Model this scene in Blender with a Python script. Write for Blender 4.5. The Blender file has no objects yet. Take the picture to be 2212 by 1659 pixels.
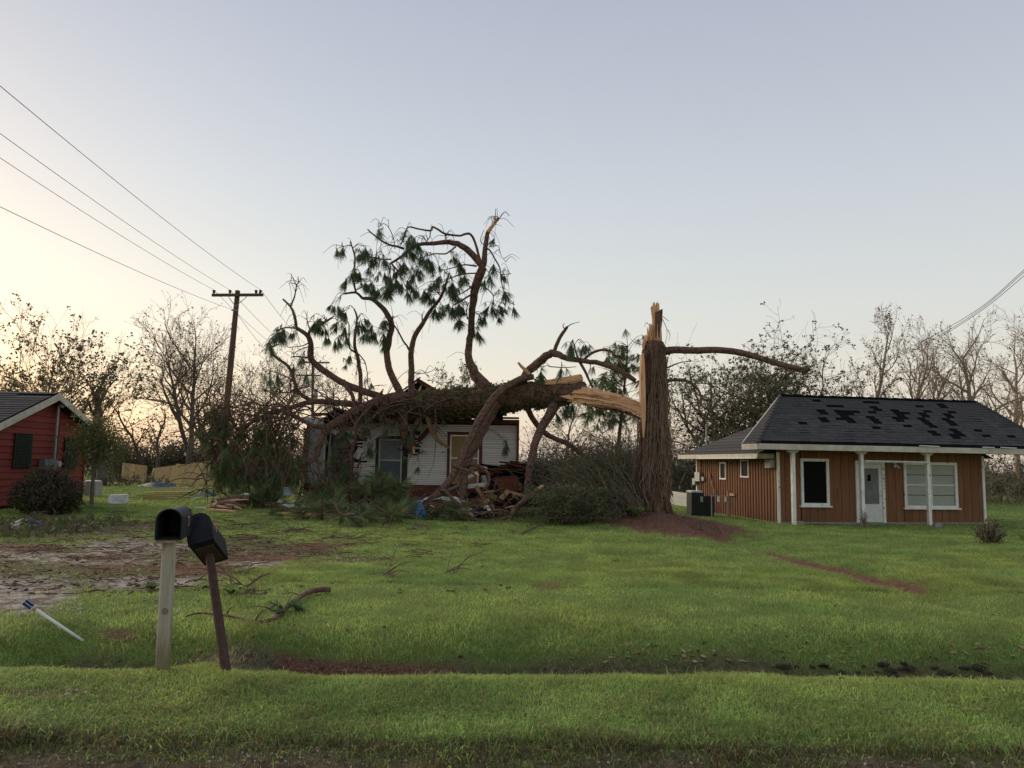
import bpy, bmesh, math, random
import numpy as np
from mathutils import Vector, Matrix, Euler

random.seed(7); np.random.seed(7)
R = math.radians
SC = bpy.context.scene
COL = SC.collection

# ------------------------------------------------------------------ camera
FPX = 1662.0; CX, CY = 1106.0, 829.5            # photo measured at 2212 x 1659
PITCH, ROLL, CAMZ = math.atan((1000.0 - CY) / FPX), R(0.9), 1.64
_F = Vector((0, math.cos(PITCH), math.sin(PITCH)))
_R0 = Vector((1, 0, 0)); _U0 = Vector((0, -math.sin(PITCH), math.cos(PITCH)))
_R = _R0 * math.cos(ROLL) + _U0 * math.sin(ROLL)
_U = -_R0 * math.sin(ROLL) + _U0 * math.cos(ROLL)
CAMP = Vector((0, 0, CAMZ))
cd = bpy.data.cameras.new('camera'); cam = bpy.data.objects.new('camera', cd); COL.objects.link(cam)
cd.sensor_width = 36.0; cd.lens = 36.0 * FPX / 2212.0; cd.clip_start = 0.05; cd.clip_end = 3000
m = Matrix.Identity(4)
for i in range(3):
    m[i][0], m[i][1], m[i][2], m[i][3] = _R[i], _U[i], -_F[i], CAMP[i]
cam.matrix_world = m
SC.camera = cam

# ------------------------------------------------------------------ sky, sun, exposure
SUN_AZ = R(-54)          # left of the view direction
SUN_EL = R(3.6)
w = bpy.data.worlds.new('World'); SC.world = w; w.use_nodes = True
nt = w.node_tree; nt.nodes.clear()
_o = nt.nodes.new('ShaderNodeOutputWorld'); _b = nt.nodes.new('ShaderNodeBackground')
sky = nt.nodes.new('ShaderNodeTexSky'); sky.sky_type = 'NISHITA'; sky.sun_disc = False
sky.sun_elevation = SUN_EL; sky.sun_rotation = SUN_AZ
sky.altitude = 0; sky.air_density = 1.0; sky.dust_density = 2.0; sky.ozone_density = 1.0
_h = nt.nodes.new('ShaderNodeHueSaturation'); _h.inputs['Saturation'].default_value = 1.0
nt.links.new(sky.outputs[0], _h.inputs['Color'])
# pale twilight air: an even fade with height, the same all the way round
_tc = nt.nodes.new('ShaderNodeTexCoord'); _sx = nt.nodes.new('ShaderNodeSeparateXYZ'); nt.links.new(_tc.outputs['Generated'], _sx.inputs[0])
_cr = nt.nodes.new('ShaderNodeValToRGB'); nt.links.new(_sx.outputs['Z'], _cr.inputs[0])
_el = _cr.color_ramp.elements
_stops = [(0.0, (0.62, 0.53, 0.455)), (0.10, (0.60, 0.55, 0.50)), (0.20, (0.55, 0.55, 0.54)), (0.33, (0.475, 0.495, 0.535)), (0.55, (0.35, 0.37, 0.45)), (1.0, (0.35, 0.375, 0.45))]
_el[0].position = 0; _el[0].color = (*_stops[0][1], 1); _el[1].position = 1.0; _el[1].color = (*_stops[-1][1], 1)
for _p, _c in _stops[1:-1]:
    _e = _el.new(_p); _e.color = (*_c, 1)
_m1 = nt.nodes.new('ShaderNodeMix'); _m1.data_type = 'RGBA'; _m1.blend_type = 'ADD'; _m1.inputs[0].default_value = 1.0
_sc1 = nt.nodes.new('ShaderNodeVectorMath'); _sc1.operation = 'SCALE'; _sc1.inputs['Scale'].default_value = 5.7
nt.links.new(_cr.outputs[0], _sc1.inputs[0])
nt.links.new(_sc1.outputs[0], _m1.inputs[6]); _sc2 = nt.nodes.new('ShaderNodeVectorMath'); _sc2.operation = 'SCALE'; _sc2.inputs['Scale'].default_value = 0.46
nt.links.new(_h.outputs[0], _sc2.inputs[0]); nt.links.new(_sc2.outputs[0], _m1.inputs[7])
nt.links.new(_m1.outputs[2], _b.inputs['Color']); _b.inputs['Strength'].default_value = 0.15
nt.links.new(_b.outputs[0], _o.inputs[0])
sl = bpy.data.lights.new('sun', 'SUN'); so = bpy.data.objects.new('sun', sl); COL.objects.link(so)
sl.energy = 3.2; sl.angle = R(50); sl.color = (1.0, 0.82, 0.62)
_sd = Vector((math.sin(SUN_AZ) * math.cos(R(12)), math.cos(SUN_AZ) * math.cos(R(12)), math.sin(R(12))))
so.rotation_euler = _sd.to_track_quat('Z', 'Y').to_euler()
vs = SC.view_settings; vs.view_transform = 'Standard'; vs.look = 'None'; vs.gamma = 1.0
vs.exposure = 0.36; vs.use_curve_mapping = False

# ------------------------------------------------------------------ pixels to places
def ray(u, v):
    return _F + _R * ((u - CX) / FPX) - _U * ((v - CY) / FPX)
def W(u, v, Y):
    d = ray(u, v); return CAMP + d * (Y / d.y)
def PXM(Y): return Y / FPX                       # metres per photo pixel at depth Y
def proj(x, y, z):
    dx, dy, dz = x - CAMP.x, y - CAMP.y, z - CAMP.z
    d = dx * _F.x + dy * _F.y + dz * _F.z
    a = dx * _R.x + dy * _R.y + dz * _R.z; b = dx * _U.x + dy * _U.y + dz * _U.z
    return CX + FPX * a / d, CY - FPX * b / d

# ------------------------------------------------------------------ noise + terrain (numpy friendly)
def _hash(ix, iy, s):
    n = (ix.astype(np.int64) * 374761393 + iy.astype(np.int64) * 668265263 + s * 1442695041) & 0x7fffffff
    n = ((n ^ (n >> 13)) * 1274126177) & 0x7fffffff
    return ((n ^ (n >> 16)) & 0xffff) / 65535.0
def vnoise(x, y, s=0):
    x = np.asarray(x, float); y = np.asarray(y, float)
    ix = np.floor(x); iy = np.floor(y); fx = x - ix; fy = y - iy
    fx = fx * fx * (3 - 2 * fx); fy = fy * fy * (3 - 2 * fy)
    a = _hash(ix, iy, s); b = _hash(ix + 1, iy, s); c = _hash(ix, iy + 1, s); d = _hash(ix + 1, iy + 1, s)
    return (a * (1 - fx) + b * fx) * (1 - fy) + (c * (1 - fx) + d * fx) * fy
def fbm(x, y, s=0, o=4):
    t = 0; a = 0.5; n = 0
    for k in range(o):
        t = t + a * vnoise(x * 2 ** k, y * 2 ** k, s + k * 17); n += a; a *= 0.5
    return t / n
def sstep(a, b, x):
    t = np.clip((np.asarray(x, float) - a) / (b - a), 0, 1); return t * t * (3 - 2 * t)

_PY = [-50, 0, 3.9, 4.5, 5.2, 6.0, 6.3, 12, 18, 28, 40, 60, 400]
_PZ = [-.02, -.05, -.06, -.02, .01, .03, .02, .01, -.04, -.10, -.10, -.05, 0]
TREE = Vector((0, 0, 0))
def gz(x, y):
    x = np.asarray(x, float); y = np.asarray(y, float)
    z = np.interp(y, _PY, _PZ)
    # roadside ditch, filled by the driveway at the left and by the bank round the mailboxes
    yc = 7.0 + 0.10 * np.sin(x * 0.7)
    d = np.exp(-((y - yc) / 0.52) ** 2)
    amp = 0.48 * sstep(-4.6, -3.9, x) * (1 - 0.75 * np.exp(-((x + 2.45) / 0.42) ** 2))
    z = z - d * amp
    # shallow swale on the right lawn
    xc = 5.75 - 0.075 * (y - 9.0)
    z = z - 0.13 * np.exp(-((x - xc) / 0.45) ** 2) * sstep(7.5, 9.5, y) * (1 - sstep(20, 25, y))
    # yard falls to the right, rises a little at the left
    z = z - 0.20 * sstep(3, 11, x) * sstep(14, 26, y)
    z = z + 0.16 * sstep(-1, -6, x) * sstep(16, 26, y)
    # mound round the stump
    z = z + 0.34 * np.exp(-(((x - 4.35) / 1.9) ** 2 + ((y - 22.6) / 2.6) ** 2))
    z = z + 0.05 * (fbm(x * 0.5, y * 0.5, 3) - 0.5) + 0.03 * (fbm(x * 2.2, y * 2.2, 9, 2) - 0.5) * (1 - sstep(30, 60, y))
    return z
def gzf(x, y): return float(gz(np.array([x]), np.array([y]))[0])
def G(u, v, lift=0.0):
    d = ray(u, v); t = 1.0; prev = None
    ts = np.concatenate([np.arange(2, 12, 0.05), np.arange(12, 90, 0.2)]) / d.y
    px = CAMP.x + d.x * ts; py = CAMP.y + d.y * ts; pz = CAMP.z + d.z * ts
    k = np.argmax(pz <= gz(px, py))
    if pz[k] > gz(px[k:k+1], py[k:k+1])[0]: k = len(ts) - 1
    return Vector((px[k], py[k], gzf(px[k], py[k]) + lift))

# ------------------------------------------------------------------ materials
def _set(b, n, v):
    if n in b.inputs: b.inputs[n].default_value = v
MATS = {}
def mat(name, c1, c2=None, scale=6.0, rough=0.8, bump=0.0, bscale=None, stretch=(1, 1, 1), vary=0.0,
        spec=0.25, metal=0.0, trans=0.0, lo=0.35, hi=0.65, c3=None, s3=2.0, t3=0.6, detail=6.0):
    if name in MATS: return MATS[name]
    M = bpy.data.materials.new(name); M.use_nodes = True
    n = M.node_tree; b = n.nodes['Principled BSDF']; out = n.nodes['Material Output']; L = n.links.new
    _set(b, 'Roughness', rough); _set(b, 'Specular IOR Level', spec); _set(b, 'Metallic', metal)
    g = n.nodes.new('ShaderNodeNewGeometry'); oi = n.nodes.new('ShaderNodeObjectInfo')
    mp = n.nodes.new('ShaderNodeVectorMath'); mp.operation = 'MULTIPLY'
    L(g.outputs['Position'], mp.inputs[0]); mp.inputs[1].default_value = stretch
    sc = n.nodes.new('ShaderNodeVectorMath'); sc.operation = 'ADD'
    rr = n.nodes.new('ShaderNodeMath'); rr.operation = 'MULTIPLY'; rr.inputs[1].default_value = 37.0 if vary else 0.0
    L(oi.outputs['Random'], rr.inputs[0]); L(mp.outputs[0], sc.inputs[0]); L(rr.outputs[0], sc.inputs[1])
    col = None
    if c2 is not None:
        nz = n.nodes.new('ShaderNodeTexNoise'); nz.inputs['Scale'].default_value = scale; nz.inputs['Detail'].default_value = detail
        L(sc.outputs[0], nz.inputs['Vector'])
        mr = n.nodes.new('ShaderNodeMapRange'); mr.inputs[1].default_value = lo; mr.inputs[2].default_value = hi
        L(nz.outputs[0], mr.inputs[0])
        mx = n.nodes.new('ShaderNodeMix'); mx.data_type = 'RGBA'
        mx.inputs[6].default_value = (*c1, 1); mx.inputs[7].default_value = (*c2, 1); L(mr.outputs[0], mx.inputs[0])
        col = mx.outputs[2]
        if c3 is not None:
            n3 = n.nodes.new('ShaderNodeTexNoise'); n3.inputs['Scale'].default_value = s3; n3.inputs['Detail'].default_value = 8
            L(sc.outputs[0], n3.inputs['Vector'])
            m3 = n.nodes.new('ShaderNodeMapRange'); m3.inputs[1].default_value = t3; m3.inputs[2].default_value = t3 + 0.06; L(n3.outputs[0], m3.inputs[0])
            x3 = n.nodes.new('ShaderNodeMix'); x3.data_type = 'RGBA'; L(col, x3.inputs[6]); x3.inputs[7].default_value = (*c3, 1); L(m3.outputs[0], x3.inputs[0])
            col = x3.outputs[2]
    else:
        rgb = n.nodes.new('ShaderNodeRGB'); rgb.outputs[0].default_value = (*c1, 1); col = rgb.outputs[0]
    if vary:
        hv = n.nodes.new('ShaderNodeHueSaturation'); mv = n.nodes.new('ShaderNodeMapRange')
        mv.inputs[3].default_value = 1 - vary; mv.inputs[4].default_value = 1 + vary
        L(oi.outputs['Random'], mv.inputs[0]); L(mv.outputs[0], hv.inputs['Value']); L(col, hv.inputs['Color']); col = hv.outputs[0]
    L(col, b.inputs['Base Color'])
    if bump:
        nb = n.nodes.new('ShaderNodeTexNoise'); nb.inputs['Scale'].default_value = bscale or scale * 2; nb.inputs['Detail'].default_value = 8
        L(sc.outputs[0], nb.inputs['Vector'])
        bp = n.nodes.new('ShaderNodeBump'); bp.inputs['Strength'].default_value = 1.0; bp.inputs['Distance'].default_value = bump
        L(nb.outputs[0], bp.inputs['Height']); L(bp.outputs[0], b.inputs['Normal'])
    if trans:
        tr = n.nodes.new('ShaderNodeBsdfTranslucent'); L(col, tr.inputs['Color'])
        ms = n.nodes.new('ShaderNodeMixShader'); ms.inputs[0].default_value = trans
        L(b.outputs[0], ms.inputs[1]); L(tr.outputs[0], ms.inputs[2]); L(ms.outputs[0], out.inputs[0])
    MATS[name] = M
    return M

# ------------------------------------------------------------------ mesh building
class MB:
    def __init__(s): s.v = []; s.f = []
    def add(s, vs, fs):
        n = len(s.v); s.v.extend([tuple(p) for p in vs]); s.f.extend([tuple(i + n for i in f) for f in fs])
    def box(s, c, size, rot=None):
        hx, hy, hz = size[0] / 2, size[1] / 2, size[2] / 2
        vs = [Vector((x * hx, y * hy, z * hz)) for z in (-1, 1) for y in (-1, 1) for x in (-1, 1)]
        if rot is not None:
            M = rot if isinstance(rot, Matrix) else Euler(rot).to_matrix()
            vs = [M @ p for p in vs]
        c = Vector(c); s.add([p + c for p in vs], [(0, 2, 3, 1), (4, 5, 7, 6), (0, 1, 5, 4), (1, 3, 7, 5), (3, 2, 6, 7), (2, 0, 4, 6)])
    def prism(s, poly, d):       # polygon (3d points) pushed by vector d
        n = len(poly); d = Vector(d); p = [Vector(q) for q in poly]
        s.add(p + [q + d for q in p], [tuple(range(n))[::-1], tuple(range(n, 2 * n))] + [(i, (i + 1) % n, n + (i + 1) % n, n + i) for i in range(n)])
    def tube(s, pts, rad, sides=6, cap=True, rough=0.0, rnd=None, flat=None):
        pts = [Vector(p) for p in pts]; n = len(pts)
        if not hasattr(rad, '__len__'): rad = [rad] * n
        rnd = rnd or random
        t = (pts[1] - pts[0]).normalized()
        a = t.orthogonal().normalized(); base = len(s.v)
        for i in range(n):
            if i == 0: t2 = (pts[1] - pts[0])
            elif i == n - 1: t2 = (pts[-1] - pts[-2])
            else: t2 = (pts[i + 1] - pts[i - 1])
            if t2.length < 1e-9: t2 = t
            t2 = t2.normalized()
            a = (a - t2 * a.dot(t2))
            a = a.normalized() if a.length > 1e-6 else t2.orthogonal().normalized()
            b = t2.cross(a); t = t2
            for k in range(sides):
                th = 2 * math.pi * k / sides
                r = rad[i] * (1 + (rnd.uniform(-rough, rough) if rough else 0))
                s.v.append(tuple(pts[i] + a * (math.cos(th) * r) + b * (math.sin(th) * r)))
        for i in range(n - 1):
            for k in range(sides):
                k2 = (k + 1) % sides
                s.f.append((base + i * sides + k, base + i * sides + k2, base + (i + 1) * sides + k2, base + (i + 1) * sides + k))
        if cap:
            s.f.append(tuple(base + k for k in range(sides))[::-1]); s.f.append(tuple(base + (n - 1) * sides + k for k in range(sides)))
    def mesh(s, name, material, off=None, smooth=False):
        me = bpy.data.meshes.new(name)
        v = s.v if off is None else [(p[0] - off[0], p[1] - off[1], p[2] - off[2]) for p in s.v]
        me.from_pydata(v, [], s.f)
        me.materials.append(material)
        if smooth: me.polygons.foreach_set('use_smooth', [True] * len(me.polygons))
        return me
    def build(s, name, material, parent=None, off=None, smooth=False):
        o = bpy.data.objects.new(name, s.mesh(name, material, off, smooth)); COL.objects.link(o)
        if parent is not None: o.parent = parent
        return o

def tag(o, label=None, cat=None, group=None, kind=None):
    if label: o['label'] = label
    if cat: o['category'] = cat
    if group: o['group'] = group
    if kind: o['kind'] = kind
    return o
def thing(name, label, cat, loc=(0, 0, 0), rotz=0.0, group=None):
    o = bpy.data.objects.new(name, None); COL.objects.link(o); o.location = loc; o.rotation_euler = (0, 0, rotz)
    o.empty_display_size = 0.2
    return tag(o, label, cat, group)
_CUBES = {}
def cube(name, parent, c, size, material, rot=None):
    if material.name not in _CUBES:
        b = MB(); b.box((0, 0, 0), (1, 1, 1)); _CUBES[material.name] = b.mesh('unit_' + material.name, material)
    o = bpy.data.objects.new(name, _CUBES[material.name]); COL.objects.link(o); o.parent = parent
    o.location = c; o.scale = size
    if rot is not None: o.rotation_euler = rot
    return o
def catmull(pts, n=6):
    pts = [Vector(p) for p in pts]
    if len(pts) < 3: 
        return [pts[0].lerp(pts[-1], i / n) for i in range(n + 1)]
    P = [pts[0] * 2 - pts[1]] + pts + [pts[-1] * 2 - pts[-2]]; out = []
    for i in range(1, len(P) - 2):
        a, b, c, d = P[i - 1], P[i], P[i + 1], P[i + 2]
        for k in range(n):
            t = k / n
            out.append(0.5 * ((2 * b) + (c - a) * t + (2 * a - 5 * b + 4 * c - d) * t * t + (3 * b - a - 3 * c + d) * t ** 3))
    out.append(pts[-1]); return out
def lerplist(vals, n):
    return [float(x) for x in np.interp(np.linspace(0, len(vals) - 1, n), range(len(vals)), vals)]
# ------------------------------------------------------------------ ground cover masks (from places on the ground)
def _ell(u, v, cu, cv, ru, rv, n):
    d = np.sqrt(((u - cu) / ru) ** 2 + ((v - cv) / rv) ** 2)
    return 1 - sstep(0.75, 1.25, d + (n - 0.5) * 0.9)
def _seg(x, y, ax, ay, bx, by, wd):
    t = np.clip(((x - ax) * (bx - ax) + (y - ay) * (by - ay)) / ((bx - ax) ** 2 + (by - ay) ** 2), 0, 1)
    return np.exp(-(((x - ax - t * (bx - ax)) ** 2 + (y - ay - t * (by - ay)) ** 2) / wd ** 2))
def cover(x, y):
    z = gz(x, y); ys = np.maximum(y, 2.0)
    u, v = proj(x, ys, z)
    n = fbm(x * 1.3, y * 1.3, 21); n2 = fbm(x * 4.0, y * 4.0, 31, 3)
    gravel = np.zeros_like(x); straw = np.zeros_like(x); dirt = np.zeros_like(x)
    for e in ((275, 1183, 125, 22), (50, 1200, 140, 12), (330, 1257, 130, 14), (40, 1290, 120, 42), (-150, 1290, 200, 70), (560, 1218, 60, 10), (210, 1212, 160, 10)):
        gravel = np.maximum(gravel, _ell(u, v, *e, n))
    gravel = gravel * sstep(0.30, 0.52, n2 + 0.22 * gravel)
    for e in ((200, 1222, 420, 52), (470, 1190, 150, 26), (120, 1150, 190, 16), (640, 1195, 120, 12), (340, 1140, 130, 12), (760, 1210, 90, 6)):
        dirt = np.maximum(dirt, 0.85 * _ell(u, v, *e, n))
    for e in ((420, 1233, 95, 14), (560, 1205, 90, 9), (250, 1372, 40, 12), (60, 1185, 80, 6), (250, 1225, 70, 6), (240, 1205, 60, 5), (690, 1180, 80, 6)):
        straw = np.maximum(straw, _ell(u, v, *e, n2))
    for e in ((1190, 1268, 40, 6),):
        straw = np.maximum(straw, 0.6 * _ell(u, v, *e, n2))
    # mulch round the stump
    mul = np.exp(-(((x - 4.42) / 1.85) ** 2 + ((y - 20.9) / 2.9) ** 2))
    straw = np.maximum(straw, sstep(0.33, 0.52, mul + 0.55 * (n2 - 0.5)))
    # straw in the swale
    sw = _seg(x, y, 5.05, 15.9, 5.55, 11.2, 0.46)
    straw = np.maximum(straw, sstep(0.35, 0.65, sw + 0.7 * (n2 - 0.5)))
    # ditch bottom
    yc = 7.05 + 0.10 * np.sin(x * 0.7)
    dt = np.exp(-((y - yc) / 0.42) ** 2) * sstep(-4.4, -3.9, x)
    straw = np.maximum(straw, sstep(0.45, 0.75, _seg(x, y, -2.1, 7.28, -0.5, 7.26, 0.11) + 0.8 * (n2 - 0.5)))
    dirt = np.maximum(dirt, 0.92 * sstep(0.25, 0.7, dt + 0.5 * (n - 0.5)))
    # road edge
    e = 1 - sstep(4.34, 4.85, y + 0.55 * (n - 0.5) + 0.3 * (n2 - 0.5))
    dirt = np.maximum(dirt, e)
    # worn strip with white stones
    dirt = np.maximum(dirt, 0.7 * _ell(u, v, 40, 1500, 170, 9, n2))
    return gravel, np.clip(straw, 0, 1), np.clip(dirt, 0, 1)

def axis(segs):
    out = []
    for a, b, st in segs: out.extend(list(np.arange(a, b - 1e-6, st)))
    out.append(segs[-1][1]); return np.array(out)
gx = axis([(-400, -80, 40), (-80, -30, 5), (-30, -14, 0.6), (-14, 14, 0.16), (14, 30, 0.6), (30, 80, 5), (80, 400, 40)])
gy = axis([(-60, -4, 8), (-4, 3, 0.8), (3, 9.5, 0.09), (9.5, 18, 0.16), (18, 34, 0.4), (34, 80, 2.5), (80, 200, 15), (200, 1200, 100)])
XX, YY = np.meshgrid(gx, gy); ZZ = gz(XX, YY)
nx, ny = len(gx), len(gy)
idx = np.arange(nx * ny).reshape(ny, nx)
faces = np.stack([idx[:-1, :-1], idx[:-1, 1:], idx[1:, 1:], idx[1:, :-1]], -1).reshape(-1, 4)
me = bpy.data.meshes.new('ground')
me.vertices.add(nx * ny); me.vertices.foreach_set('co', np.stack([XX, YY, ZZ], -1).ravel())
me.loops.add(faces.size); me.loops.foreach_set('vertex_index', faces.ravel())
me.polygons.add(len(faces)); me.polygons.foreach_set('loop_start', np.arange(0, faces.size, 4)); me.polygons.foreach_set('loop_total', np.full(len(faces), 4))
me.polygons.foreach_set('use_smooth', np.ones(len(faces), bool))
me.update(calc_edges=True)
_g, _s, _d = cover(XX.ravel(), YY.ravel())
for nm, arr in (('gravel', _g), ('straw', _s), ('dirt', _d)):
    at = me.attributes.new(nm, 'FLOAT', 'POINT'); at.data.foreach_set('value', arr.astype(np.float32))
gm = bpy.data.materials.new('ground'); gm.use_nodes = True
n = gm.node_tree; b = n.nodes['Principled BSDF']; L = n.links.new
_set(b, 'Roughness', 0.95); _set(b, 'Specular IOR Level', 0.1)
geo = n.nodes.new('ShaderNodeNewGeometry')
def nz(scale, detail=6):
    t = n.nodes.new('ShaderNodeTexNoise'); t.inputs['Scale'].default_value = scale; t.inputs['Detail'].default_value = detail
    L(geo.outputs['Position'], t.inputs['Vector']); return t.outputs[0]
def mixc(f, a, bcol):
    x = n.nodes.new('ShaderNodeMix'); x.data_type = 'RGBA'
    if isinstance(f, float): x.inputs[0].default_value = f
    else: L(f, x.inputs[0])
    for k, c in ((6, a), (7, bcol)):
        if isinstance(c, tuple): x.inputs[k].default_value = (*c, 1)
        else: L(c, x.inputs[k])
    return x.outputs[2]
def mrange(f, lo, hi):
    t = n.nodes.new('ShaderNodeMapRange'); t.inputs[1].default_value = lo; t.inputs[2].default_value = hi; L(f, t.inputs[0]); return t.outputs[0]
def att(nm):
    t = n.nodes.new('ShaderNodeAttribute'); t.attribute_name = nm; return t.outputs['Fac']
turf = mixc(mrange(nz(1.1), .35, .65), (0.13, 0.20, 0.05), (0.18, 0.25, 0.065))
turf = mixc(mrange(nz(60), .55, .7), turf, (0.07, 0.08, 0.03))
dirtc = mixc(mrange(nz(14), .4, .6), (0.055, 0.042, 0.028), (0.115, 0.085, 0.055))
dirtc = mixc(mrange(nz(70), .6, .68), dirtc, (0.20, 0.17, 0.13))
strawc = mixc(mrange(nz(45), .4, .6), (0.105, 0.052, 0.034), (0.20, 0.11, 0.072))
vor = n.nodes.new('ShaderNodeTexVoronoi'); vor.inputs['Scale'].default_value = 28; L(geo.outputs['Position'], vor.inputs['Vector'])
bw = n.nodes.new('ShaderNodeRGBToBW'); L(vor.outputs['Color'], bw.inputs[0])
gravc = mixc(bw.outputs[0], (0.25, 0.225, 0.19), (0.46, 0.42, 0.37))
gravc = mixc(mrange(nz(5), .44, .58), gravc, (0.15, 0.115, 0.08))
c = mixc(att('dirt'), turf, dirtc); c = mixc(att('gravel'), c, gravc); c = mixc(att('straw'), c, strawc)
L(c, b.inputs['Base Color'])
bp = n.nodes.new('ShaderNodeBump'); bp.inputs['Distance'].default_value = 0.03; bp.inputs['Strength'].default_value = 0.9
L(nz(38, 8), bp.inputs['Height']); L(bp.outputs[0], b.inputs['Normal'])
me.materials.append(gm)
ground = bpy.data.objects.new('ground', me); COL.objects.link(ground); ground['kind'] = 'structure'

# ------------------------------------------------------------------ grass
def blades(name, x, y, h, wd, col, lean, segs, material):
    n_ = len(x); z = gz(x, y)
    th = np.random.rand(n_) * 2 * np.pi; ld = np.random.rand(n_) * 2 * np.pi
    ln = h * lean * (0.3 + np.random.rand(n_))
    ax, ay = np.cos(th) * wd / 2, np.sin(th) * wd / 2
    lx, ly = np.cos(ld) * ln, np.sin(ld) * ln
    if segs == 1:
        V = np.stack([np.stack([x - ax, y - ay, z - .01], -1), np.stack([x + ax, y + ay, z - .01], -1), np.stack([x + lx, y + ly, z + h], -1)], 1)
        k = 3; F = np.arange(3)[None, :]
    else:
        mx, my, mz = x + lx * .35, y + ly * .35, z + h * .62
        V = np.stack([np.stack([x - ax, y - ay, z - .01], -1), np.stack([x + ax, y + ay, z - .01], -1),
                      np.stack([mx + ax * .8, my + ay * .8, mz], -1), np.stack([mx - ax * .8, my - ay * .8, mz], -1),
                      np.stack([x + lx, y + ly, z + h * (1 - .25 * lean)], -1)], 1)
        k = 5; F = np.array([[0, 1, 2], [0, 2, 3], [3, 2, 4]])
    nf = len(F)
    V = V.reshape(-1, 3)
    FF = (np.arange(n_)[:, None, None] * k + F[None]).reshape(-1)
    me = bpy.data.meshes.new(name)
    me.vertices.add(len(V)); me.vertices.foreach_set('co', V.astype(np.float32).ravel())
    me.loops.add(len(FF)); me.loops.foreach_set('vertex_index', FF.astype(np.int32))
    me.polygons.add(n_ * nf); me.polygons.foreach_set('loop_start', np.arange(0, n_ * nf * 3, 3)); me.polygons.foreach_set('loop_total', np.full(n_ * nf, 3))
    me.update(calc_edges=True)
    ca = me.color_attributes.new('tint', 'FLOAT_COLOR', 'POINT')
    cc = np.concatenate([col, np.ones((n_, 1))], 1); cc = np.repeat(cc, k, 0)
    ca.data.foreach_set('color', cc.astype(np.float32).ravel())
    me.materials.append(material)
    o = bpy.data.objects.new(name, me); COL.objects.link(o); return o
gmat = bpy.data.materials.new('grass_blades'); gmat.use_nodes = True
n = gmat.node_tree; b = n.nodes['Principled BSDF']; L = n.links.new
_set(b, 'Roughness', 0.6); _set(b, 'Specular IOR Level', 0.25)
a_ = n.nodes.new('ShaderNodeAttribute'); a_.attribute_name = 'tint'; L(a_.outputs['Color'], b.inputs['Base Color'])
tr = n.nodes.new('ShaderNodeBsdfTranslucent'); L(a_.outputs['Color'], tr.inputs['Color'])
ms = n.nodes.new('ShaderNodeMixShader'); ms.inputs[0].default_value = 0.5
L(b.outputs[0], ms.inputs[1]); L(tr.outputs[0], ms.inputs[2]); L(ms.outputs[0], n.nodes['Material Output'].inputs[0])

def sow(N, y0, y1, power):
    # spread so that the density falls with distance
    t = np.random.rand(N)
    y = (y0 ** (1 - power) + t * (y1 ** (1 - power) - y0 ** (1 - power))) ** (1 / (1 - power))
    x = (np.random.rand(N) - 0.5) * 2 * (0.74 * y + 1.2)
    return x, y
def dress(x, y, seed):
    g, s, d = cover(x, y)
    bare = np.maximum(np.maximum(g, s), d)
    patch = fbm(x * 0.9, y * 0.9, 51); fine = fbm(x * 5, y * 5, 61, 3)
    keep = np.random.rand(len(x)) > np.clip(bare * 0.93, 0, 0.95) + 0.0
    # keep clear of the buildings
    inside = ((x > -7.6) & (x < 0.4) & (y > 27.4) & (y < 36)) | ((x < -14.8) & (y > 19.5) & (y < 27.6))
    lx = (x - 9.1) * 0.985 + (y - 26.6) * 0.174; ly = -(x - 9.1) * 0.174 + (y - 26.6) * 0.985
    inside |= (lx > -0.05) & (lx < 8.2) & (ly > -0.05) & (ly < 7)
    keep &= ~inside
    x, y, patch, fine, bare = x[keep], y[keep], patch[keep], fine[keep], bare[keep]
    N = len(x); r = np.random.rand(N, 1)
    pt = np.clip((patch - 0.3) / 0.4, 0, 1)[:, None]
    c = np.array([[0.245, 0.345, 0.098]]) * (1 - pt) + np.array([[0.345, 0.435, 0.125]]) * pt
    c = c * (0.65 + 0.75 * r)
    mid = np.clip((fbm(x * 2.6, y * 2.6, 71, 3) - 0.35) / 0.3, 0, 1)[:, None]; c = c * (0.82 + 0.36 * mid)
    yl = np.clip((fbm(x * .35, y * .35, 73, 3) - 0.4) / 0.25, 0, 1)[:, None]; c = c * (np.array([[0.94, 1.0, 1.0]]) * (1 - yl) + np.array([[1.06, 1.02, 0.96]]) * yl)
    dead = (np.random.rand(N) < 0.06 + 0.55 * bare + 0.14 * (fine > 0.57) + 0.35 * np.clip(fbm(x * .55, y * .9, 95, 3) - 0.57, 0, 1))
    c[dead] = np.array([0.28, 0.22, 0.11]) * (0.6 + 0.7 * r[dead])
    yb = (y < 4.75) & (np.random.rand(N) < 0.6)
    c[yb] = np.array([0.15, 0.115, 0.065]) * (0.5 + 0.8 * r[yb])
    crest = np.exp(-((y - 6.15) / 0.30) ** 2)[:, None]
    c = c * (1 - 0.25 * crest) + np.array([[0.44, 0.48, 0.12]]) * 0.3 * crest
    h = 0.022 + 0.026 * np.random.rand(N) + 0.07 * np.clip(fine - 0.5, 0, 1) * np.random.rand(N)
    h = h * (1 + 0.9 * np.clip(fbm(x * 1.7, y * 1.7, 91, 3) - 0.52, 0, 1) * 4)
    dit = np.exp(-((y - 7.3) / 0.5) ** 2); h = h * (1 + 0.7 * dit)
    vg = (y < 5.0) & (np.random.rand(N) < 0.35); h[vg] *= 1.9
    tall = np.random.rand(N) < 0.010; h[tall] *= 2.0
    h[bare > 0.5] *= 0.7
    return x, y, h, c
x, y = sow(330000, 3.75, 11.0, 1.7); x, y, h, c = dress(x, y, 1)
o = blades('lawn_grass_near', x, y, h, 0.0045 + 0.0035 * np.random.rand(len(x)), c, 1.45, 2, gmat)
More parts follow.
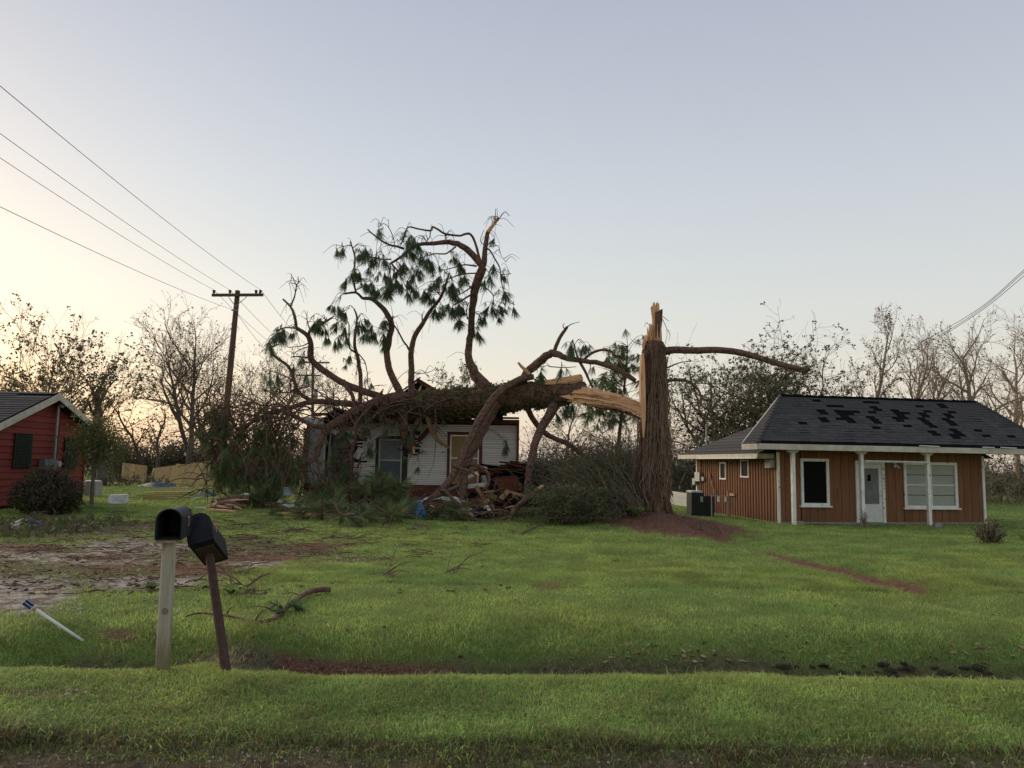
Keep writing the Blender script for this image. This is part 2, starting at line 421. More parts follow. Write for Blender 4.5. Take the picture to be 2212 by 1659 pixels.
tag(o, 'mown green lawn grass on the roadside verge and around the ditch', 'grass', kind='stuff')
x, y = sow(520000, 10.5, 48.0, 1.75); x, y, h, c = dress(x, y, 2)
o = blades('lawn_grass_far', x, y, h * 1.1, 0.0009 * y * (0.8 + 0.6 * np.random.rand(len(x))), c, 2.0, 1, gmat)
tag(o, 'green lawn grass stretching across the yards to the houses', 'grass', kind='stuff')
# ------------------------------------------------------------------ shared materials
M_white = mat('white_paint', (0.66, 0.66, 0.62), (0.56, 0.56, 0.52), 9, 0.6, 0.002, vary=0.04)
M_trim = mat('trim_white', (0.78, 0.78, 0.74), (0.66, 0.65, 0.60), 5, 0.55, 0.001, c3=(0.33, 0.27, 0.19), s3=7, t3=0.63)
M_fascia = mat('fascia_cream', (0.55, 0.52, 0.43), (0.42, 0.39, 0.31), 4, 0.65, 0.002, c3=(0.24, 0.20, 0.15), s3=9, t3=0.66)
M_brown = mat('brown_siding', (0.170, 0.078, 0.038), (0.215, 0.100, 0.049), 7, 0.75, 0.003, stretch=(1, 1, 0.12), vary=0.10, c3=(0.14, 0.068, 0.034), s3=3, t3=0.62)
M_felt = mat('roof_felt', (0.006, 0.006, 0.007), (0.010, 0.010, 0.011), 20, 0.9, spec=0.05)
M_shin = mat('shingle_grey', (0.088, 0.084, 0.082), (0.058, 0.056, 0.055), 60, 0.95, 0.004, vary=0.16, spec=0.08)
M_glassk = mat('dark_glass', (0.004, 0.004, 0.005), None, rough=0.5, spec=0.06)
M_blind = mat('window_blind', (0.36, 0.38, 0.34), (0.30, 0.32, 0.28), 3, 0.5, stretch=(1, 1, 8))
M_curt = mat('door_curtain', (0.17, 0.18, 0.17), (0.12, 0.125, 0.12), 4, 0.6)
M_red = mat('red_siding', (0.225, 0.036, 0.026), (0.17, 0.028, 0.021), 4, 0.7, 0.003, stretch=(1, 0.15, 1), vary=0.14, c3=(0.12, 0.055, 0.035), s3=5, t3=0.68)
M_shut = mat('shutter_dark', (0.014, 0.020, 0.018), (0.022, 0.028, 0.025), 6, 0.6)
M_grey = mat('grey_metal', (0.32, 0.33, 0.33), (0.25, 0.26, 0.26), 6, 0.45, metal=0.3)
M_dgrey = mat('dark_grey_metal', (0.10, 0.11, 0.12), (0.14, 0.15, 0.155), 6, 0.5)
M_black = mat('black_plastic', (0.010, 0.012, 0.012), (0.016, 0.018, 0.018), 9, 0.5)
M_beige = mat('beige_metal', (0.38, 0.37, 0.34), (0.30, 0.29, 0.27), 5, 0.55)
M_siding = mat('white_siding', (0.66, 0.625, 0.575), (0.54, 0.51, 0.465), 3, 0.65, 0.002, stretch=(0.25, 1, 1), vary=0.07, c3=(0.15, 0.10, 0.07), s3=4.5, t3=0.66)
M_brick = mat('red_brick', (0.155, 0.045, 0.025), (0.11, 0.034, 0.02), 9, 0.85, 0.004, vary=0.22)
M_mort = mat('mortar', (0.22, 0.19, 0.16), (0.17, 0.15, 0.13), 12, 0.9)
M_rust = mat('brown_board', (0.13, 0.045, 0.020), (0.085, 0.03, 0.015), 6, 0.8, 0.003, vary=0.2)
M_ply = mat('plywood', (0.30, 0.19, 0.085), (0.24, 0.145, 0.065), 6, 0.75, stretch=(3, 1, 0.3), vary=0.08)
M_lum = mat('fresh_lumber', (0.50, 0.36, 0.17), (0.40, 0.28, 0.13), 8, 0.75, 0.002, stretch=(1, 1, .2), vary=0.14)
M_blkw = mat('dull_black', (0.010, 0.010, 0.012), (0.020, 0.019, 0.020), 7, 0.85, 0.01)  # plain near-black for wall cores, sheathing, soffits and scraps
M_screen = mat('screen_door_grey', (0.055, 0.065, 0.08), (0.075, 0.085, 0.10), 14, 0.5)
M_pale = mat('pale_panel', (0.42, 0.45, 0.50), (0.36, 0.39, 0.44), 4, 0.5)
M_int = mat('interior_wall', (0.20, 0.185, 0.17), (0.14, 0.13, 0.12), 3, 0.9)
M_conc = mat('concrete', (0.30, 0.29, 0.26), (0.22, 0.21, 0.19), 8, 0.9, 0.005)
M_glow = mat('bulb_glass', (0.55, 0.55, 0.5), None, rough=0.2)

def hit(u, v, o, nrm):
    d = ray(u, v); o = Vector(o); nrm = Vector(nrm); t = (o - CAMP).dot(nrm) / d.dot(nrm); return CAMP + d * t

# =================================================================== brown house on the right
def brown_house():
    a = R(10.0)
    org = W(1679, 1128, 26.6); org.z = -0.30
    H = thing('brown_house', 'small brown board sided house with white porch posts and storm stripped black shingle roof', 'house', org, a)
    ex = Vector((math.cos(a), math.sin(a), 0)); ey = Vector((-math.sin(a), math.cos(a), 0))
    def loc(p): d = p - org; return Vector((d.dot(ex), d.dot(ey), d.z))
    def F(u, v, ly=0.0): return loc(hit(u, v, org + ey * ly, ey))      # point on a plane parallel to the front
    def S(u, v): return loc(hit(u, v, org, ex))                          # point on the left side wall
    Lf, D, Hw = 8.1, 6.6, 2.62
    # inner walls (dark core) and slab
    b = MB(); b.box((Lf / 2, D / 2 + 0.03, Hw / 2 + 0.05), (Lf - 0.1, D - 0.06, Hw - 0.2)); b.build('wall', M_blkw, H)
    b = MB(); b.box((Lf / 2, D / 2, -0.02), (Lf + 0.06, D + 0.06, 0.20)); b.build('foundation', M_conc, H)
    # openings on the front: (x0,x1,z0,z1)
    def rect(u0, v0, u1, v1, fn):
        p, q = fn(u0, v0), fn(u1, v1); return p, q
    w1a, w1b = F(1727, 990), F(1790.5, 1093); da, db = F(1845, 995), F(1912, 1130); w2a, w2b = F(1949, 997.5), F(2068, 1098)
    opens = [(w1a.x, w1b.x, w1b.z, w1a.z), (da.x, db.x, -1, da.z), (w2a.x, w2b.x, w2b.z, w2a.z)]
    bw = 0.302
    cuts = sorted(set([round(bw * k, 4) for k in range(int(Lf / bw) + 1)] + [Lf] + [o[0] for o in opens] + [o[1] for o in opens]))
    for x, x1 in zip(cuts[:-1], cuts[1:]):
        if x1 - x < 0.03: continue
        segs = [(0.06, Hw - 0.02)]
        for (ox0, ox1, oz0, oz1) in opens:
            if x1 > ox0 + 0.02 and x < ox1 - 0.02:
                ns = []
                for (s0, s1) in segs:
                    if oz0 > s0: ns.append((s0, min(s1, oz0)))
                    if oz1 < s1: ns.append((max(s0, oz1), s1))
                segs = ns
        for (s0, s1) in segs:
            if s1 - s0 > 0.03: cube('siding_board', H, ((x + x1) / 2, -0.012, (s0 + s1) / 2), (x1 - x - (0.016 if x1 - x > .2 else 0.004), 0.03, s1 - s0), M_brown)
    # left side wall: narrower boards and battens
    sw = []
    for (u0, v0, u1, v1) in ((1557.5, 998.5, 1571, 1036), (1602.5, 993, 1620.5, 1032)):
        p, q = S(u0, v0), S(u1, v1); sw.append((min(p.y, q.y), max(p.y, q.y), q.z, p.z))
    y = 0.0; bw = 0.205; k = 0
    while y < D - 0.02:
        y1 = min(y + bw, D); segs = [(0.06, 2.34)]
        for (oy0, oy1, oz0, oz1) in sw:
            if y1 > oy0 + 0.02 and y < oy1 - 0.02:
                ns = []
                for (s0, s1) in segs:
                    if oz0 > s0: ns.append((s0, min(s1, oz0)))
                    if oz1 < s1: ns.append((max(s0, oz1), s1))
                segs = ns
        for (s0, s1) in segs:
            if s1 - s0 > 0.03: cube('siding_board', H, (-0.010, (y + y1) / 2, (s0 + s1) / 2), (0.026, y1 - y - 0.004, s1 - s0), M_brown)
        bs = [(0.07, 2.33)]
        for o in sw:
            if y1 + .02 > o[0] and y1 - .02 < o[1]: bs = [(0.07, o[2]), (o[3], 2.33)]
        if y1 < D - .05:
            for (s0, s1) in bs: cube('batten', H, (-0.036, y1, (s0 + s1) / 2), (0.028, 0.05, s1 - s0), M_brown)
        y = y1
    # right + back walls, plain boards out of view
    for yy in np.arange(0.3, D, 0.6): cube('siding_board', H, (Lf + 0.012, yy, 1.2), (0.026, 0.59, 2.3), M_brown)
    # corner trims
    cube('corner_trim', H, (0.045, -0.05, 1.24), (0.10, 0.045, 2.42), M_trim)
    cube('corner_trim', H, (Lf - 0.05, -0.05, 1.24), (0.09, 0.045, 2.42), M_trim)
    cube('corner_trim', H, (-0.03, D - 0.03, 1.2), (0.05, 0.09, 2.2), M_trim)
    # front window with dark screen
    def window(x0, x1, z0, z1, glass, bars=0, blind=False):
        w = MB(); fw = 0.10
        w.box(((x0 + x1) / 2, -0.05, z1 - fw / 2), (x1 - x0, 0.05, fw)); w.box(((x0 + x1) / 2, -0.05, z0 + fw / 2), (x1 - x0, 0.05, fw))
        w.box((x0 + fw / 2, -0.05, (z0 + z1) / 2), (fw, 0.05, z1 - z0 - 2 * fw)); w.box((x1 - fw / 2, -0.05, (z0 + z1) / 2), (fw, 0.05, z1 - z0 - 2 * fw))
        o = w.build('window', M_trim, H)
        cube('sill', o, ((x0 + x1) / 2, -0.075, z0 - 0.018), (x1 - x0 + 0.12, 0.12, 0.05), M_trim)
        if not blind:
            cube('screen', o, ((x0 + x1) / 2, -0.022, (z0 + z1) / 2), (x1 - x0 - 2 * fw, 0.012, z1 - z0 - 2 * fw), glass)
        else:
            mx = x0 + fw + (x1 - x0 - 2 * fw) * 0.52; zt = z1 - fw; zb = z0 + fw; n_ = 4
            for (a0, a1) in ((x0 + fw, mx - 0.02), (mx + 0.02, x1 - fw)):
                for k in range(n_):
                    zz0 = zb + (zt - zb) * k / n_; zz1 = zb + (zt - zb) * (k + 1) / n_
                    cube('pane', o, ((a0 + a1) / 2, -0.018 - 0.004 * (k % 2), (zz0 + zz1) / 2), (a1 - a0 - 0.01, 0.01, zz1 - zz0 - 0.022), glass)
            cube('mullion', o, (mx, -0.03, (zt + zb) / 2), (0.04, 0.03, zt - zb), M_trim)
            cube('sash_rail', o, ((x0 + x1) / 2, -0.034, (zt + zb) / 2 + 0.005), (x1 - x0 - 2 * fw, 0.022, 0.035), M_trim)
        return o
    window(*opens[0], M_glassk)
    window(*opens[2], M_blind, blind=True)
    # door
    x0, x1, z1 = da.x, db.x, da.z; z0 = 0.06
    w = MB(); w.box((x0 + .05, -.05, (z0 + z1) / 2), (.10, .05, z1 - z0)); w.box((x1 - .05, -.05, (z0 + z1) / 2), (.10, .05, z1 - z0)); w.box(((x0 + x1) / 2, -.05, z1 - .05), (x1 - x0 - .2, .05, .10))
    do = w.build('door', M_trim, H)
    w = MB(); a0, a1 = x0 + .11, x1 - .11; zb, zt = z0 + .02, z1 - .11; ga, gb = F(1861, 1011.5), F(1899.5, 1089)
    g0, g1, gz0, gz1 = max(ga.x, a0 + .1), min(gb.x, a1 - .12), gb.z, ga.z
    w.box(((a0 + g0) / 2, -.03, (zb + zt) / 2), (g0 - a0, .035, zt - zb)); w.box(((a1 + g1) / 2, -.03, (zb + zt) / 2), (a1 - g1, .035, zt - zb))
    w.box(((g0 + g1) / 2, -.03, (zt + gz1) / 2), (g1 - g0, .035, zt - gz1)); w.box(((g0 + g1) / 2, -.03, (zb + gz0) / 2), (g1 - g0, .035, gz0 - zb))
    w.build('door_leaf', M_white, do)
    cube('glass', do, ((g0 + g1) / 2, -.022, (gz0 + gz1) / 2), (g1 - g0, .012, gz1 - gz0), M_curt)
    cube('dark_opening', do, (g0 + (g1 - g0) * .42, -.032, gz1 - .33), (.13, .012, .22), M_glassk)
    h_ = MB(); h_.tube([(a1 - .05, -.045, 1.0), (a1 - .05, -.10, 1.0)], .018, 8); h_.box((a1 - .09, -.10, 1.0), (.11, .02, .025)); h_.build('handle', M_grey, do)
    # vertical house number on the door frame: 7 4 3 7 4 style strokes
    nb = MB(); fx = x1 - .045; zz = z1 - .50
    strokes = [[((-.022, .03), (.022, .03)), ((.022, .03), (-.008, -.035))], [((.012, .035), (.012, -.035)), ((-.02, .0), (.02, .0)), ((-.02, 0), (.005, .035))],
               [((-.02, .03), (.02, .012)), ((.02, .012), (-.015, -.03))], [((-.02, .02), (.022, .0)), ((.022, 0), (-.01, -.035))], [((.015, .035), (-.015, -.005)), ((-.015, -.005), (.02, -.01)), ((.004, .0), (-.006, -.04))]]
    for st in strokes:
        for (p, q) in st:
            nb.tube([(fx + p[0], -.082, zz + p[1]), (fx + q[0], -.082, zz + q[1])], .0075, 4)
        zz -= .115
    nb.build('house_number', M_black, do)
    # wall lamp
    lp = F(1930, 1006); l_ = MB(); l_.box((lp.x, -.05, lp.z + .06), (.13, .06, .09)); lm = l_.build('wall_lamp', M_grey, H)
    for dx, dz, r_ in ((-.05, -.02, .045), (.06, -.04, .05)):
        s_ = MB(); s_.tube([(lp.x + dx * .3, -.08, lp.z + .06), (lp.x + dx, -.14, lp.z + dz * .5), (lp.x + dx * 1.2, -.19, lp.z + dz * 1.5)], [.02, .035, r_], 10); s_.build('lamp_head', M_glow, lm)
    # porch posts with caps
    for (u, vb) in ((1715.5, 1131), (1864.5, 1131), (2008.5, 1134)):
        p = F(u, vb, -0.72); zt = 2.52
        o = MB(); o.box((p.x, -.72, (zt - .16) / 2), (.115, .115, zt + .16)); po = o.build('porch_post', M_trim, H)
        c_ = MB(); c_.prism([(p.x - .20, -.80, zt), (p.x + .20, -.80, zt), (p.x + .20, -.80, zt - .03), (p.x + .09, -.80, zt - .10), (p.x - .09, -.80, zt - .10), (p.x - .20, -.80, zt - .03)], (0, .16, 0)); c_.build('cap', M_trim, po)
    pa, pb = F(1869, 996, -.80), F(2005, 998.8, -.80)
    t_ = MB(); t_.tube([pa, pb], .035, 8); t_.build('rail', M_white, H)
    # porch roof: three shingled faces over dark felt
    ze, zr = 2.70, 4.48
    e0, e1, yr0, ye = -1.24, 10.25, 0.9, -1.1
    A, B = Vector((e0, ye, ze)), Vector((e1, ye, ze)); C, Dd = Vector((8.72, yr0, zr)), Vector((0.72, yr0, zr))
    Lb = Vector((e0, 0.0, ze)); Rb = Vector((e1, 0.6, ze))
    b = MB(); b.add([A, B, C, Dd, Lb, Rb, Vector((0.75, yr0, ze)), Vector((8.7, yr0, ze))], [(0, 1, 2, 3), (4, 0, 3), (1, 5, 2), (3, 2, 7, 6), (4, 3, 6), (5, 7, 2)])
    rf = b.build('porch_roof', M_felt, H)
    # ceiling of the porch
    b = MB(); b.box(((e0 + e1) / 2, (ye + 0.0) / 2, 2.54), (e1 - e0 - .06, -ye - .06, .02)); b.build('porch_ceiling', M_brown, rf)
    # fascia
    cube('fascia', rf, ((e0 + e1) / 2 - 2.2, ye - .012, 2.61), (e1 - e0 - 4.4, .03, .19), M_fascia)
    cube('fascia', rf, (e1 - 2.2, ye - .008, 2.61), (4.39, .03, .185), M_fascia)
    cube('fascia', rf, (e0 - .012, (ye + 0.0) / 2, 2.61), (.03, 0.0 - ye, .19), M_fascia)
    cube('fascia', rf, (e1 + .012, (ye + 0.6) / 2, 2.61), (.03, 0.6 - ye, .19), M_fascia)
    for xx, ln in ((5.05, .75), (7.35, .45), (8.15, .62)): cube('loose_flashing', rf, (xx, ye - .04, 2.735), (ln, .06, .035), M_white, (0, .02, .03))
    # white edge flashing on the left
    t_ = MB(); t_.tube([Lb + Vector((-.01, .0, .02)), Dd + Vector((-.02, .02, .03))], .028, 6); t_.build('edge_flashing', M_white, rf)
    # shingles on the front slope
    sl = (Dd - A); slope_len = math.hypot(yr0 - ye, zr - ze); ang = math.atan2(zr - ze, yr0 - ye)
    rows = 18; rh = slope_len / rows
    miss = set()
    def px2cell(u, v):
        # photo position to (row, x)
        d = ray(u, v); nrm_l = Vector((0, -math.sin(ang), math.cos(ang))); nw = ex * nrm_l.x + ey * nrm_l.y + Vector((0, 0, nrm_l.z))
        ow = org + ex * A.x + ey * A.y + Vector((0, 0, A.z)); t = (ow - CAMP).dot(nw) / d.dot(nw); p = loc(CAMP + d * t)
        s = math.hypot(p.y - ye, p.z - ze) / slope_len; return int(s * rows), p.x
    missing = []
    def zm(zx, zy): return (1455 + zx * .23166, 796.1 + zy * .23166)
    def z8(zx, zy): return (1784.4 + zx * .39713, 549.0 + zy * .39713)
    for (zx, zy, wz) in ((1365, 315, 80), (1530, 345, 160), (1385, 370, 75), (1355, 392, 85), (1405, 420, 80), (1590, 398, 230), (1600, 424, 165), (1612, 453, 85), (1425, 476, 80), (1625, 482, 160), (1393, 500, 80), (1632, 508, 80), (1200, 524, 82)):
        u, v = zm(zx, zy); missing.append((u, v, wz * .23166))
    for (zx, zy, wz) in ((230, 805, 45), (258, 815, 75), (248, 830, 90), (262, 843, 55), (235, 857, 45), (248, 888, 45), (275, 906, 60), (265, 920, 45), (276, 954, 48),
                         (385, 848, 50), (398, 862, 90), (402, 876, 50), (400, 890, 70), (415, 910, 45), (432, 942, 48), (495, 835, 45), (528, 851, 48), (510, 867, 46), (540, 883, 48), (528, 899, 44), (555, 915, 50), (540, 930, 46), (568, 946, 50), (553, 962, 44), (588, 980, 46),
                         (640, 825, 60), (640, 840, 46), (662, 857, 50), (650, 872, 48), (676, 888, 50), (662, 904, 46), (690, 920, 50), (680, 936, 46), (700, 952, 50), (690, 968, 46), (705, 984, 90), (712, 998, 46), (833, 968, 50), (865, 988, 46), (1003, 990, 45),
                         (120, 783, 70), (228, 785, 45), (365, 789, 50), (570, 797, 60)):
        u, v = z8(zx, zy); missing.append((u, v, wz * .39713))
    cells = {}
    for (u, v, wp) in missing:
        r_, xx = px2cell(u, v); half = wp * 0.5 * PXM(27.5) / .985
        cells.setdefault(r_, []).append((xx - half, xx + half))
    tb = MB(); tb.box((0, 0, 0), (1, 1, 1)); tm = tb.mesh('shingle', M_shin)
    shing = []; tw = 0.336
    for r_ in range(rows):
        t = (r_ + .5) / rows
        xl = A.x + (Dd.x - A.x) * (r_ / rows); xr = B.x + (C.x - B.x) * (r_ / rows)
        x = xl - (0.5 * tw if r_ % 2 else 0.0) + random.uniform(-.03, .03)
        while x < xr:
            a0, a1 = max(x, xl), min(x + tw, xr)
            if a1 - a0 > .04 and r_ > 0:
                mid = (a0 + a1) / 2
                if not any(p0 - .0 < mid < p1 + .0 for (p0, p1) in cells.get(r_, [])): shing.append((mid, r_, a1 - a0))
            x += tw
    def place(mid, r_, wd, y_, z_):
        return (mid, y_, z_)
    off_n = Vector((0, -math.sin(ang), math.cos(ang)))
    random.shuffle(shing); shing.sort(key=lambda s: s[1]); rest = MB()
    for i, (mid, r_, wd) in enumerate(shing):
        s = (r_ + .5) / rows; p = Vector((mid, ye + (yr0 - ye) * s, ze + (zr - ze) * s)) + off_n * (.014 + random.uniform(0, .006))
        tilt = ang - .055 - (random.uniform(.08, .25) if random.random() < .05 else 0)
        if i < 290:
            o = bpy.data.objects.new('shingle', tm); COL.objects.link(o); o.parent = rf; o.location = p; o.scale = (wd - .008, rh * 1.06, .012)
            o.rotation_euler = (tilt, 0, random.uniform(-.006, .006))
        else: rest.box(p, (wd - .008, rh * 1.06, .012), (tilt, 0, random.uniform(-.006, .006)))
    ro = rest.build('upper_shingles', M_shin, rf); ro['kind'] = 'stuff'
    # left hip face shingles and hip caps
    lf = MB(); nL = (A - Lb).cross(Dd - Lb).normalized()
    if nL.z < 0: nL = -nL
    for r_ in range(rows):
        s0, s1 = r_ / rows, (r_ + 1) / rows
        p0, p1 = Lb.lerp(Dd, s0), A.lerp(Dd, s0); q0, q1 = Lb.lerp(Dd, s1 + .01 if s1 < 1 else 1), A.lerp(Dd, s1 + .01 if s1 < 1 else 1)
        lf.prism([p0 + nL * .022, p1 + nL * .022, q1 + nL * .010, q0 + nL * .010], -nL * .01)
    lf.build('hip_shingles', M_shin, rf)
    for (P, Q) in ((A, Dd), (B, C), (Dd, C)):
        hb = MB(); n_ = 16
        for k in range(n_):
            p, q = P.lerp(Q, k / n_), P.lerp(Q, (k + 1.12) / n_); hb.tube([p + Vector((0, 0, .02)), q + Vector((0, 0, .005))], [.075, .06], 6)
        hb.build('ridge_cap', M_felt if P is Dd else M_shin, rf)
    # main roof behind, hipped
    zE, pitch = 2.37, 0.60; o_ = 0.6; half = (Lf + 2 * o_) / 2
    y0_, y1_ = -0.0, D + o_
    zR = zE + pitch * 3.6
    Pm = [Vector((-o_, 0.12, zE)), Vector((Lf + o_, 0.12, zE)), Vector((Lf + o_, y1_, zE)), Vector((-o_, y1_, zE)), Vector((-o_ + 3.6, 0.9, zR - .3)), Vector((Lf + o_ - 3.6, 0.9, zR - .3)), Vector((Lf + o_ - 3.6, y1_ - 3.6, zR - .3)), Vector((-o_ + 3.6, y1_ - 3.6, zR - .3))]
    b = MB(); b.add(Pm, [(3, 0, 4, 7), (1, 2, 6, 5), (2, 3, 7, 6), (0, 1, 5, 4), (4, 5, 6, 7)]); mr = b.build('main_roof', M_shin, H)
    for k in range(14):
        t0, t1 = k / 14, (k + 1) / 14
        a0, a1 = Pm[3].lerp(Pm[7], t0), Pm[0].lerp(Pm[4], t0); b0, b1 = Pm[3].lerp(Pm[7], t1 + .02), Pm[0].lerp(Pm[4], t1 + .02)
        c_ = MB(); nn = Vector((-.5, 0, .86)); c_.prism([a0 + nn * .03, a1 + nn * .03, b1 + nn * .012, b0 + nn * .012], -nn * .012); c_.build('shingle_course', M_shin, mr)
    cube('fascia', mr, (-o_ - .015, (y1_ + .12) / 2, zE - .06), (.03, y1_ - .12, .17), M_fascia)
    cube('fascia', mr, (-o_ / 2, .105, zE - .06), (o_, .03, .17), M_fascia)
    b = MB(); b.add([(-o_, .12, zE - .13), (0, .12, zE - .13), (0, y1_, zE - .13), (-o_, y1_, zE - .13)], [(0, 1, 2, 3)]); b.build('soffit', M_brown, mr)
    cube('gutter', mr, (-o_ - .05, 2.6, zE - .13), (.05, 5.0, .04), M_white)
    vp = S(1561, 900); b = MB(); b.tube([(0.25, 6.2, zE + .3), (0.25, 6.2, zE + 1.35)], .035, 8); b.build('vent_pipe', M_grey, mr)
    # side windows
    for (y0, y1, z0, z1) in sw:
        w = MB(); f = .055
        w.box((-.05, (y0 + y1) / 2, z1 - f / 2), (.04, y1 - y0, f)); w.box((-.05, (y0 + y1) / 2, z0 + f / 2), (.05, y1 - y0 + .05, f)); w.box((-.05, y0 + f / 2, (z0 + z1) / 2), (.04, f, z1 - z0 - 2 * f)); w.box((-.05, y1 - f / 2, (z0 + z1) / 2), (.04, f, z1 - z0 - 2 * f))
        o = w.build('small_window', M_trim, H); cube('pane', o, (-.03, (y0 + y1) / 2, (z0 + z1) / 2), (.012, y1 - y0 - 2 * f, z1 - z0 - 2 * f), M_glassk)
    # boxes and pipes on the side wall
    def sidebox(name, u0, v0, u1, v1, dep, m_):
        p, q = S(u0, v0), S(u1, v1); cube(name, H, (-.03 - dep / 2, (p.y + q.y) / 2, (p.z + q.z) / 2), (dep, abs(p.y - q.y), abs(p.z - q.z)), m_)
    sidebox('wall_vent', 1662, 993, 1675, 1011, .16, M_beige)
    sidebox('meter_box', 1509, 1020, 1520, 1040, .16, M_grey)
    sidebox('fuse_box', 1503, 1033, 1509, 1047, .14, M_beige)
    sidebox('junction_box', 1521, 1030, 1526, 1039, .10, M_grey)
    p = S(1517, 1020); b = MB(); b.tube([(-.10, p.y, p.z), (-.10, p.y, 2.3)], .028, 8); b.tube([(-.10, p.y, p.z - .4), (-.10, p.y, .1)], .022, 8); b.build('conduit', M_grey, H)
    sidebox('wood_block', 1576, 1065, 1591, 1072, .07, M_lum)
    p, q = S(1535, 1018), S(1551, 1066)
    b = MB(); b.tube([p + Vector((-.07, 0, 0)), q + Vector((-.14, 0, 0))], .028, 4); b.build('loose_batten', M_ply, H)
    for (u, v) in ((1664, 1128), (1700, 1129)): pass
    return H, org, ex, ey
BH, BORG, BEX, BEY = brown_house()

# =================================================================== red house on the left
def red_house():
    X = -14.9; org = Vector((X, 24.4, gzf(X, 24) - 0.02))
    H = thing('red_house', 'red lap sided house with dark shutters and cream gable boards', 'house', org)
    yN, yF, yR = -4.6, 2.65, 0.30        # near corner, far corner, ridge (relative to the base)
    zr = 3.66 - org.z; pit = 0.40
    def roof_z(y): return zr - pit * abs(y - yR)
    # dark core
    b = MB(); b.prism([(-.08, yN + .03, .05), (-.08, yF - .03, .05), (-.08, yF - .03, roof_z(yF) - .15), (-.08, yR, zr - .18), (-.08, yN + .03, roof_z(yN) - .15)], (-8, 0, 0)); b.build('wall', M_red, H)
    rh = 0.195; z = 0.10; k = 0
    while z < zr - .2:
        y0, y1 = yN, yF
        zt = z + rh
        if zt > roof_z(yF) - .12: y1 = min(yF, yR + (zr - zt - .08) / pit)
        if zt > roof_z(yN) - .12: y0 = max(yN, yR - (zr - zt - .08) / pit)
        if y1 - y0 > .15: cube('siding_board', H, (-.03, (y0 + y1) / 2, z + rh / 2), (.03, y1 - y0, rh + .02), M_red, (0, R(-10.0), 0))
        z += rh
    for yy in (yF - .02,): cube('corner_trim', H, (-.005, yy, 1.3), (.06, .06, 2.5), M_red)
    # roof slopes
    ov = 0.32
    for sgn, yb in ((-1, yN - .45), (1, yF + .45)):
        zb = roof_z(yb); b = MB(); b.prism([(ov, yR, zr), (ov, yb, zb), (-9, yb, zb), (-9, yR, zr)], (0, 0, -.06)); ro = b.build('roof_slope', M_felt, H)
        n_ = 26 if sgn < 0 else 10; up = Vector((0, sgn * pit, 1)).normalized()
        for k in range(n_):
            t0, t1 = k / n_, (k + 1.15) / n_
            pa = Vector((0, yb + (yR - yb) * t0, zb + (zr - zb) * t0)); pb = Vector((0, yb + (yR - yb) * min(t1, 1), zb + (zr - zb) * min(t1, 1)))
            x0 = ov - .01; 
            while x0 > -9 and sgn < 0:
                ln = random.uniform(.9, 1.3); x1 = max(-9, x0 - ln)
                if random.random() > .10:
                    c_ = MB(); c_.prism([Vector((x0, 0, 0)) + pa + up * .035, Vector((x1 + .012, 0, 0)) + pa + up * .035, Vector((x1 + .012, 0, 0)) + pb + up * .012, Vector((x0, 0, 0)) + pb + up * .012], -up * .01)
                    c_.build('shingle', M_shin, ro)
                x0 = x1
        # barge board on the rake
        b = MB(); e = Vector((0, yb - yR, zb - zr)); q0 = Vector((ov + .01, yR, zr - .02)); q1 = q0 + e
        b.prism([q0, q1, q1 + Vector((0, 0, -.20)), q0 + Vector((0, 0, -.22))], (.03, 0, 0)); b.build('barge_board', M_fascia, H)
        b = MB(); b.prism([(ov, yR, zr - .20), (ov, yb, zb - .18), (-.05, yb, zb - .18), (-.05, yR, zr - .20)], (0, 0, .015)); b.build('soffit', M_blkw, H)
    # shutters seen on the gable wall
    def S(u, v):
        p = hit(u, v, (X, 0, 0), (1, 0, 0)); return p - org
    for (u0, v0, u1, v1) in ((31.5, 935, 63, 1011), (139, 945, 163, 1012)):
        p, q = S(u0, v0), S(u1, v1); y0, y1, z0, z1 = p.y, q.y, q.z, p.z
        b = MB(); b.box((.035, (y0 + y1) / 2, (z0 + z1) / 2), (.03, y1 - y0, z1 - z0)); so_ = b.build('shutter', M_shut, H)
        for k in range(14): cube('slat', so_, (.055, (y0 + y1) / 2, z0 + (z1 - z0) * (k + .5) / 14), (.02, (y1 - y0) * .84, .06), M_shut, (0, R(25), 0))
    # service mast
    p, q = S(118.5, 878), S(110, 1004)
    b = MB(); b.tube([(.12, p.y, p.z), (.12, p.y, q.z)], .038, 10); b.tube([(.12, p.y, p.z), (.20, p.y, p.z + .05), (.27, p.y, p.z - .02)], [.055, .065, .05], 8); mo = b.build('service_mast', M_grey, H)
    b = MB(); b.tube([(.12, p.y + .10, q.z), (.12, p.y + .10, p.z - .6)], .022, 6); b.build('cable', M_black, mo)
    b = MB(); b.tube(catmull([(.25, p.y, p.z), (.45, p.y + .25, p.z + .02), (.4, p.y + .45, p.z - .25), (.35, p.y + .5, p.z - .42)]), .012, 5); b.build('drip_loop', M_beige, mo)
    p, q = S(82, 991), S(106, 1014); cube('meter_cabinet', H, (.14, (p.y + q.y) / 2, (p.z + q.z) / 2), (.20, q.y - p.y, p.z - q.z), M_dgrey)
    p, q = S(110, 996), S(118, 1008); b = MB(); b.tube([(.02, (p.y + q.y) / 2, (p.z + q.z) / 2), (.24, (p.y + q.y) / 2, (p.z + q.z) / 2)], .10, 12); b.build('electric_meter', M_beige, H)
    return H
RH = red_house()

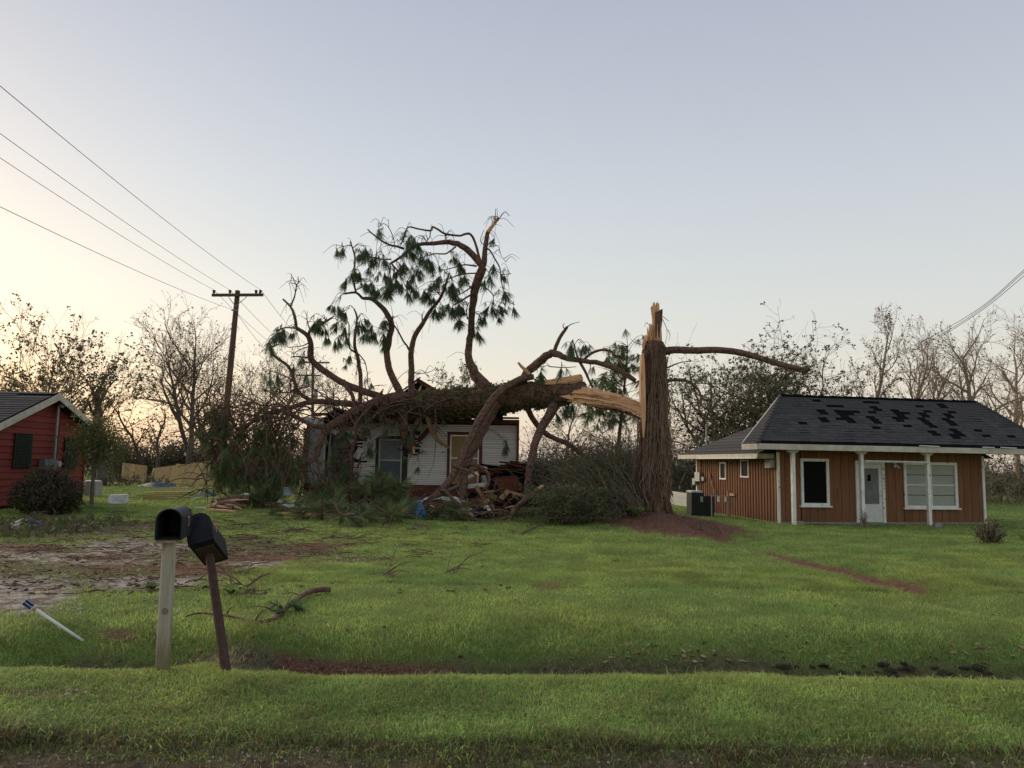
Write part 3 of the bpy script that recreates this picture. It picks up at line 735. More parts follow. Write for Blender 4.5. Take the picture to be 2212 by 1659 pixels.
# =================================================================== white house crushed by the tree
WY = 27.6
def white_house():
    org = Vector((W(655, 1090, WY).x, WY, 0.02))
    H = thing('white_house', 'white clapboard house over red brick, crushed under the fallen pine', 'house', org)
    def P(u, v, dy=0.0): q = W(u, v, WY + dy); return q - org
    Lw = P(1119, 1000).x; zt = P(900, 910).z; zsill = P(760, 1046).z; DEP = 7.5
    # side + back walls (dark inside)
    b = MB(); b.box((.06, DEP / 2, zt / 2), (.10, DEP - .2, zt)); b.build('side_wall', M_siding, H)
    b = MB(); b.box((Lw - .06, DEP / 2, zt / 2), (.10, DEP - .2, zt)); b.build('side_wall', M_siding, H)
    b = MB(); b.box((Lw / 2, DEP, zt / 2), (Lw, .1, zt)); b.build('back_wall', M_int, H)
    b = MB(); b.box((Lw / 2, DEP / 2, -.0), (Lw, DEP, .25)); b.build('floor_slab', M_conc, H)
    # sheathing behind the boards, in pieces round the openings
    ops = [(P(694, 935).x, P(763, 1046).x, zsill, P(720, 938).z),   # torn wide window
           (P(813, 945).x, P(879, 1046).x, -1.0, P(840, 943).z),    # door
           (P(967, 934).x, P(1040, 1046).x, P(1000, 1046).z, P(1000, 934).z)]  # boarded window
    xs = sorted([0.0, Lw] + [o[0] for o in ops] + [o[1] for o in ops]); sh = MB()
    for i in range(len(xs) - 1):
        a0, a1 = xs[i], xs[i + 1]; mid = (a0 + a1) / 2; op = next((o for o in ops if o[0] < mid < o[1]), None)
        if op is None: sh.box((mid, .03, zt / 2), (a1 - a0, .03, zt))
        else:
            sh.box((mid, .03, (op[3] + zt) / 2), (a1 - a0, .03, zt - op[3]))
            if op[2] > 0: sh.box((mid, .03, op[2] / 2), (a1 - a0, .03, op[2]))
    sh.build('sheathing', M_blkw, H)  # coloured black so the gaps imitate the shadow line under each clapboard
    # clapboards
    rows = 34; z0 = zsill + .01; rh = (zt - .10 - z0) / rows
    holes = [(P(872, 1000).x, P(906, 1000).x, P(880, 983).z, P(880, 930).z)]
    for r_ in range(rows):
        zc = z0 + (r_ + .5) * rh; segs = [(.10, Lw - .06)]
        cut = [o for o in ops if o[2] - .02 < zc < o[3]] + [o for o in holes if o[2] < zc < o[3] and random.random() < .8]
        if P(880, 935).z > zc > P(880, 1000).z: cut.append((P(763, 1000).x - .05, P(763, 1000).x + random.uniform(.05, .5), 0, 9))
        for o in cut:
            ns = []
            for (s0, s1) in segs:
                j = random.uniform(-.03, .05) if o in holes else 0
                if o[0] > s0: ns.append((s0, min(s1, o[0] + j)))
                if o[1] < s1: ns.append((max(s0, o[1] - j), s1))
            segs = [s for s in ns if s[1] - s[0] > .04]
        for (s0, s1) in segs:
            if s1 < P(695, 1000).x + .05: continue         # left bay is a smooth panel
            tilt = 0
            if s1 < P(815, 1000).x and random.random() < .35: tilt = random.uniform(-.05, .09)
            cube('clapboard', H, ((s0 + s1) / 2, -.006 - .002 * (r_ % 2), zc), (s1 - s0, .016, rh - .010), M_siding, (R(-12), tilt, 0))
    # torn diagonal siding boards over the wide window
    for (ua, va, ub, vb, wd, m_) in ((707, 923, 768, 957, .17, M_siding), (705, 915, 772, 938, .12, M_siding), (772, 930, 826, 912, .09, M_siding), (782, 968, 770, 990, .22, M_siding), (790, 975, 812, 962, .05, M_white), (788, 960, 828, 936, .05, M_white), (793, 982, 812, 972, .05, M_siding), (790, 992, 812, 986, .06, M_siding)):
        p, q = P(ua, va), P(ub, vb); d = q - p; cube('torn_board', H, ((p.x + q.x) / 2, -.09 - random.random() * .05, (p.z + q.z) / 2), (d.length, .03, wd), m_, (0, -math.atan2(d.z, d.x), random.uniform(-.05, .05)))
    # left corner: brick pier and pale panel
    x0, x1 = P(662, 1000).x, P(695, 1000).x; za, zb = zsill + .01, P(670, 925).z
    cube('pale_panel', H, ((x0 + x1) / 2 + .02, -.03, (za + zb) / 2), (x1 - x0 + .05, .02, zb - za), M_pale)
    cube('white_jamb', H, (x1 + .09, -.035, (za + zb) / 2), (.06, .05, zb - za), M_white)
    bt = MB(); bt.box((0, 0, 0), (1, 1, 1)); bm_ = bt.mesh('brick', M_brick)
    def brick(p, s, par):
        o = bpy.data.objects.new('brick', bm_); COL.objects.link(o); o.parent = par; o.location = p; o.scale = s
    # brick skirt below the boards
    zs = zsill - .02
    sk = MB(); sk.box((Lw / 2, -.01, (zs - .05) / 2 + .0), (Lw + .02, .06, zs + .05)); skirt = sk.build('brick_skirt', M_mort, H)
    rh2 = .082; bl = .235; nb = 0; rr = 0; z = zs - rh2 / 2 - .085
    for k in range(int(Lw / .085)):                                     # soldier course
        xx = .05 + k * .085
        if any(o[0] < xx < o[1] for o in ops[1:2]): continue
        brick((xx, -.045, zs - .05), (.072, .05, .115), skirt); nb += 1
    z = zs - .15
    while z > .02 and nb < 295:
        xx = (bl / 2 if rr % 2 else 0)
        while xx < Lw and nb < 295:
            if xx + bl < Lw and not (ops[1][0] - .1 < xx + bl / 2 < ops[1][1] + .1): brick((xx + bl / 2, -.043, z), (bl - .014, .035, rh2 - .014), skirt); nb += 1
            xx += bl
        z -= rh2; rr += 1
    # left pier of stacked bricks (edge on)
    px = P(655, 1000).x; pier = MB(); pier.box((px + .09, -.0, (zsill + zb) / 2), (.16, .14, zb - zsill)); pr = pier.build('brick_pier', M_mort, H)
    zz = zsill + .04
    M_oldb = mat('worn_brick', (0.30, 0.19, 0.12), (0.22, 0.13, 0.085), 10, 0.9, .004, vary=.2)
    while zz < zb: cube('pier_brick', pr, (px + .09 + random.uniform(-.012, .012), -.05, zz), (.20, .07, .072), M_oldb); zz += .085
    cube('window_sill', H, ((P(695, 1000).x + P(811, 1000).x) / 2, -.05, zsill - .005), (P(811, 1000).x - P(695, 1000).x, .13, .05), M_grey)
    # inside of the torn window
    ox0, ox1, oz0, oz1 = ops[0]
    cube('interior_panel', H, ((ox0 + ox1) / 2 + .15, .35, (oz0 + oz1) / 2), (ox1 - ox0 - .25, .03, oz1 - oz0), M_int, (0, 0, .12))
    cube('window_post', H, (ox0 + .18, .12, (oz0 + oz1) / 2), (.09, .08, oz1 - oz0), M_blkw, (0, .06, 0))
    for k in range(5): cube('batten', H, ((ox0 + ox1) / 2 + .1, .30, oz1 - .18 - k * .16), (ox1 - ox0 - .4, .03, .03), M_blkw, (0, -.06, .12))
    # header fascia, left white and right brown
    p, q = P(652, 905), P(735, 912); cube('fascia', H, ((p.x + q.x) / 2, -.14, (p.z + q.z) / 2 + .0), (q.x - p.x, .05, .22), M_trim)
    p, q = P(905, 905), P(1121, 914); cube('fascia', H, ((p.x + q.x) / 2, -.14, zt + .02), (q.x - p.x, .05, .16), M_rust)
    cube('fascia_trim', H, ((p.x + q.x) / 2, -.12, zt + .16), (q.x - p.x, .12, .07), M_rust)
    cube('corner_post', H, (Lw - .02, -.05, (zt + zsill) / 2 + .1), (.09, .08, zt - zsill), M_rust)
    # entry door with storm screen
    dx0, dx1, _, dz1 = ops[1]
    fr = MB(); zb_ = P(840, 1075).z
    for xx, wd in ((dx0 + .05, .10), (dx1 - .09, .18)): fr.box((xx, -.02, (zb_ + dz1) / 2), (wd, .06, dz1 - zb_))
    fr.box(((dx0 + dx1) / 2, -.02, dz1 - .04), (dx1 - dx0 - .3, .06, .08)); door = fr.build('entry_door', M_shut, H)
    s0, s1 = dx0 + .11, dx1 - .19; st, sb = dz1 - .09, zb_ + .05
    w = MB(); w.box((s0 + .03, -.06, (st + sb) / 2), (.05, .03, st - sb)); w.box((s1 - .03, -.06, (st + sb) / 2), (.05, .03, st - sb)); w.box(((s0 + s1) / 2, -.06, st - .03), (s1 - s0 - .12, .03, .05))
    zm = P(880, 995).z; w.box(((s0 + s1) / 2, -.06, zm), (s1 - s0 - .12, .03, .05)); w.build('storm_frame', M_beige, door)
    cube('screen', door, ((s0 + s1) / 2, -.045, (st + zm) / 2), (s1 - s0 - .1, .01, st - zm - .03), M_dgrey)
    zl = P(880, 1048).z
    cube('screen', door, ((s0 + s1) / 2, -.045, (zm + zl) / 2), (s1 - s0 - .1, .01, zm - zl), M_screen)
    cube('kick_panel', door, ((s0 + s1) / 2, -.05, (zl + sb) / 2), (s1 - s0 - .1, .02, zl - sb), M_beige)
    # boarded window on the right
    bx0, bx1, bz0, bz1 = ops[2]
    f = MB(); f.box(((bx0 + bx1) / 2, -.035, bz1 - .04), (bx1 - bx0, .07, .09)); f.box((bx0 + .05, -.035, (bz0 + bz1) / 2), (.09, .07, bz1 - bz0 - .14)); f.box((bx1 - .05, -.035, (bz0 + bz1) / 2), (.09, .07, bz1 - bz0 - .14)); bw_ = f.build('boarded_window', M_rust, H)
    f = MB(); f.box(((bx0 + bx1) / 2, -.05, bz1 - .12), (bx1 - bx0 - .24, .04, .045)); f.box((bx0 + .13, -.05, (bz0 + bz1) / 2 - .04), (.04, .04, bz1 - bz0 - .2)); f.box((bx1 - .13, -.05, (bz0 + bz1) / 2 - .04), (.04, .04, bz1 - bz0 - .2)); f.box(((bx0 + bx1) / 2, -.05, P(880, 988).z), (bx1 - bx0 - .3, .04, .04)); f.build('sash', M_trim, bw_)
    zmid = P(880, 988).z
    cube('plywood', bw_, ((bx0 + bx1) / 2, -.025, (bz1 - .1 + zmid) / 2), (bx1 - bx0 - .26, .012, bz1 - .1 - zmid), M_ply)
    cube('plywood', bw_, ((bx0 + bx1) / 2, -.022, (bz0 + zmid) / 2), (bx1 - bx0 - .26, .012, zmid - bz0), M_ply)
    # splintered hole where a limb went through
    for k in range(16):
        p = P(random.uniform(868, 912), random.uniform(935, 985)); cube('splinter', H, (p.x, -.06 - random.random() * .1, p.z), (random.uniform(.15, .4), .02, .03), random.choice([M_blkw, M_blkw, M_siding]), (random.uniform(-.3, .3), random.uniform(-.5, .4), random.uniform(-.4, .4)))
    # collapsed roof: two broken gable planes behind the trunk, torn edges in front
    pk = P(905, 822, 3.2)
    def slab(pts, th, m_, nm):
        b = MB(); b.prism(pts, (0, 0, -th)); return b.build(nm, m_, H)
    pe = P(992, 873, 3.0); pf = P(868, 848, 2.8)
    slab([pk + Vector((0, 0, 0)), pe, pe + Vector((0, 4, -.2)), pk + Vector((0, 4, -.5))], .10, M_rust, 'roof_deck')
    slab([pf, pk, pk + Vector((0, 4, -.5)), pf + Vector((-.3, 4, -.6))], .10, M_felt, 'roof_deck')
    for k in range(4):
        t = k / 4; a_ = pf.lerp(pk, t); b_ = pf.lerp(pk, t + .3); cube('shingle_strip', H, ((a_.x + b_.x) / 2, a_.y - .08, (a_.z + b_.z) / 2 + .04), ((b_ - a_).length + .1, .5, .03), M_shin, (.1, -math.atan2(b_.z - a_.z, b_.x - a_.x) + random.uniform(-.08, .08), 0))
    d = pe - pk; cube('rafter', H, ((pk.x + pe.x) / 2, pk.y - .08, (pk.z + pe.z) / 2 - .02), (d.length + .2, .10, .16), M_rust, (0, -math.atan2(d.z, d.x), 0))
    g_ = MB(); g_.prism([pk + Vector((0, .05, -.1)), pe + Vector((0, .05, -.1)), pe + Vector((0, .05, -1.0)), pf + Vector((0, .05, -1.2)), pf + Vector((0, .05, -.1))], (0, .05, 0)); g_.build('gable_end', M_blkw, H)
    # the rest of the roof lies broken over the rooms
    for k in range(34):
        xx = random.uniform(1.0, Lw - 1.2); yy = random.uniform(.6, DEP - .8); zz = zt + random.uniform(-.1, .32)
        cube('roof_sheet', H, (xx, yy, zz), (random.uniform(.9, 2.2), random.uniform(.8, 1.6), .04), random.choice([M_felt, M_shin, M_rust, M_felt]), (random.uniform(-.3, .3), random.uniform(-.25, .25), random.uniform(-.5, .5)))
    for k in range(26):
        u = random.uniform(700, 1110); p = P(u, random.uniform(889, 908)); cube('roof_scrap', H, (p.x, random.uniform(-.35, .2), p.z), (random.uniform(.3, .9), random.uniform(.2, .5), random.uniform(.02, .09)), random.choice([M_felt, M_blkw, M_rust, M_rust]), (random.uniform(-.5, .5), random.uniform(-.3, .3), random.uniform(-.4, .4)))
    # hanging torn roofing at the left
    b = MB()
    for (u0, v0, u1, v1) in ((712, 890, 745, 912), (704, 903, 728, 922), (722, 884, 760, 904), (742, 886, 775, 900)):
        p, q = P(u0, v0), P(u1, v1); b.box(((p.x + q.x) / 2, -.2, (p.z + q.z) / 2), (q.x - p.x, .25, p.z - q.z), (random.uniform(-.2, .2), random.uniform(-.25, .25), random.uniform(-.2, .2)))
    b.build('torn_roofing', M_felt, H)
    p, q = P(675, 892), P(740, 897); cube('exposed_rafter', H, ((p.x + q.x) / 2, .1, (p.z + q.z) / 2), (q.x - p.x, .06, .10), M_rust)
    p, q = P(935, 896), P(968, 906); cube('metal_flashing', H, ((p.x + q.x) / 2, -.22, (p.z + q.z) / 2), (.45, .2, .03), M_grey, (.3, -.1, .1))
    p, q = P(900, 958), P(925, 930); d = q - p; cube('broken_rafter', H, ((p.x + q.x) / 2, -.12, (p.z + q.z) / 2), (d.length + .2, .08, .15), M_rust, (0, -math.atan2(d.z, d.x), 0))
    # bits of white soffit hanging at the far left
    for (u0, v0, u1, v1) in ((633, 930, 652, 905), (640, 945, 656, 922)):
        p, q = P(u0, v0, -.6), P(u1, v1, -.6); d = q - p; cube('hanging_soffit', H, ((p.x + q.x) / 2, -.5, (p.z + q.z) / 2), (d.length, .4, .025), M_beige, (.4, -math.atan2(d.z, d.x), 0))
    return H, org
WH, WORG = white_house()
# ------------------------------------------------------------------ trees
M_barkd = mat('bark_dark', (0.075, 0.056, 0.042), (0.12, 0.092, 0.07), 14, 0.95, 0.02, stretch=(1, 1, .25))
M_barkg = mat('bark_grey', (0.10, 0.085, 0.068), (0.16, 0.135, 0.11), 14, 0.95, 0.02, stretch=(1, 1, .25))
M_barkp = mat('bark_pale', (0.23, 0.19, 0.145), (0.32, 0.27, 0.21), 14, 0.95, 0.02, stretch=(1, 1, .25))
M_twig = mat('twig_brown', (0.13, 0.095, 0.068), (0.175, 0.13, 0.095), 8, 0.9)
M_twigp = mat('twig_pale', (0.21, 0.165, 0.12), (0.27, 0.215, 0.16), 8, 0.9)
M_leafd = mat('leaf_dark', (0.075, 0.085, 0.040), (0.115, 0.115, 0.055), 3, 0.6, trans=0.35)
M_leafo = mat('leaf_oak', (0.085, 0.10, 0.050), (0.135, 0.14, 0.07), 3, 0.6, trans=0.35)
M_leafb = mat('leaf_brown', (0.13, 0.10, 0.05), (0.18, 0.14, 0.07), 3, 0.7, trans=0.3)
M_leafg = mat('leaf_green', (0.075, 0.12, 0.035), (0.12, 0.165, 0.05), 3, 0.6, trans=0.4)
M_leafy = mat('leaf_yellowgreen', (0.15, 0.18, 0.045), (0.11, 0.14, 0.04), 3, 0.6, trans=0.4)
M_shrub = mat('leaf_shrub', (0.060, 0.066, 0.034), (0.095, 0.092, 0.050), 3, 0.7, trans=0.3)

def rvec(rnd):
    while True:
        v = Vector((rnd.uniform(-1, 1), rnd.uniform(-1, 1), rnd.uniform(-1, 1)))
        if 0.05 < v.length < 1: return v.normalized()

def leafcard(mb, p, size, rnd, droop=0.0):
    a = rvec(rnd); b = a.cross(rvec(rnd))
    if b.length < .1: return
    b = b.normalized(); c = a * size; d = b * size * .55
    mb.add([p - d * .6, p + c * .5 - d, p + c * 1.1, p + c * .5 + d], [(0, 1, 2, 3)])

def tree(name, label, base, height, spread, seed, bark, twig, leafm=None, leaf_n=3, leaf_size=.12, levels=3, n1=9, n2=8, n3=7, lean=(0, 0), up=0.35, wob=.18,
         crown_start=.3, r0=None, group=None, leaf_tip=True, broken=False, forks=None, twig_r=.013, clump=0.0):
    rnd = random.Random(seed); base = Vector(base)
    T = thing(name, label, 'tree', base, group=group)
    trunk, br, lf = MB(), MB(), MB()
    r0 = r0 or height * .022
    tips = []
    def grow(p, d, length, r, lvl, mb):
        segs = (9, 6, 4, 3, 2)[min(lvl, 4)]; pts = [p.copy()]; rad = [r]; dirs = [d.copy()]
        st = length / segs
        for i in range(segs):
            d = (d + rvec(rnd) * wob * (1 + .35 * lvl) + Vector((0, 0, up * (.10 + .05 * lvl)))).normalized()
            p = p + d * st; pts.append(p.copy()); rad.append(max(twig_r * .5, r * (1 - .78 * (i + 1) / segs))); dirs.append(d.copy())
        if lvl == 0 and broken: rad = [max(x, r * .55) for x in rad]
        mb.tube(pts, rad, (9, 6, 4, 3, 3)[min(lvl, 4)], cap=lvl < 2, rough=.10 if lvl < 2 else 0, rnd=rnd)
        if lvl >= levels:
            tips.append((pts[-1], d)); 
            if rnd.random() < .6: tips.append((pts[-2], d))
            return
        n = (n1, n2, n3, 4)[min(lvl, 3)]
        for k in range(n):
            t = (crown_start if lvl == 0 else .25) + (1 - (crown_start if lvl == 0 else .25)) * (k + rnd.random()) / n
            f = t * segs; i = min(int(f), segs - 1); q = pts[i].lerp(pts[i + 1], f - i); dd = dirs[i]
            side = rvec(rnd); side = (side - dd * side.dot(dd))
            if side.length < .1: continue
            side.normalize()
            if lvl == 0: side = Vector((math.cos(k * 2.4 + seed), math.sin(k * 2.4 + seed) * .85, .1)).normalized()
            a = rnd.uniform(.55, 1.0) if lvl else rnd.uniform(.6, 1.05) * (spread / (height * .5)) ** .5
            nd = (dd * math.cos(a) + side * math.sin(a)).normalized()
            ln = (spread * (1.15 - .45 * t) if lvl == 0 else length * rnd.uniform(.38, .62))
            grow(q, nd, ln * rnd.uniform(.75, 1.1), max(twig_r * .7, rad[i] * rnd.uniform(.48, .68)), lvl + 1, br)
    d0 = Vector((lean[0], lean[1], 1)).normalized()
    if forks:
        for (lx, ly, fr) in forks: grow(base.copy(), Vector((lx, ly, 1)).normalized(), height * fr, r0 * .8, 0, trunk)
    else: grow(base.copy(), d0, height, r0, 0, trunk)
    trunk.build('trunk', bark, T, off=base, smooth=True)
    br.build('branches', twig, T, off=base)
    if leafm is not None and leaf_n > 0:
        cl = lambda p: 1.0
        for (p, d) in tips:
            k = leaf_n if rnd.random() < 1 - clump else (leaf_n * 3 if rnd.random() < .3 else 0)
            k = int(k) + (1 if rnd.random() < k - int(k) else 0)
            for _ in range(int(k)): leafcard(lf, p + rvec(rnd) * leaf_size * .7 - d * rnd.random() * .12, leaf_size * rnd.uniform(.6, 1.2), rnd)
        if lf.f: lf.build('foliage', leafm, T, off=base)
    return T
def tcopy(T, loc, rotz, scale, label, group=None):
    c = T.copy(); COL.objects.link(c); c.location = loc; c.rotation_euler = (0, 0, rotz); c.scale = (scale,) * 3
    c['label'] = label
    if group: c['group'] = group
    for ch in T.children:
        k = ch.copy(); COL.objects.link(k); k.parent = c
    return c
def tb(u, Y):                      # tree base on the ground at image column u and depth Y
    x = W(u, 1020, Y).x; return Vector((x, Y, gzf(x, Y) - .05))
def th(u, v, Y): return (W(u, v, Y).z - gzf(0, Y)) * .80

# left group
tree('magnolia_tree', 'tall tree with leaf tufts standing behind the red house roof', tb(112, 40), th(130, 650, 40) * .84, 4.4, 11, M_barkd, M_twig, M_leafd, 1.7, .12, n1=11, n2=8, n3=7, up=.55, crown_start=.18, clump=.8, forks=[(-.10, 0, .97), (.16, .05, .86), (-.3, .1, .72)])
tree('leafy_tree', 'leafy tree at the left edge behind the red house roof', tb(25, 41), th(30, 790, 41) * .85, 3.4, 12, M_barkd, M_twig, M_leafd, 1.6, .12, n1=9, up=.5, crown_start=.15, clump=.78, forks=[(-.2, 0, .9), (.2, 0, .95)])
tree('snapped_tree', 'snapped grey trunk with one bent limb right of the red house', tb(222, 42), th(240, 795, 42), 2.0, 13, M_barkg, M_twig, M_leafd, 2, .14, n1=6, n2=4, n3=3, crown_start=.62, r0=.30, broken=True, lean=(.03, 0))
tree('slender_tree', 'tall slender bare tree left of the utility pole', tb(412, 48), th(385, 690, 48), 4.2, 14, M_barkg, M_twig, M_leafd, .5, .10, n1=13, n2=8, n3=7, up=.6, crown_start=.35, lean=(-.05, 0), r0=.22)
tree('slender_tree', 'tall bare tree with a top leaning left toward the red house', tb(425, 50), th(330, 700, 50), 3.6, 15, M_barkg, M_twig, M_leafd, .6, .09, n1=12, n2=8, n3=7, up=.5, crown_start=.45, lean=(-.30, 0), r0=.2)
tree('twisted_tree', 'thin crooked dead tree rising over the tan fence', tb(318, 47), th(318, 810, 47), 1.6, 16, M_barkd, M_twig, None, n1=6, n2=4, n3=3, wob=.3, crown_start=.3, r0=.13, lean=(.1, 0))
tree('twisted_tree', 'crooked thin trunk beside the slender trees over the fence', tb(338, 46), th(350, 790, 46), 1.8, 17, M_barkd, M_twig, M_leafd, .6, .13, n1=7, n2=4, n3=3, wob=.34, crown_start=.3, r0=.13, lean=(.12, 0))
tree('round_bare_tree', 'bushy bare tree just left of the utility pole top', tb(468, 52), th(465, 735, 52), 3.8, 18, M_barkd, M_twig, M_leafd, .7, .095, n1=13, n2=8, n3=7, up=.55, crown_start=.3, forks=[(-.12, 0, .95), (.14, 0, 1.0)])
tree('round_bare_tree', 'bushy bare tree just right of the utility pole', tb(548, 53), th(550, 750, 53), 4.2, 19, M_barkd, M_twig, M_leafd, .7, .095, n1=13, n2=8, n3=7, up=.5, crown_start=.25, forks=[(-.2, 0, .95), (.2, 0, .95)])
tree('small_tree', 'small wispy tree behind the left end of the fallen limbs', tb(690, 58), th(690, 795, 58), 3.2, 20, M_barkd, M_twig, M_leafd, .7, .10, n1=10, n2=8, n3=7, up=.4, crown_start=.3)
# centre, behind the white house
tree('leafy_tree', 'half bare round tree rising behind the fallen trunk', tb(1000, 60), th(1000, 790, 60), 3.4, 21, M_barkd, M_twig, M_leafo, 3, .11, n1=10, n2=8, n3=7, up=.4, crown_start=.35, clump=.5, forks=[(-.12, 0, .9), (.12, 0, 1.0)])
tree('small_tree', 'low bare tree behind the splintered butt of the trunk', tb(1215, 62), th(1215, 815, 62), 3.0, 22, M_barkg, M_twigp, M_leafb, .7, .13, n1=10, n2=8, n3=7, up=.4, crown_start=.3)
# oak right of the stump
tree('live_oak', 'large spreading oak with dark leaf clumps behind the stump', tb(1650, 47), th(1600, 690, 47) * .80, 6.2, 23, M_barkd, M_barkd, M_leafo, 2.6, .12, n1=13, n2=9, n3=7, up=.12, wob=.34, crown_start=.22, r0=.40, clump=.84, forks=[(-.42, 0, .92), (-.12, 0, 1.0), (.3, .1, .9), (.55, 0, .75)])
tree('live_oak', 'dark twisted oak directly behind the left end of the brown house', tb(1560, 44), th(1545, 735, 44) * .9, 4.6, 24, M_barkd, M_barkd, M_leafo, 2.4, .12, n1=11, n2=8, n3=7, up=.15, wob=.34, crown_start=.2, r0=.28, clump=.84, forks=[(-.25, 0, .95), (.25, 0, .9)])
# right, pale trees
pale = [(1872, 46, 660, 2.5, 31, 'tallest pale bare tree behind the brown house roof', (-.02, 0), .18), (1950, 50, 730, 3.4, 32, 'pale bare tree behind the middle of the brown roof', (-.12, 0), .22),
        (2010, 52, 745, 3.2, 33, 'reddish bare tree behind the right part of the brown roof', (.08, 0), .2), (2120, 48, 715, 3.8, 34, 'pale leaning bare tree above the right roof corner', (-.16, 0), .28), (2205, 52, 700, 3.8, 35, 'bare tree at the right edge above the roof corner', (-.03, 0), .26), (2260, 56, 690, 4.4, 36, 'pale bare tree half cut by the right edge of the view', (-.05, 0), .26)]
for (u, Y, v, sp, sd, lab, ln, r0) in pale:
    tree('pale_bare_tree', lab, tb(u, Y), th(u, v, Y) * 1.1, sp, sd, M_barkp, M_twigp, M_leafb, .5, .10, n1=13, n2=8, n3=7, up=.6, crown_start=.25, lean=ln, r0=r0, twig_r=.014)
tree('snapped_tree', 'pale snapped trunk sticking up behind the brown roof', tb(2046, 44), th(2046, 790, 44), 1.8, 37, M_barkp, M_twigp, None, n1=5, n2=4, n3=3, crown_start=.55, r0=.26, broken=True)

# ------------------------------------------------------------------ far thicket, one tangled mass
def thicket(name, label, x0, x1, y0, y1, h0, h1, n_, tw, leafn, lm, seed, hfun=None, ls=.13):
    rnd = random.Random(seed); b = MB(); lf = MB(); org = Vector(((x0 + x1) / 2, (y0 + y1) / 2, gzf((x0 + x1) / 2, (y0 + y1) / 2)))
    for i in range(n_):
        x = rnd.uniform(x0, x1); y = rnd.uniform(y0, y1); h = rnd.uniform(h0, h1) * (hfun(x) if hfun else 1)
        p = Vector((x, y, gzf(x, y) - .05)); d = Vector((rnd.uniform(-.5, .5), rnd.uniform(-.3, .3), 1)).normalized(); pts = [p.copy()]
        for k in range(3):
            d = (d + rvec(rnd) * .35).normalized(); p = p + d * h / 3; pts.append(p.copy())
        r = rnd.uniform(.012, .035); b.tube(pts, [r, r * .7, r * .5, r * .25], 3, cap=False)
        for k in range(3):
            q = pts[1].lerp(pts[3], rnd.random()); e = rvec(rnd); e.z = abs(e.z) * .6; b.tube([q, q + e * h * .18 + Vector((0, 0, .05)), q + e * h * .32], [r * .5, r * .4, r * .2], 3, cap=False)
        for k in range(leafn): leafcard(lf, pts[1].lerp(pts[3], rnd.random()) + rvec(rnd) * h * .14, ls * rnd.uniform(.6, 1.25), rnd)
    T = thing(name, label, 'brush', org); T['kind'] = 'stuff'
    b.build('stems', tw, T, off=org); 
    if lf.f: lf.build('leaves', lm, T, off=org)
    return T
thicket('far_thicket', 'brown tangled thicket along the far edge of the yards', -62, 62, 58, 66, 1.6, 4.6, 3400, M_barkg, 4, M_shrub, 41, hfun=lambda x: .45 + .9 * float(fbm(np.array([x * .35]), np.array([0.0]), 77)[0]))
thicket('fence_thicket', 'dark evergreen undergrowth behind the tan fence', -27, -17, 49, 54, 1.8, 4.0, 380, M_barkd, 30, M_shrub, 42, hfun=lambda x: .5 + .8 * float(fbm(np.array([x * .5]), np.array([0.0]), 78)[0]))
thicket('right_brush', 'brown storm brush heaped beyond the right corner of the brown house', 22, 42, 44, 52, 1.2, 3.4, 700, M_twigp, 10, M_shrub, 43)
thicket('yard_thicket', 'grey brown thicket behind the stump between the two houses', 1.5, 13, 46, 53, 2.0, 4.6, 760, M_barkg, 5, M_shrub, 44, hfun=lambda x: .5 + .9 * float(fbm(np.array([x * .5]), np.array([0.0]), 79)[0]))
thicket('pole_thicket', 'dark scrub behind the foot of the utility pole', -19, -9, 46, 52, 1.6, 3.6, 420, M_barkd, 10, M_shrub, 45, hfun=lambda x: .5 + .8 * float(fbm(np.array([x * .5]), np.array([0.0]), 80)[0]))
# ------------------------------------------------------------------ broken pine: stump and fallen trunk
M_pbark = mat('pine_bark', (0.080, 0.043, 0.029), (0.150, 0.088, 0.060), 9, 0.95, 0.035, bscale=11, stretch=(1, 1, .35), c3=(0.045, 0.028, 0.02), s3=7, t3=0.56)
M_pbarkh = mat('pine_bark_limb', (0.095, 0.054, 0.039), (0.185, 0.115, 0.085), 12, 0.95, 0.02, bscale=16, c3=(0.05, 0.032, 0.024), s3=10, t3=0.57)
M_wood = mat('split_wood', (0.68, 0.43, 0.25), (0.56, 0.32, 0.165), 9, 0.7, 0.012, bscale=30, stretch=(1, 1, .12), c3=(0.30, 0.15, 0.06), s3=5, t3=0.62, vary=.10)
M_woodh = mat('split_wood_lying', (0.70, 0.45, 0.265), (0.57, 0.33, 0.17), 9, 0.7, 0.012, bscale=30, stretch=(.12, 1, 1), c3=(0.34, 0.17, 0.07), s3=5, t3=0.62, vary=.10)
M_woodo = mat('split_wood_orange', (0.42, 0.21, 0.085), (0.30, 0.14, 0.055), 9, 0.75, 0.01, stretch=(.12, 1, 1))
M_vine = mat('vine_stem', (0.15, 0.10, 0.07), (0.22, 0.155, 0.11), 12, 0.9)
M_needle = mat('pine_needles', (0.070, 0.115, 0.058), (0.115, 0.165, 0.080), 2.5, 0.6, trans=0.3, vary=.18)
M_needled = mat('pine_needles_heap', (0.085, 0.125, 0.050), (0.145, 0.185, 0.070), 1.2, 0.6, trans=0.3)
M_moss = mat('resurrection_fern', (0.075, 0.085, 0.030), (0.125, 0.12, 0.05), 4, 0.8, trans=0.25)

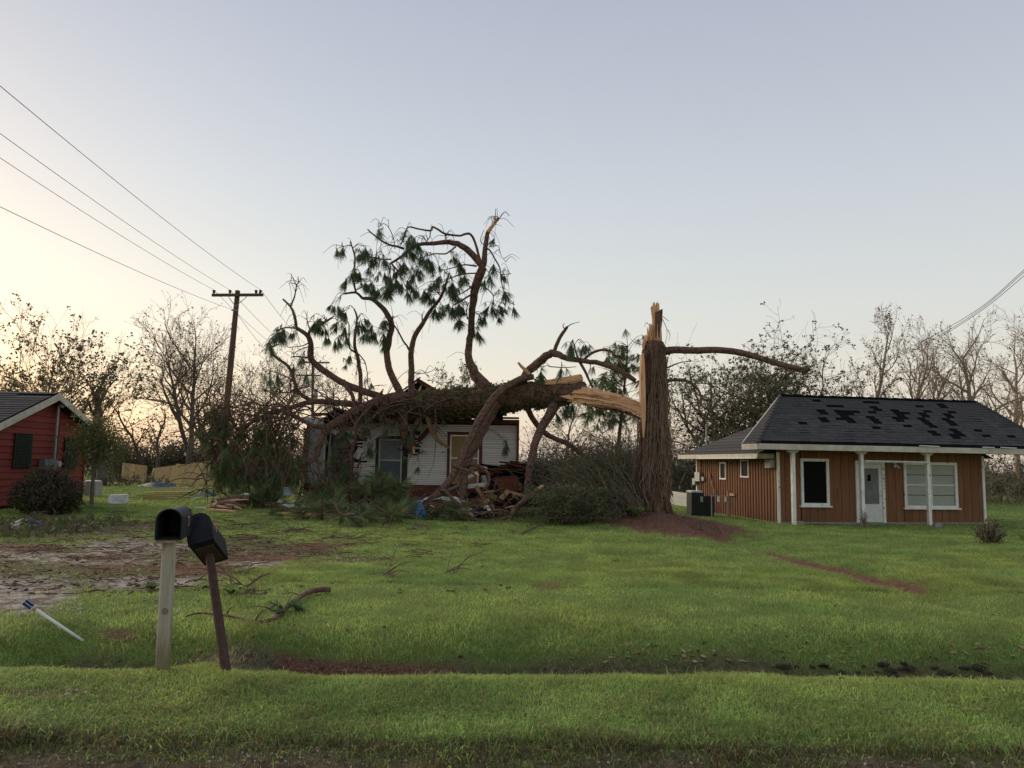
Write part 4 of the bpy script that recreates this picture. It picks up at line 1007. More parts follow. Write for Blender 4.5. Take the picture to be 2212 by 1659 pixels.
def bark_tube(mb, pts, rad, sides, seed, amp=.14, furrow=9):
    rnd = random.Random(seed); ph = rnd.uniform(0, 9); pl_ = {}
    n0 = len(mb.v); mb.tube(pts, rad, sides, cap=True)
    n_ = len(pts)
    for i in range(n_):
        c = Vector(pts[i])
        for k in range(sides):
            j = n0 + i * sides + k; p = Vector(mb.v[j]); a = 2 * math.pi * k / sides
            cell = ((k + i // 3) // 2, i // 3); pv = pl_.setdefault(cell, rnd.uniform(-.5, .5))
            f = 1 + amp * (.22 * math.sin(furrow * a + ph + .5 * math.sin(i * .7)) + .75 * pv + rnd.uniform(-.28, .28))
            mb.v[j] = tuple(c + (p - c) * f)

def fibre_tube(mb, pts, rx, sides, seed, amp=.35):
    rnd = random.Random(seed); off = [1 + rnd.uniform(-amp, amp) for _ in range(sides)]; n0 = len(mb.v); mb.tube(pts, rx, sides, cap=True)
    for i in range(len(pts)):
        c = Vector(pts[i])
        for k in range(sides):
            j = n0 + i * sides + k; p = Vector(mb.v[j]); mb.v[j] = tuple(c + (p - c) * (off[k] + rnd.uniform(-.06, .06)))
            if rnd.random() < .03: off[k] = 1 + rnd.uniform(-amp, amp)
# ---- stump
SY = 23.4
def stump():
    base = W(1408, 1115, SY); base.z = gzf(base.x, SY) - .05
    T = thing('pine_stump', 'tall splintered pine stump wrapped in vines, standing on a straw mound', 'stump', base)
    prof = [(1120, 1360, 1456), (1105, 1367, 1449), (1080, 1370, 1447), (1040, 1374, 1445), (1000, 1378, 1443), (950, 1383, 1442), (900, 1386, 1442), (850, 1388, 1441), (800, 1388, 1440), (765, 1386, 1440), (748, 1386, 1438), (738, 1391, 1434)]
    pts, rad = [], []
    for (v, a, b_) in prof:
        pts.append(W((a + b_) / 2, v, SY)); rad.append((b_ - a) / 2 * PXM(SY) * .93)
    pts[0].z = base.z - .1
    P2 = catmull(pts, 4); R2 = lerplist(rad, len(P2))
    b = MB(); bark_tube(b, P2, R2, 40, 5, .16, 11); b.build('trunk', M_pbark, T, off=base)
    # root flares
    for k in range(7):
        a = k * .9 + .3; r = .50; d = Vector((math.cos(a), math.sin(a), 0)); q = base + d * (r + .28)
        b = MB(); b.tube(catmull([base + d * .35 + Vector((0, 0, .65)), base + d * r + Vector((0, 0, .22)), Vector((q.x, q.y, gzf(q.x, q.y) - .05))], 4), lerplist([.18, .14, .05], 9), 8, rough=.1); b.build('root', M_pbark, T, off=base)
    # bark slab on the tall right side
    def splint(poly, dy, m_, nm, dep=.10):
        b = MB(); q = [W(u, v, SY + dy) for (u, v) in poly]; b.prism(q, (0, dep, 0)); return b.build(nm, m_, T, off=base)
    splint([(1417, 742), (1416, 675), (1419, 672), (1421, 678), (1423, 671), (1427, 669), (1431.5, 667), (1431, 690), (1429, 710), (1430, 742)], -.10, M_pbark, 'bark_slab', .30)
    # bright splinters
    S = [([(1409, 740), (1409, 690), (1406, 665), (1408, 660), (1410, 662), (1412, 740)], .02), ([(1411, 740), (1410, 655), (1412.5, 653), (1414, 651), (1415.2, 658), (1416, 740)], -.02),
         ([(1414, 745), (1415, 664), (1417, 655), (1419, 654), (1420, 650), (1421, 655), (1424, 655), (1425, 672), (1424, 700), (1422, 740)], .06),
         ([(1402, 745), (1402, 706), (1404, 698), (1406, 701), (1408, 700), (1411, 704), (1413, 745)], -.06), ([(1399, 750), (1398, 705), (1400, 712), (1403, 722), (1406, 750)], -.10),
         ([(1393, 755), (1393, 727), (1395, 731), (1398, 738), (1400, 755)], -.08), ([(1388, 762), (1388, 737), (1391, 741), (1393, 733), (1396, 741), (1399, 762)], -.04), ([(1395, 752), (1396, 722), (1400, 728), (1404, 752)], -.16),
         ([(1404, 752), (1405, 720), (1408, 728), (1411, 715), (1414, 726), (1418, 735), (1420, 752)], -.20), ([(1412, 756), (1413, 735), (1416, 741), (1419, 732), (1421, 756)], -.24)]
    for poly, dy in S: splint(poly, dy, M_wood, 'splinter', .07)
    rnd = random.Random(5)
    for k in range(44):
        u = rnd.uniform(1388, 1426); vt = 745 - 50 * max(0, (u - 1388) / 30) * rnd.random() - rnd.uniform(0, 14); p = W(u, 755, SY + rnd.uniform(-.22, .2)); q = W(u + rnd.uniform(-2, 2), vt, SY + rnd.uniform(-.2, .2)); q.y = p.y
        b = MB(); b.tube([p, p.lerp(q, .6), q], [.04, .03, .004], 4); b.build('splinter', rnd.choice([M_wood, M_wood, M_woodo]), T, off=base)
    # stripped strip down the left side
    splint([(1386, 765), (1384.5, 820), (1385, 870), (1388, 905), (1391.5, 945), (1395, 905), (1395, 850), (1393, 790), (1391, 762)], -.40, M_wood, 'stripped_wood', .34)
    # limbs
    def limb(px, w0, w1, y0, y1, nm='limb', mt=M_pbarkh):
        n_ = len(px); P = [W(u, v, y0 + (y1 - y0) * i / (n_ - 1)) for i, (u, v) in enumerate(px)]; C = catmull(P, 5)
        b = MB(); bark_tube(b, C, [max(.004, x * PXM(SY) / 2) for x in lerplist([w0, w1], len(C))], 10, len(px) + int(px[0][0]), .12, 5); return b.build(nm, mt, T, off=base)
    l = limb([(1428, 762), (1455, 756), (1500, 757), (1550, 756), (1600, 762), (1650, 776), (1690, 788), (1733, 798)], 17, 11, SY, SY - 1.2)
    limb([(1725, 797), (1738, 799), (1747, 793)], 13, 14, SY - 1.2, SY - 1.3, 'limb_stub')
    limb([(1436, 822), (1465, 821), (1490, 826), (1510, 845), (1514, 870), (1508, 888)], 8, 3, SY, SY - .4)
    limb([(1440, 795), (1470, 783), (1500, 780)], 4, 1, SY, SY - .3, 'twig')
    for px in ([(1431, 690), (1436, 700), (1441, 715), (1439, 735), (1434, 750)], [(1432, 684), (1440, 690), (1446, 694)], [(1442, 712), (1447, 722), (1445, 738)], [(1388, 745), (1372, 740), (1362, 732)], [(1390, 730), (1380, 735), (1370, 734)], [(1402, 702), (1396, 697), (1392, 706)]):
        limb(px, 1.6, .7, SY - .3, SY - .5, 'dead_vine', M_vine)
    # climbing vines
    vb = MB(); hang = MB()
    def srf(v, a):     # surface point at photo row v, angle a (0 faces right, -90 faces camera)
        c = None
        for i in range(len(prof) - 1):
            if prof[i][0] >= v >= prof[i + 1][0]:
                t = (prof[i][0] - v) / (prof[i][0] - prof[i + 1][0]); ul = prof[i][1] * (1 - t) + prof[i + 1][1] * t; ur = prof[i][2] * (1 - t) + prof[i + 1][2] * t
                c = W((ul + ur) / 2, v, SY); r = (ur - ul) / 2 * PXM(SY) * .93
        return c + Vector((math.cos(a), math.sin(a), 0)) * (r * 1.06 + .012)
    for k in range(170):
        a = rnd.uniform(-math.pi * 1.05, .1); v0 = rnd.uniform(960, 1112); v1 = max(760, v0 - rnd.uniform(60, 260)); pts = []
        for j in range(9):
            v = v0 + (v1 - v0) * j / 8; a += rnd.uniform(-.16, .16)
            p = srf(v, a)
            if rnd.random() < .2: p += Vector((math.cos(a), math.sin(a), 0)) * rnd.uniform(.02, .12)
            pts.append(p)
        vb.tube(catmull(pts, 2), rnd.uniform(.004, .013) if rnd.random() < .85 else rnd.uniform(.016, .03), 4, cap=False)
    o = vb.build('climbing_vines', M_vine, T, off=base); o['kind'] = 'stuff'
    return T
STUMP = stump()

# ---- needle tufts (a few shared shapes)
def tuft_mesh(seed, n_=70, ln=.34, sp=.5, m_=None):
    rnd = random.Random(seed); b = MB()
    for k in range(n_):
        a = rnd.uniform(0, 2 * math.pi); s = sp * math.sqrt(rnd.random()); L_ = ln * rnd.uniform(.7, 1.1)
        st = Vector((0, 0, -rnd.uniform(0, .12))); d = Vector((math.cos(a) * s, math.sin(a) * s, -1)).normalized(); d2 = (d + Vector((0, 0, -.25))).normalized()
        side = d.cross(Vector((math.sin(a * 3), math.cos(a * 2), .3))).normalized() * .0055
        m_p = st + d * L_ * .55; e = m_p + d2 * L_ * .5
        b.add([st - side * .6, st + side * .6, m_p + side, e, m_p - side], [(0, 1, 2, 4), (4, 2, 3)])
    return b
TUFTS = [tuft_mesh(90 + k, 84, (.34, .38, .42, .36)[k], (.45, .65, .5, .85)[k]).mesh('needle_tuft', M_needle) for k in range(4)]
BIG = [tuft_mesh(190 + k, 60, .42, (.7, 1.0, .85)[k]) for k in range(3)]

def fallen():
    rnd = random.Random(77)
    base = Vector((W(1000, 870, 26.5).x, 26.5, gzf(-1.7, 26.5)))
    T = thing('fallen_pine', 'huge snapped pine trunk with curved limbs, fallen across the white house roof', 'fallen tree', base)
    def Yt(u): return float(np.interp(u, [700, 850, 1000, 1150, 1240, 1392], [27.4, 27.2, 26.7, 25.6, 24.8, SY]))
    def poly(px, y0=None, y1=None):
        out = []
        for i, (u, v) in enumerate(px):
            t = i / (len(px) - 1); ya = Yt(px[0][0]) if y0 is None else y0; yb = ya if y1 is None else y1
            out.append(W(u, v, ya + (yb - ya) * t))
        return out
    def limb(px, w0, w1, y0=None, y1=None, nm='limb', mt=M_pbarkh, sides=10, par=None, amp=.13, floor=False):
        P = poly(px, y0, y1); C = catmull(P, 5); n_ = len(C)
        kk = PXM(26) * (w0[0] if isinstance(w0, list) else w0) * .13; j_ = [rvec(rnd) * kk * (rnd.random() ** 2) for _ in range(n_ // 3 + 2)]
        C = [c if i in (0, n_ - 1) else c + j_[i // 3].lerp(j_[i // 3 + 1], (i % 3) / 3) for i, c in enumerate(C)]
        ws = [w0, w1] if not isinstance(w0, list) else w0
        rr = [max(.004, w_ * PXM(p.y) / 2) for w_, p in zip(lerplist(ws, n_), C)]
        b = MB(); bark_tube(b, C, rr, sides, int(px[0][0] * 7 + px[-1][1]) % 999, amp, 5); return b.build(nm, mt, par or T, off=base), C
    # main trunk
    cx = [(1262, 843), (1230, 849), (1180, 853), (1120, 857), (1060, 862), (1000, 868), (940, 874), (890, 878), (850, 884), (810, 890), (770, 900), (735, 912)]
    P = [W(u, v, Yt(u)) for (u, v) in cx]; C = catmull(P, 5); wd = lerplist([38, 46, 52, 56, 58, 58, 55, 50, 44, 34, 26, 20], len(C)); wd = [w_ * (1 + .07 * math.sin(i * 1.3) + rnd.uniform(-.05, .05)) for i, w_ in enumerate(wd)]
    b = MB(); bark_tube(b, C, [w_ * PXM(p.y) / 2 for w_, p in zip(wd, C)], 36, 3, .16, 9); b.build('trunk', M_pbark, T, off=base, smooth=True)
    TR = list(zip(C, [w_ * PXM(p.y) / 2 for w_, p in zip(wd, C)]))
    # torn butt, still hinged to the stump
    def chunk(poly_, y0, y1, dep, nm='split_wood', mt=M_woodh):
        us = [p[0] for p in poly_]; a0, a1 = min(us), max(us); q = [W(u, v, y0 + (y1 - y0) * (u - a0) / (a1 - a0 + 1e-6)) for (u, v) in poly_]
        b = MB(); b.prism(q, (0, dep, 0)); return b.build(nm, mt, T, off=base)
    for (px, ws, y0, y1, sd) in (([(1228, 857), (1250, 855), (1280, 858), (1310, 862), (1340, 868), (1368, 878), (1394, 891)], [26, 34, 36, 32, 28, 25, 22], 24.85, SY - .1, 1), ([(1168, 829), (1190, 827), (1215, 824), (1238, 821), (1256, 815)], [10, 15, 18, 20, 14], 25.2, 24.6, 2)):
        C3 = catmull([W(u, v, y0 + (y1 - y0) * i / (len(px) - 1)) for i, (u, v) in enumerate(px)], 6); ww = lerplist(ws, len(C3)); b = MB(); fibre_tube(b, C3, [w_ * PXM(24.3) / 2 for w_ in ww], 34, sd, .22); b.build('split_wood', M_woodh, T, off=base)
        for k in range(54 if sd == 1 else 22):
            i0 = rnd.randrange(0, len(C3) - 6); i1 = min(len(C3) - 1, i0 + rnd.randrange(5, 14)); a_ = rnd.uniform(math.pi * .75, math.pi * 2.1); o_ = Vector((0, math.cos(a_), math.sin(a_)))
            st = [C3[i] + o_ * (ww[i] * PXM(24.3) / 2 * rnd.uniform(.95, 1.16)) for i in (i0, (i0 + i1) // 2, i1)]; st[-1] = st[-1] + o_ * rnd.uniform(0, .08)
            b = MB(); b.tube(st, [.012, rnd.uniform(.012, .03), .003], 4); b.build('splinter', rnd.choice([M_woodh, M_woodh, M_wood, M_woodo]), T, off=base)
    chunk([(1208, 856), (1230, 852), (1246, 868), (1262, 873), (1240, 872), (1228, 862)], 24.5, 24.3, .06)
    for k in range(14):
        u = rnd.uniform(1236, 1262); v = rnd.uniform(826, 866); p = W(u, v, 24.6); q = W(u + rnd.uniform(6, 26), v + rnd.uniform(-6, 6), 24.45 + rnd.uniform(-.1, .1))
        b = MB(); b.tube([p, p.lerp(q, .6), q], [.035, .028, .004], 4); b.build('splinter', M_woodh, T, off=base)
    for k in range(12):
        u = rnd.uniform(1340, 1388); v = float(np.interp(u, [1340, 1388], [858, 890])) + rnd.uniform(-6, 8); p = W(u, v, SY - .28); q = W(u + rnd.uniform(-16, -4), v - rnd.uniform(8, 26), SY - .3)
        b = MB(); b.tube([p, p.lerp(q, .5), q], [.022, .016, .003], 4); b.build('splinter', M_woodh, T, off=base)
    # bark flap under the hinge
    limb([(1262, 872), (1300, 880), (1350, 890), (1390, 908)], 9, 6, 24.7, SY - .1, 'bark_flap', M_pbark)
    # limbs: pixels, width start, width end, depth start, depth end
    LIMBS = [
        ([(835, 866), (823, 857), (790, 847), (755, 834), (713, 811), (678, 783), (671, 764), (671, 739), (662, 723), (641, 709)], [16, 15, 15, 14, 14, 13, 10, 8], None, 27.1, 26.4),
        ([(641, 709), (635, 679), (627, 662), (611, 646)], [7, 5, 4], None, 26.4, 26.3), ([(627, 662), (636, 642), (641, 616), (647, 609)], [4, 3, 2], None, 26.35, 26.2), ([(641, 614), (634, 612), (624, 611)], [2, 1.2], None, 26.2, 26.1),
        ([(666, 725), (671, 713), (690, 702), (706, 693), (718, 686)], [7, 6, 4], None, 26.5, 26.2), ([(641, 709), (614, 708), (600, 716), (597, 722)], [4, 3, 2], None, 26.4, 26.0), ([(672, 716), (665, 700), (663, 684)], [4, 2], None, 26.5, 26.5),
        ([(678, 775), (662, 772), (640, 770), (628, 772)], [5, 2], None, 26.6, 26.1), ([(668, 740), (650, 748), (620, 750)], [3, 1.2], None, 26.4, 26.0), ([(669, 748), (646, 756), (632, 765)], [2.5, 1], None, 26.4, 26.0),
        ([(830, 880), (795, 876), (760, 873), (715, 868), (669, 869), (628, 880), (586, 894), (556, 908), (523, 922), (495, 925)], [16, 15, 13, 11, 9, 6, 4], None, 27.0, 25.6),
        ([(672, 866), (655, 855), (641, 843), (639, 834), (632, 813), (623, 792), (605, 778), (590, 767), (584, 755), (590, 748), (602, 744)], [9, 8, 7, 6, 5, 3], None, 26.5, 25.8), ([(641, 843), (620, 848), (590, 845), (571, 841)], [4, 1.5], None, 26.2, 25.7), ([(639, 838), (630, 820), (600, 806), (575, 800)], [3.5, 1.2], None, 26.2, 25.8), ([(628, 830), (628, 850), (634, 872)], [3, 2], None, 26.2, 26.1),
        ([(890, 860), (850, 862), (815, 868), (790, 878), (767, 889), (740, 905), (711, 923), (698, 938), (693, 949), (688, 972), (682, 988), (665, 998), (635, 1005)], [26, 22, 20, 19, 19, 18, 15, 14, 12, 9], None, 26.9, 25.6),
        ([(635, 1003), (641, 1013), (656, 1035), (650, 1058), (642, 1079), (625, 1105), (614, 1120)], [8, 7, 5, 4], None, 25.6, 25.2), ([(711, 921), (695, 923), (679, 921), (660, 912), (642, 903), (618, 892), (595, 884), (570, 882)], [13, 9, 6, 3], None, 26.2, 25.6), ([(686, 990), (690, 1010), (688, 1030), (680, 1042)], [4, 2], None, 25.8, 25.6), ([(693, 955), (683, 965), (670, 972)], [4, 1.5], None, 25.9, 25.6),
        ([(741, 822), (750, 838), (762, 856), (767, 889), (771, 926), (768, 950), (762, 972), (757, 995), (753, 1016), (740, 1035), (722, 1058)], [10, 9, 8, 7, 6, 4], None, 26.6, 26.2), ([(770, 935), (785, 948), (795, 965)], [3, 1.5], None, 26.2, 26.0), ([(728, 938), (750, 952), (760, 975), (740, 990)], [7, 5, 3], None, 26.4, 26.2),
        ([(872, 885), (873, 910), (873, 935), (880, 958), (888, 972)], [21, 20, 18, 12], None, 26.8, 27.2), ([(912, 890), (905, 908), (894, 926), (890, 950), (892, 977)], [15, 14, 13, 10], None, 26.8, 27.2),
        ([(820, 905), (850, 912), (870, 922)], [10, 8], None, 26.8, 26.9), ([(840, 905), (826, 918), (800, 928), (780, 950)], [3, 1.5], None, 26.7, 26.4),
        # uprights
        ([(778, 868), (779, 815), (776, 795), (773, 773), (768, 755), (766, 738), (769, 710), (771, 685), (765, 667)], [10, 9, 8, 7, 5, 3], None, 27.1, 26.8), ([(767, 762), (757, 754), (754, 740), (754, 701)], [4.5, 4, 3], None, 26.95, 26.8), ([(775, 765), (788, 782), (793, 805), (795, 830), (800, 845)], [3, 2, 1.5], None, 26.9, 26.6),
        ([(868, 862), (855, 830), (844, 807), (838, 785), (835, 762), (839, 743), (842, 725), (846, 707), (843, 690), (828, 667), (807, 648), (790, 645), (783, 643), (770, 632), (743, 634)], [17, 15, 14, 14, 13, 12, 8, 6, 4], None, 26.9, 26.3),
        ([(769, 632), (765, 610), (765, 588), (767, 558), (763, 540), (757, 521)], [5, 5, 4, 3], None, 26.3, 26.1), ([(760, 530), (752, 530), (738, 533), (726, 538)], [2, 1], None, 26.15, 26.0), ([(844, 695), (848, 688), (850, 682)], [4, 2], None, 26.5, 26.5),
        ([(889, 856), (889, 830), (889, 805), (888, 780), (888, 762), (894, 730), (904, 712), (913, 699), (929, 672), (950, 646), (961, 619), (971, 590)], [15, 14, 13, 12, 11, 10, 8, 6, 4], None, 26.8, 26.0), ([(887, 762), (880, 748), (871, 736), (860, 715), (849, 699)], [5, 4, 3], None, 26.6, 26.4), ([(913, 697), (912, 688), (912, 681)], [4, 2.5], None, 26.4, 26.4),
        ([(890, 800), (898, 806), (918, 806), (935, 800), (942, 792)], [2.5, 1], None, 26.7, 26.3),
        ([(1052, 846), (1043, 831), (1031, 815), (1022, 797), (1014, 780), (1012, 762), (1014, 742), (1015, 725), (1018, 700), (1018, 678), (1022, 655), (1024, 638), (1028, 620), (1034, 600), (1043, 577)], [32, 26, 20, 16, 15, 14, 15, 18, 20, 19], None, 26.2, 25.4),
        ([(1041, 582), (1046, 565), (1047, 545), (1050, 522), (1053, 503), (1060, 490)], [13, 12, 10, 8], None, 25.4, 25.2), ([(1053, 500), (1062, 490), (1072, 478), (1075, 468)], [9, 8, 4], None, 25.2, 25.1, M_wood), ([(1069, 482), (1070, 470), (1070, 460)], [3, 1.2], None, 25.1, 25.1), ([(1075, 478), (1080, 470), (1084, 463)], [2.5, 1.2], None, 25.1, 25.0),
        ([(1043, 577), (1035, 566), (1016, 545), (1005, 536), (992, 529), (978, 525), (963, 523), (935, 526), (910, 527), (892, 535), (870, 552), (844, 569)], [16, 15, 13, 11, 9, 7, 5], None, 25.4, 24.9),
        ([(1040, 570), (1035, 555), (1030, 537), (1022, 515), (1014, 505), (1003, 506), (992, 509), (963, 505), (945, 495), (934, 490), (930, 498), (905, 495), (884, 490), (876, 500)], [6, 5.5, 5, 4.5, 4, 3], None, 25.4, 24.8),
        ([(963, 505), (962, 515), (963, 522)], [3, 2], None, 25.2, 25.1), ([(930, 497), (928, 512), (920, 525)], [3, 1.5], None, 25.0, 24.9), ([(876, 498), (872, 515), (866, 530)], [3, 1.5], None, 24.8, 24.8),
        ([(873, 538), (860, 533), (842, 529), (825, 520), (802, 503), (794, 495)], [6, 5, 4, 2.5], None, 25.0, 24.7), ([(853, 538), (850, 515), (840, 492), (828, 483), (818, 492)], [2.2, 1.8, 1.2], None, 24.9, 24.7), ([(845, 560), (825, 560), (805, 556), (790, 565), (770, 578)], [3.5, 2.5, 1.5], None, 25.0, 25.2),
        ([(1030, 575), (1005, 572), (980, 578), (958, 584)], [4, 3, 1.5], None, 25.3, 25.0), ([(985, 533), (975, 540), (962, 548), (940, 548), (925, 552)], [4, 3.5, 2], None, 25.2, 24.9), ([(1030, 590), (1000, 592), (975, 600), (955, 610)], [3.5, 3, 1.5], None, 25.3, 25.0),
        ([(1025, 630), (1012, 640), (995, 650), (978, 660)], [5, 4, 2.5], None, 25.4, 25.0), ([(1030, 605), (1015, 622), (1000, 632), (985, 640)], [4, 3, 2], None, 25.4, 25.1), ([(1010, 690), (1008, 670), (1012, 655)], [3, 2], None, 25.6, 25.5),
        ([(1051, 537), (1058, 541), (1072, 564), (1080, 580), (1082, 598), (1086, 622), (1093, 646), (1100, 653), (1112, 659)], [4, 3.5, 3, 2, 1.2], None, 25.3, 25.0), ([(1082, 594), (1092, 592), (1104, 592)], [2, 1], None, 25.1, 25.0), ([(1092, 645), (1091, 665), (1086, 680)], [2, 1.2], None, 25.0, 24.9),
        ([(1038, 614), (1050, 622), (1064, 635), (1066, 648), (1067, 659)], [3, 2.5, 1.5], None, 25.4, 25.2), ([(1056, 533), (1066, 532), (1077, 532), (1082, 550), (1092, 566)], [2, 1.5, 1], None, 25.2, 25.1), ([(1046, 530), (1038, 520), (1042, 505), (1046, 496)], [2, 1.2], None, 25.3, 25.2),
        # arching limbs in front and to the right
        ([(1152, 814), (1129, 818), (1110, 826), (1092, 837), (1075, 851), (1060, 868), (1034, 911), (1020, 940), (1005, 969), (993, 997), (981, 1022), (965, 1045), (949, 1064), (923, 1088), (910, 1108)], [13, 15, 16, 17, 17, 17, 16, 16, 18, 14], None, 25.6, 24.0),
        ([(1073, 872), (1060, 892), (1047, 916), (1036, 938), (1026, 961), (1015, 982), (1007, 1001), (1003, 1025), (1002, 1046), (998, 1075), (992, 1110)], [24, 23, 22, 20, 19, 18, 17], None, 25.7, 24.6),
        ([(1205, 862), (1190, 892), (1177, 913), (1166, 932), (1158, 953), (1150, 980), (1145, 1006), (1141, 1040), (1136, 1085)], [24, 20, 18, 17, 16, 15], None, 25.1, 24.4),
        ([(1130, 868), (1140, 884), (1151, 905), (1165, 924), (1180, 937), (1200, 948), (1225, 958), (1245, 972), (1264, 987), (1284, 1004), (1304, 1017), (1325, 1024), (1350, 1027)], [13, 12, 11, 10, 9, 6], None, 26.0, 27.4),
        ([(1125, 830), (1140, 804), (1155, 790), (1172, 776), (1184, 766), (1193, 762), (1204, 765), (1214, 770), (1230, 775), (1248, 778), (1270, 781), (1291, 784), (1312, 790), (1331, 797), (1350, 808), (1372, 823)], [19, 19, 18, 16, 14, 12, 11, 11, 11, 10], None, 25.7, 24.0),
        ([(1196, 763), (1201, 748), (1206, 735), (1215, 720), (1222, 712), (1225, 706)], [9, 8, 6], None, 25.2, 25.0), ([(1222, 708), (1235, 700), (1253, 695)], [3, 1], None, 25.0, 24.9), ([(1220, 712), (1216, 703), (1220, 698)], [3, 1], None, 25.0, 24.9),
        ([(1248, 776), (1256, 788), (1264, 802), (1272, 820), (1280, 838)], [7, 6, 4], None, 24.8, 24.6), ([(1262, 777), (1275, 765), (1290, 758), (1301, 756), (1318, 758), (1331, 768), (1340, 780), (1344, 793)], [6, 6, 5, 4, 3], None, 24.7, 24.4), ([(1305, 756), (1318, 750), (1335, 752), (1348, 750)], [1.8, 1], None, 24.6, 24.3),
        ([(1250, 776), (1244, 760), (1240, 745), (1236, 735)], [4, 3, 2], None, 24.8, 24.6), ([(1252, 776), (1258, 760), (1272, 756)], [2.5, 1.2], None, 24.8, 24.6), ([(1188, 792), (1220, 794), (1245, 792)], [2.5, 1.5], None, 25.0, 24.7), ([(1276, 780), (1274, 800), (1266, 815)], [2.5, 1.2], None, 24.6, 24.5),
        ([(1098, 1128), (1108, 1108), (1119, 1093), (1136, 1078), (1153, 1067), (1162, 1058)], [11, 12, 13, 13], None, 22.6, 22.9),
        ([(1040, 1112), (1062, 1104), (1080, 1102), (1098, 1108)], [5, 5, 7], None, 22.4, 22.6), ([(990, 1118), (1020, 1122), (1060, 1128), (1098, 1118)], [8, 9, 10], None, 22.6, 22.7),
        ([(940, 1066), (960, 1060), (975, 1075), (1000, 1100), (1022, 1110)], [6, 7, 8, 8], None, 24.2, 23.6), ([(1000, 1008), (1020, 1003), (1040, 1010), (1055, 1025), (1055, 1045), (1044, 1058)], [8, 8, 8, 7, 5], None, 24.9, 24.6), ([(975, 1005), (995, 1012), (1015, 1018), (1028, 1025)], [4, 6, 7], None, 24.4, 24.2),
        ([(960, 1127), (985, 1120), (1003, 1112), (1015, 1098)], [6, 7, 7], None, 23.0, 23.2),
    ]
    CURV = []
    for L_ in LIMBS:
        px, ws, _, y0, y1 = L_[:5]; mt = L_[5] if len(L_) > 5 else M_pbarkh
        o, C2 = limb(px, ws, 0, y0, y1, 'limb' if max(ws) > 3.2 else 'twig', mt, 12 if max(ws) > 12 else (8 if max(ws) > 5 else 5))
        CURV.append((C2, ws))
    # orange torn strip hanging on the wall, broken sticks with bright ends
    for (px, ws, y0, y1, m_) in (([(920, 893), (928, 918), (933, 932), (945, 950), (958, 960), (972, 968)], [9, 10, 10, 8, 5], 26.7, 26.9, mat('torn_bark_strip', (0.30, 0.17, 0.07), (0.20, 0.11, 0.05), 9, .8, .01)),
                                 ([(1119, 783), (1130, 795), (1144, 808)], [5, 7, 9], 25.3, 25.5, M_wood), ([(1152, 1068), (1163, 1058), (1174, 1048)], [14, 12, 6], 22.85, 23.0, M_wood), ([(1000, 1100), (1012, 1108), (1020, 1112)], [8, 9, 8], 22.9, 22.8, M_wood), ([(808, 872), (820, 856), (826, 845)], [10, 8, 5], 26.9, 26.9, M_pbarkh), ([(823, 850), (828, 840)], [5, 3], 26.9, 26.9, M_wood), ([(893, 965), (894, 978)], [6, 5], 27.0, 27.0, M_wood), ([(1028, 1022), (1034, 1027)], [7, 4], 24.2, 24.1, M_wood), ([(637, 1006), (640, 1014)], [8, 7], 25.55, 25.5, M_wood), ([(905, 845), (908, 838), (910, 832)], [4, 3, 1], 26.4, 26.4, M_wood)):
        limb(px, ws, 0, y0, y1, 'broken_wood', m_, 7)
    # epiphyte fern and vine tangle on the trunk
    fm = MB(); vm = MB()
    for k in range(15000):
        i = rnd.randrange(len(TR)); c, r = TR[i]
        if c.x > W(1215, 850, 24.9).x: continue
        a = rnd.uniform(0, 2 * math.pi); j = min(i + 1, len(TR) - 1); c = c.lerp(TR[j][0], rnd.random())
        nrm = Vector((0, math.cos(a), math.sin(a)))
        if nrm.y > .4: continue
        leafcard(fm, c + nrm * (r * (1.0 + (.30 if rnd.random() < .2 else .12) * rnd.random())), rnd.uniform(.035, .095), rnd)
    for k in range(420):
        i = rnd.randrange(3, len(TR) - 6); pts = []; a = rnd.uniform(math.pi * .5, math.pi * 1.6)
        for j in range(5):
            i = max(0, min(len(TR) - 1, i + rnd.choice([-1, 0, 1, 1]))); c, r = TR[i]; a += rnd.uniform(-.5, .5); pts.append(c + Vector((rnd.uniform(-.1, .1), math.cos(a), math.sin(a))) * r * rnd.uniform(1.0, 1.12))
        vm.tube(pts, rnd.uniform(.006, .014), 3, cap=False)
    o = fm.build('trunk_fern', M_moss, T, off=base); o['kind'] = 'stuff'
    o = vm.build('trunk_vines', M_vine, T, off=base); o['kind'] = 'stuff'
    # ---- needle tufts hung from the limbs (photo positions)
    z3 = lambda x, y: (658.8 + x * .2648, 439.2 + y * .2648)
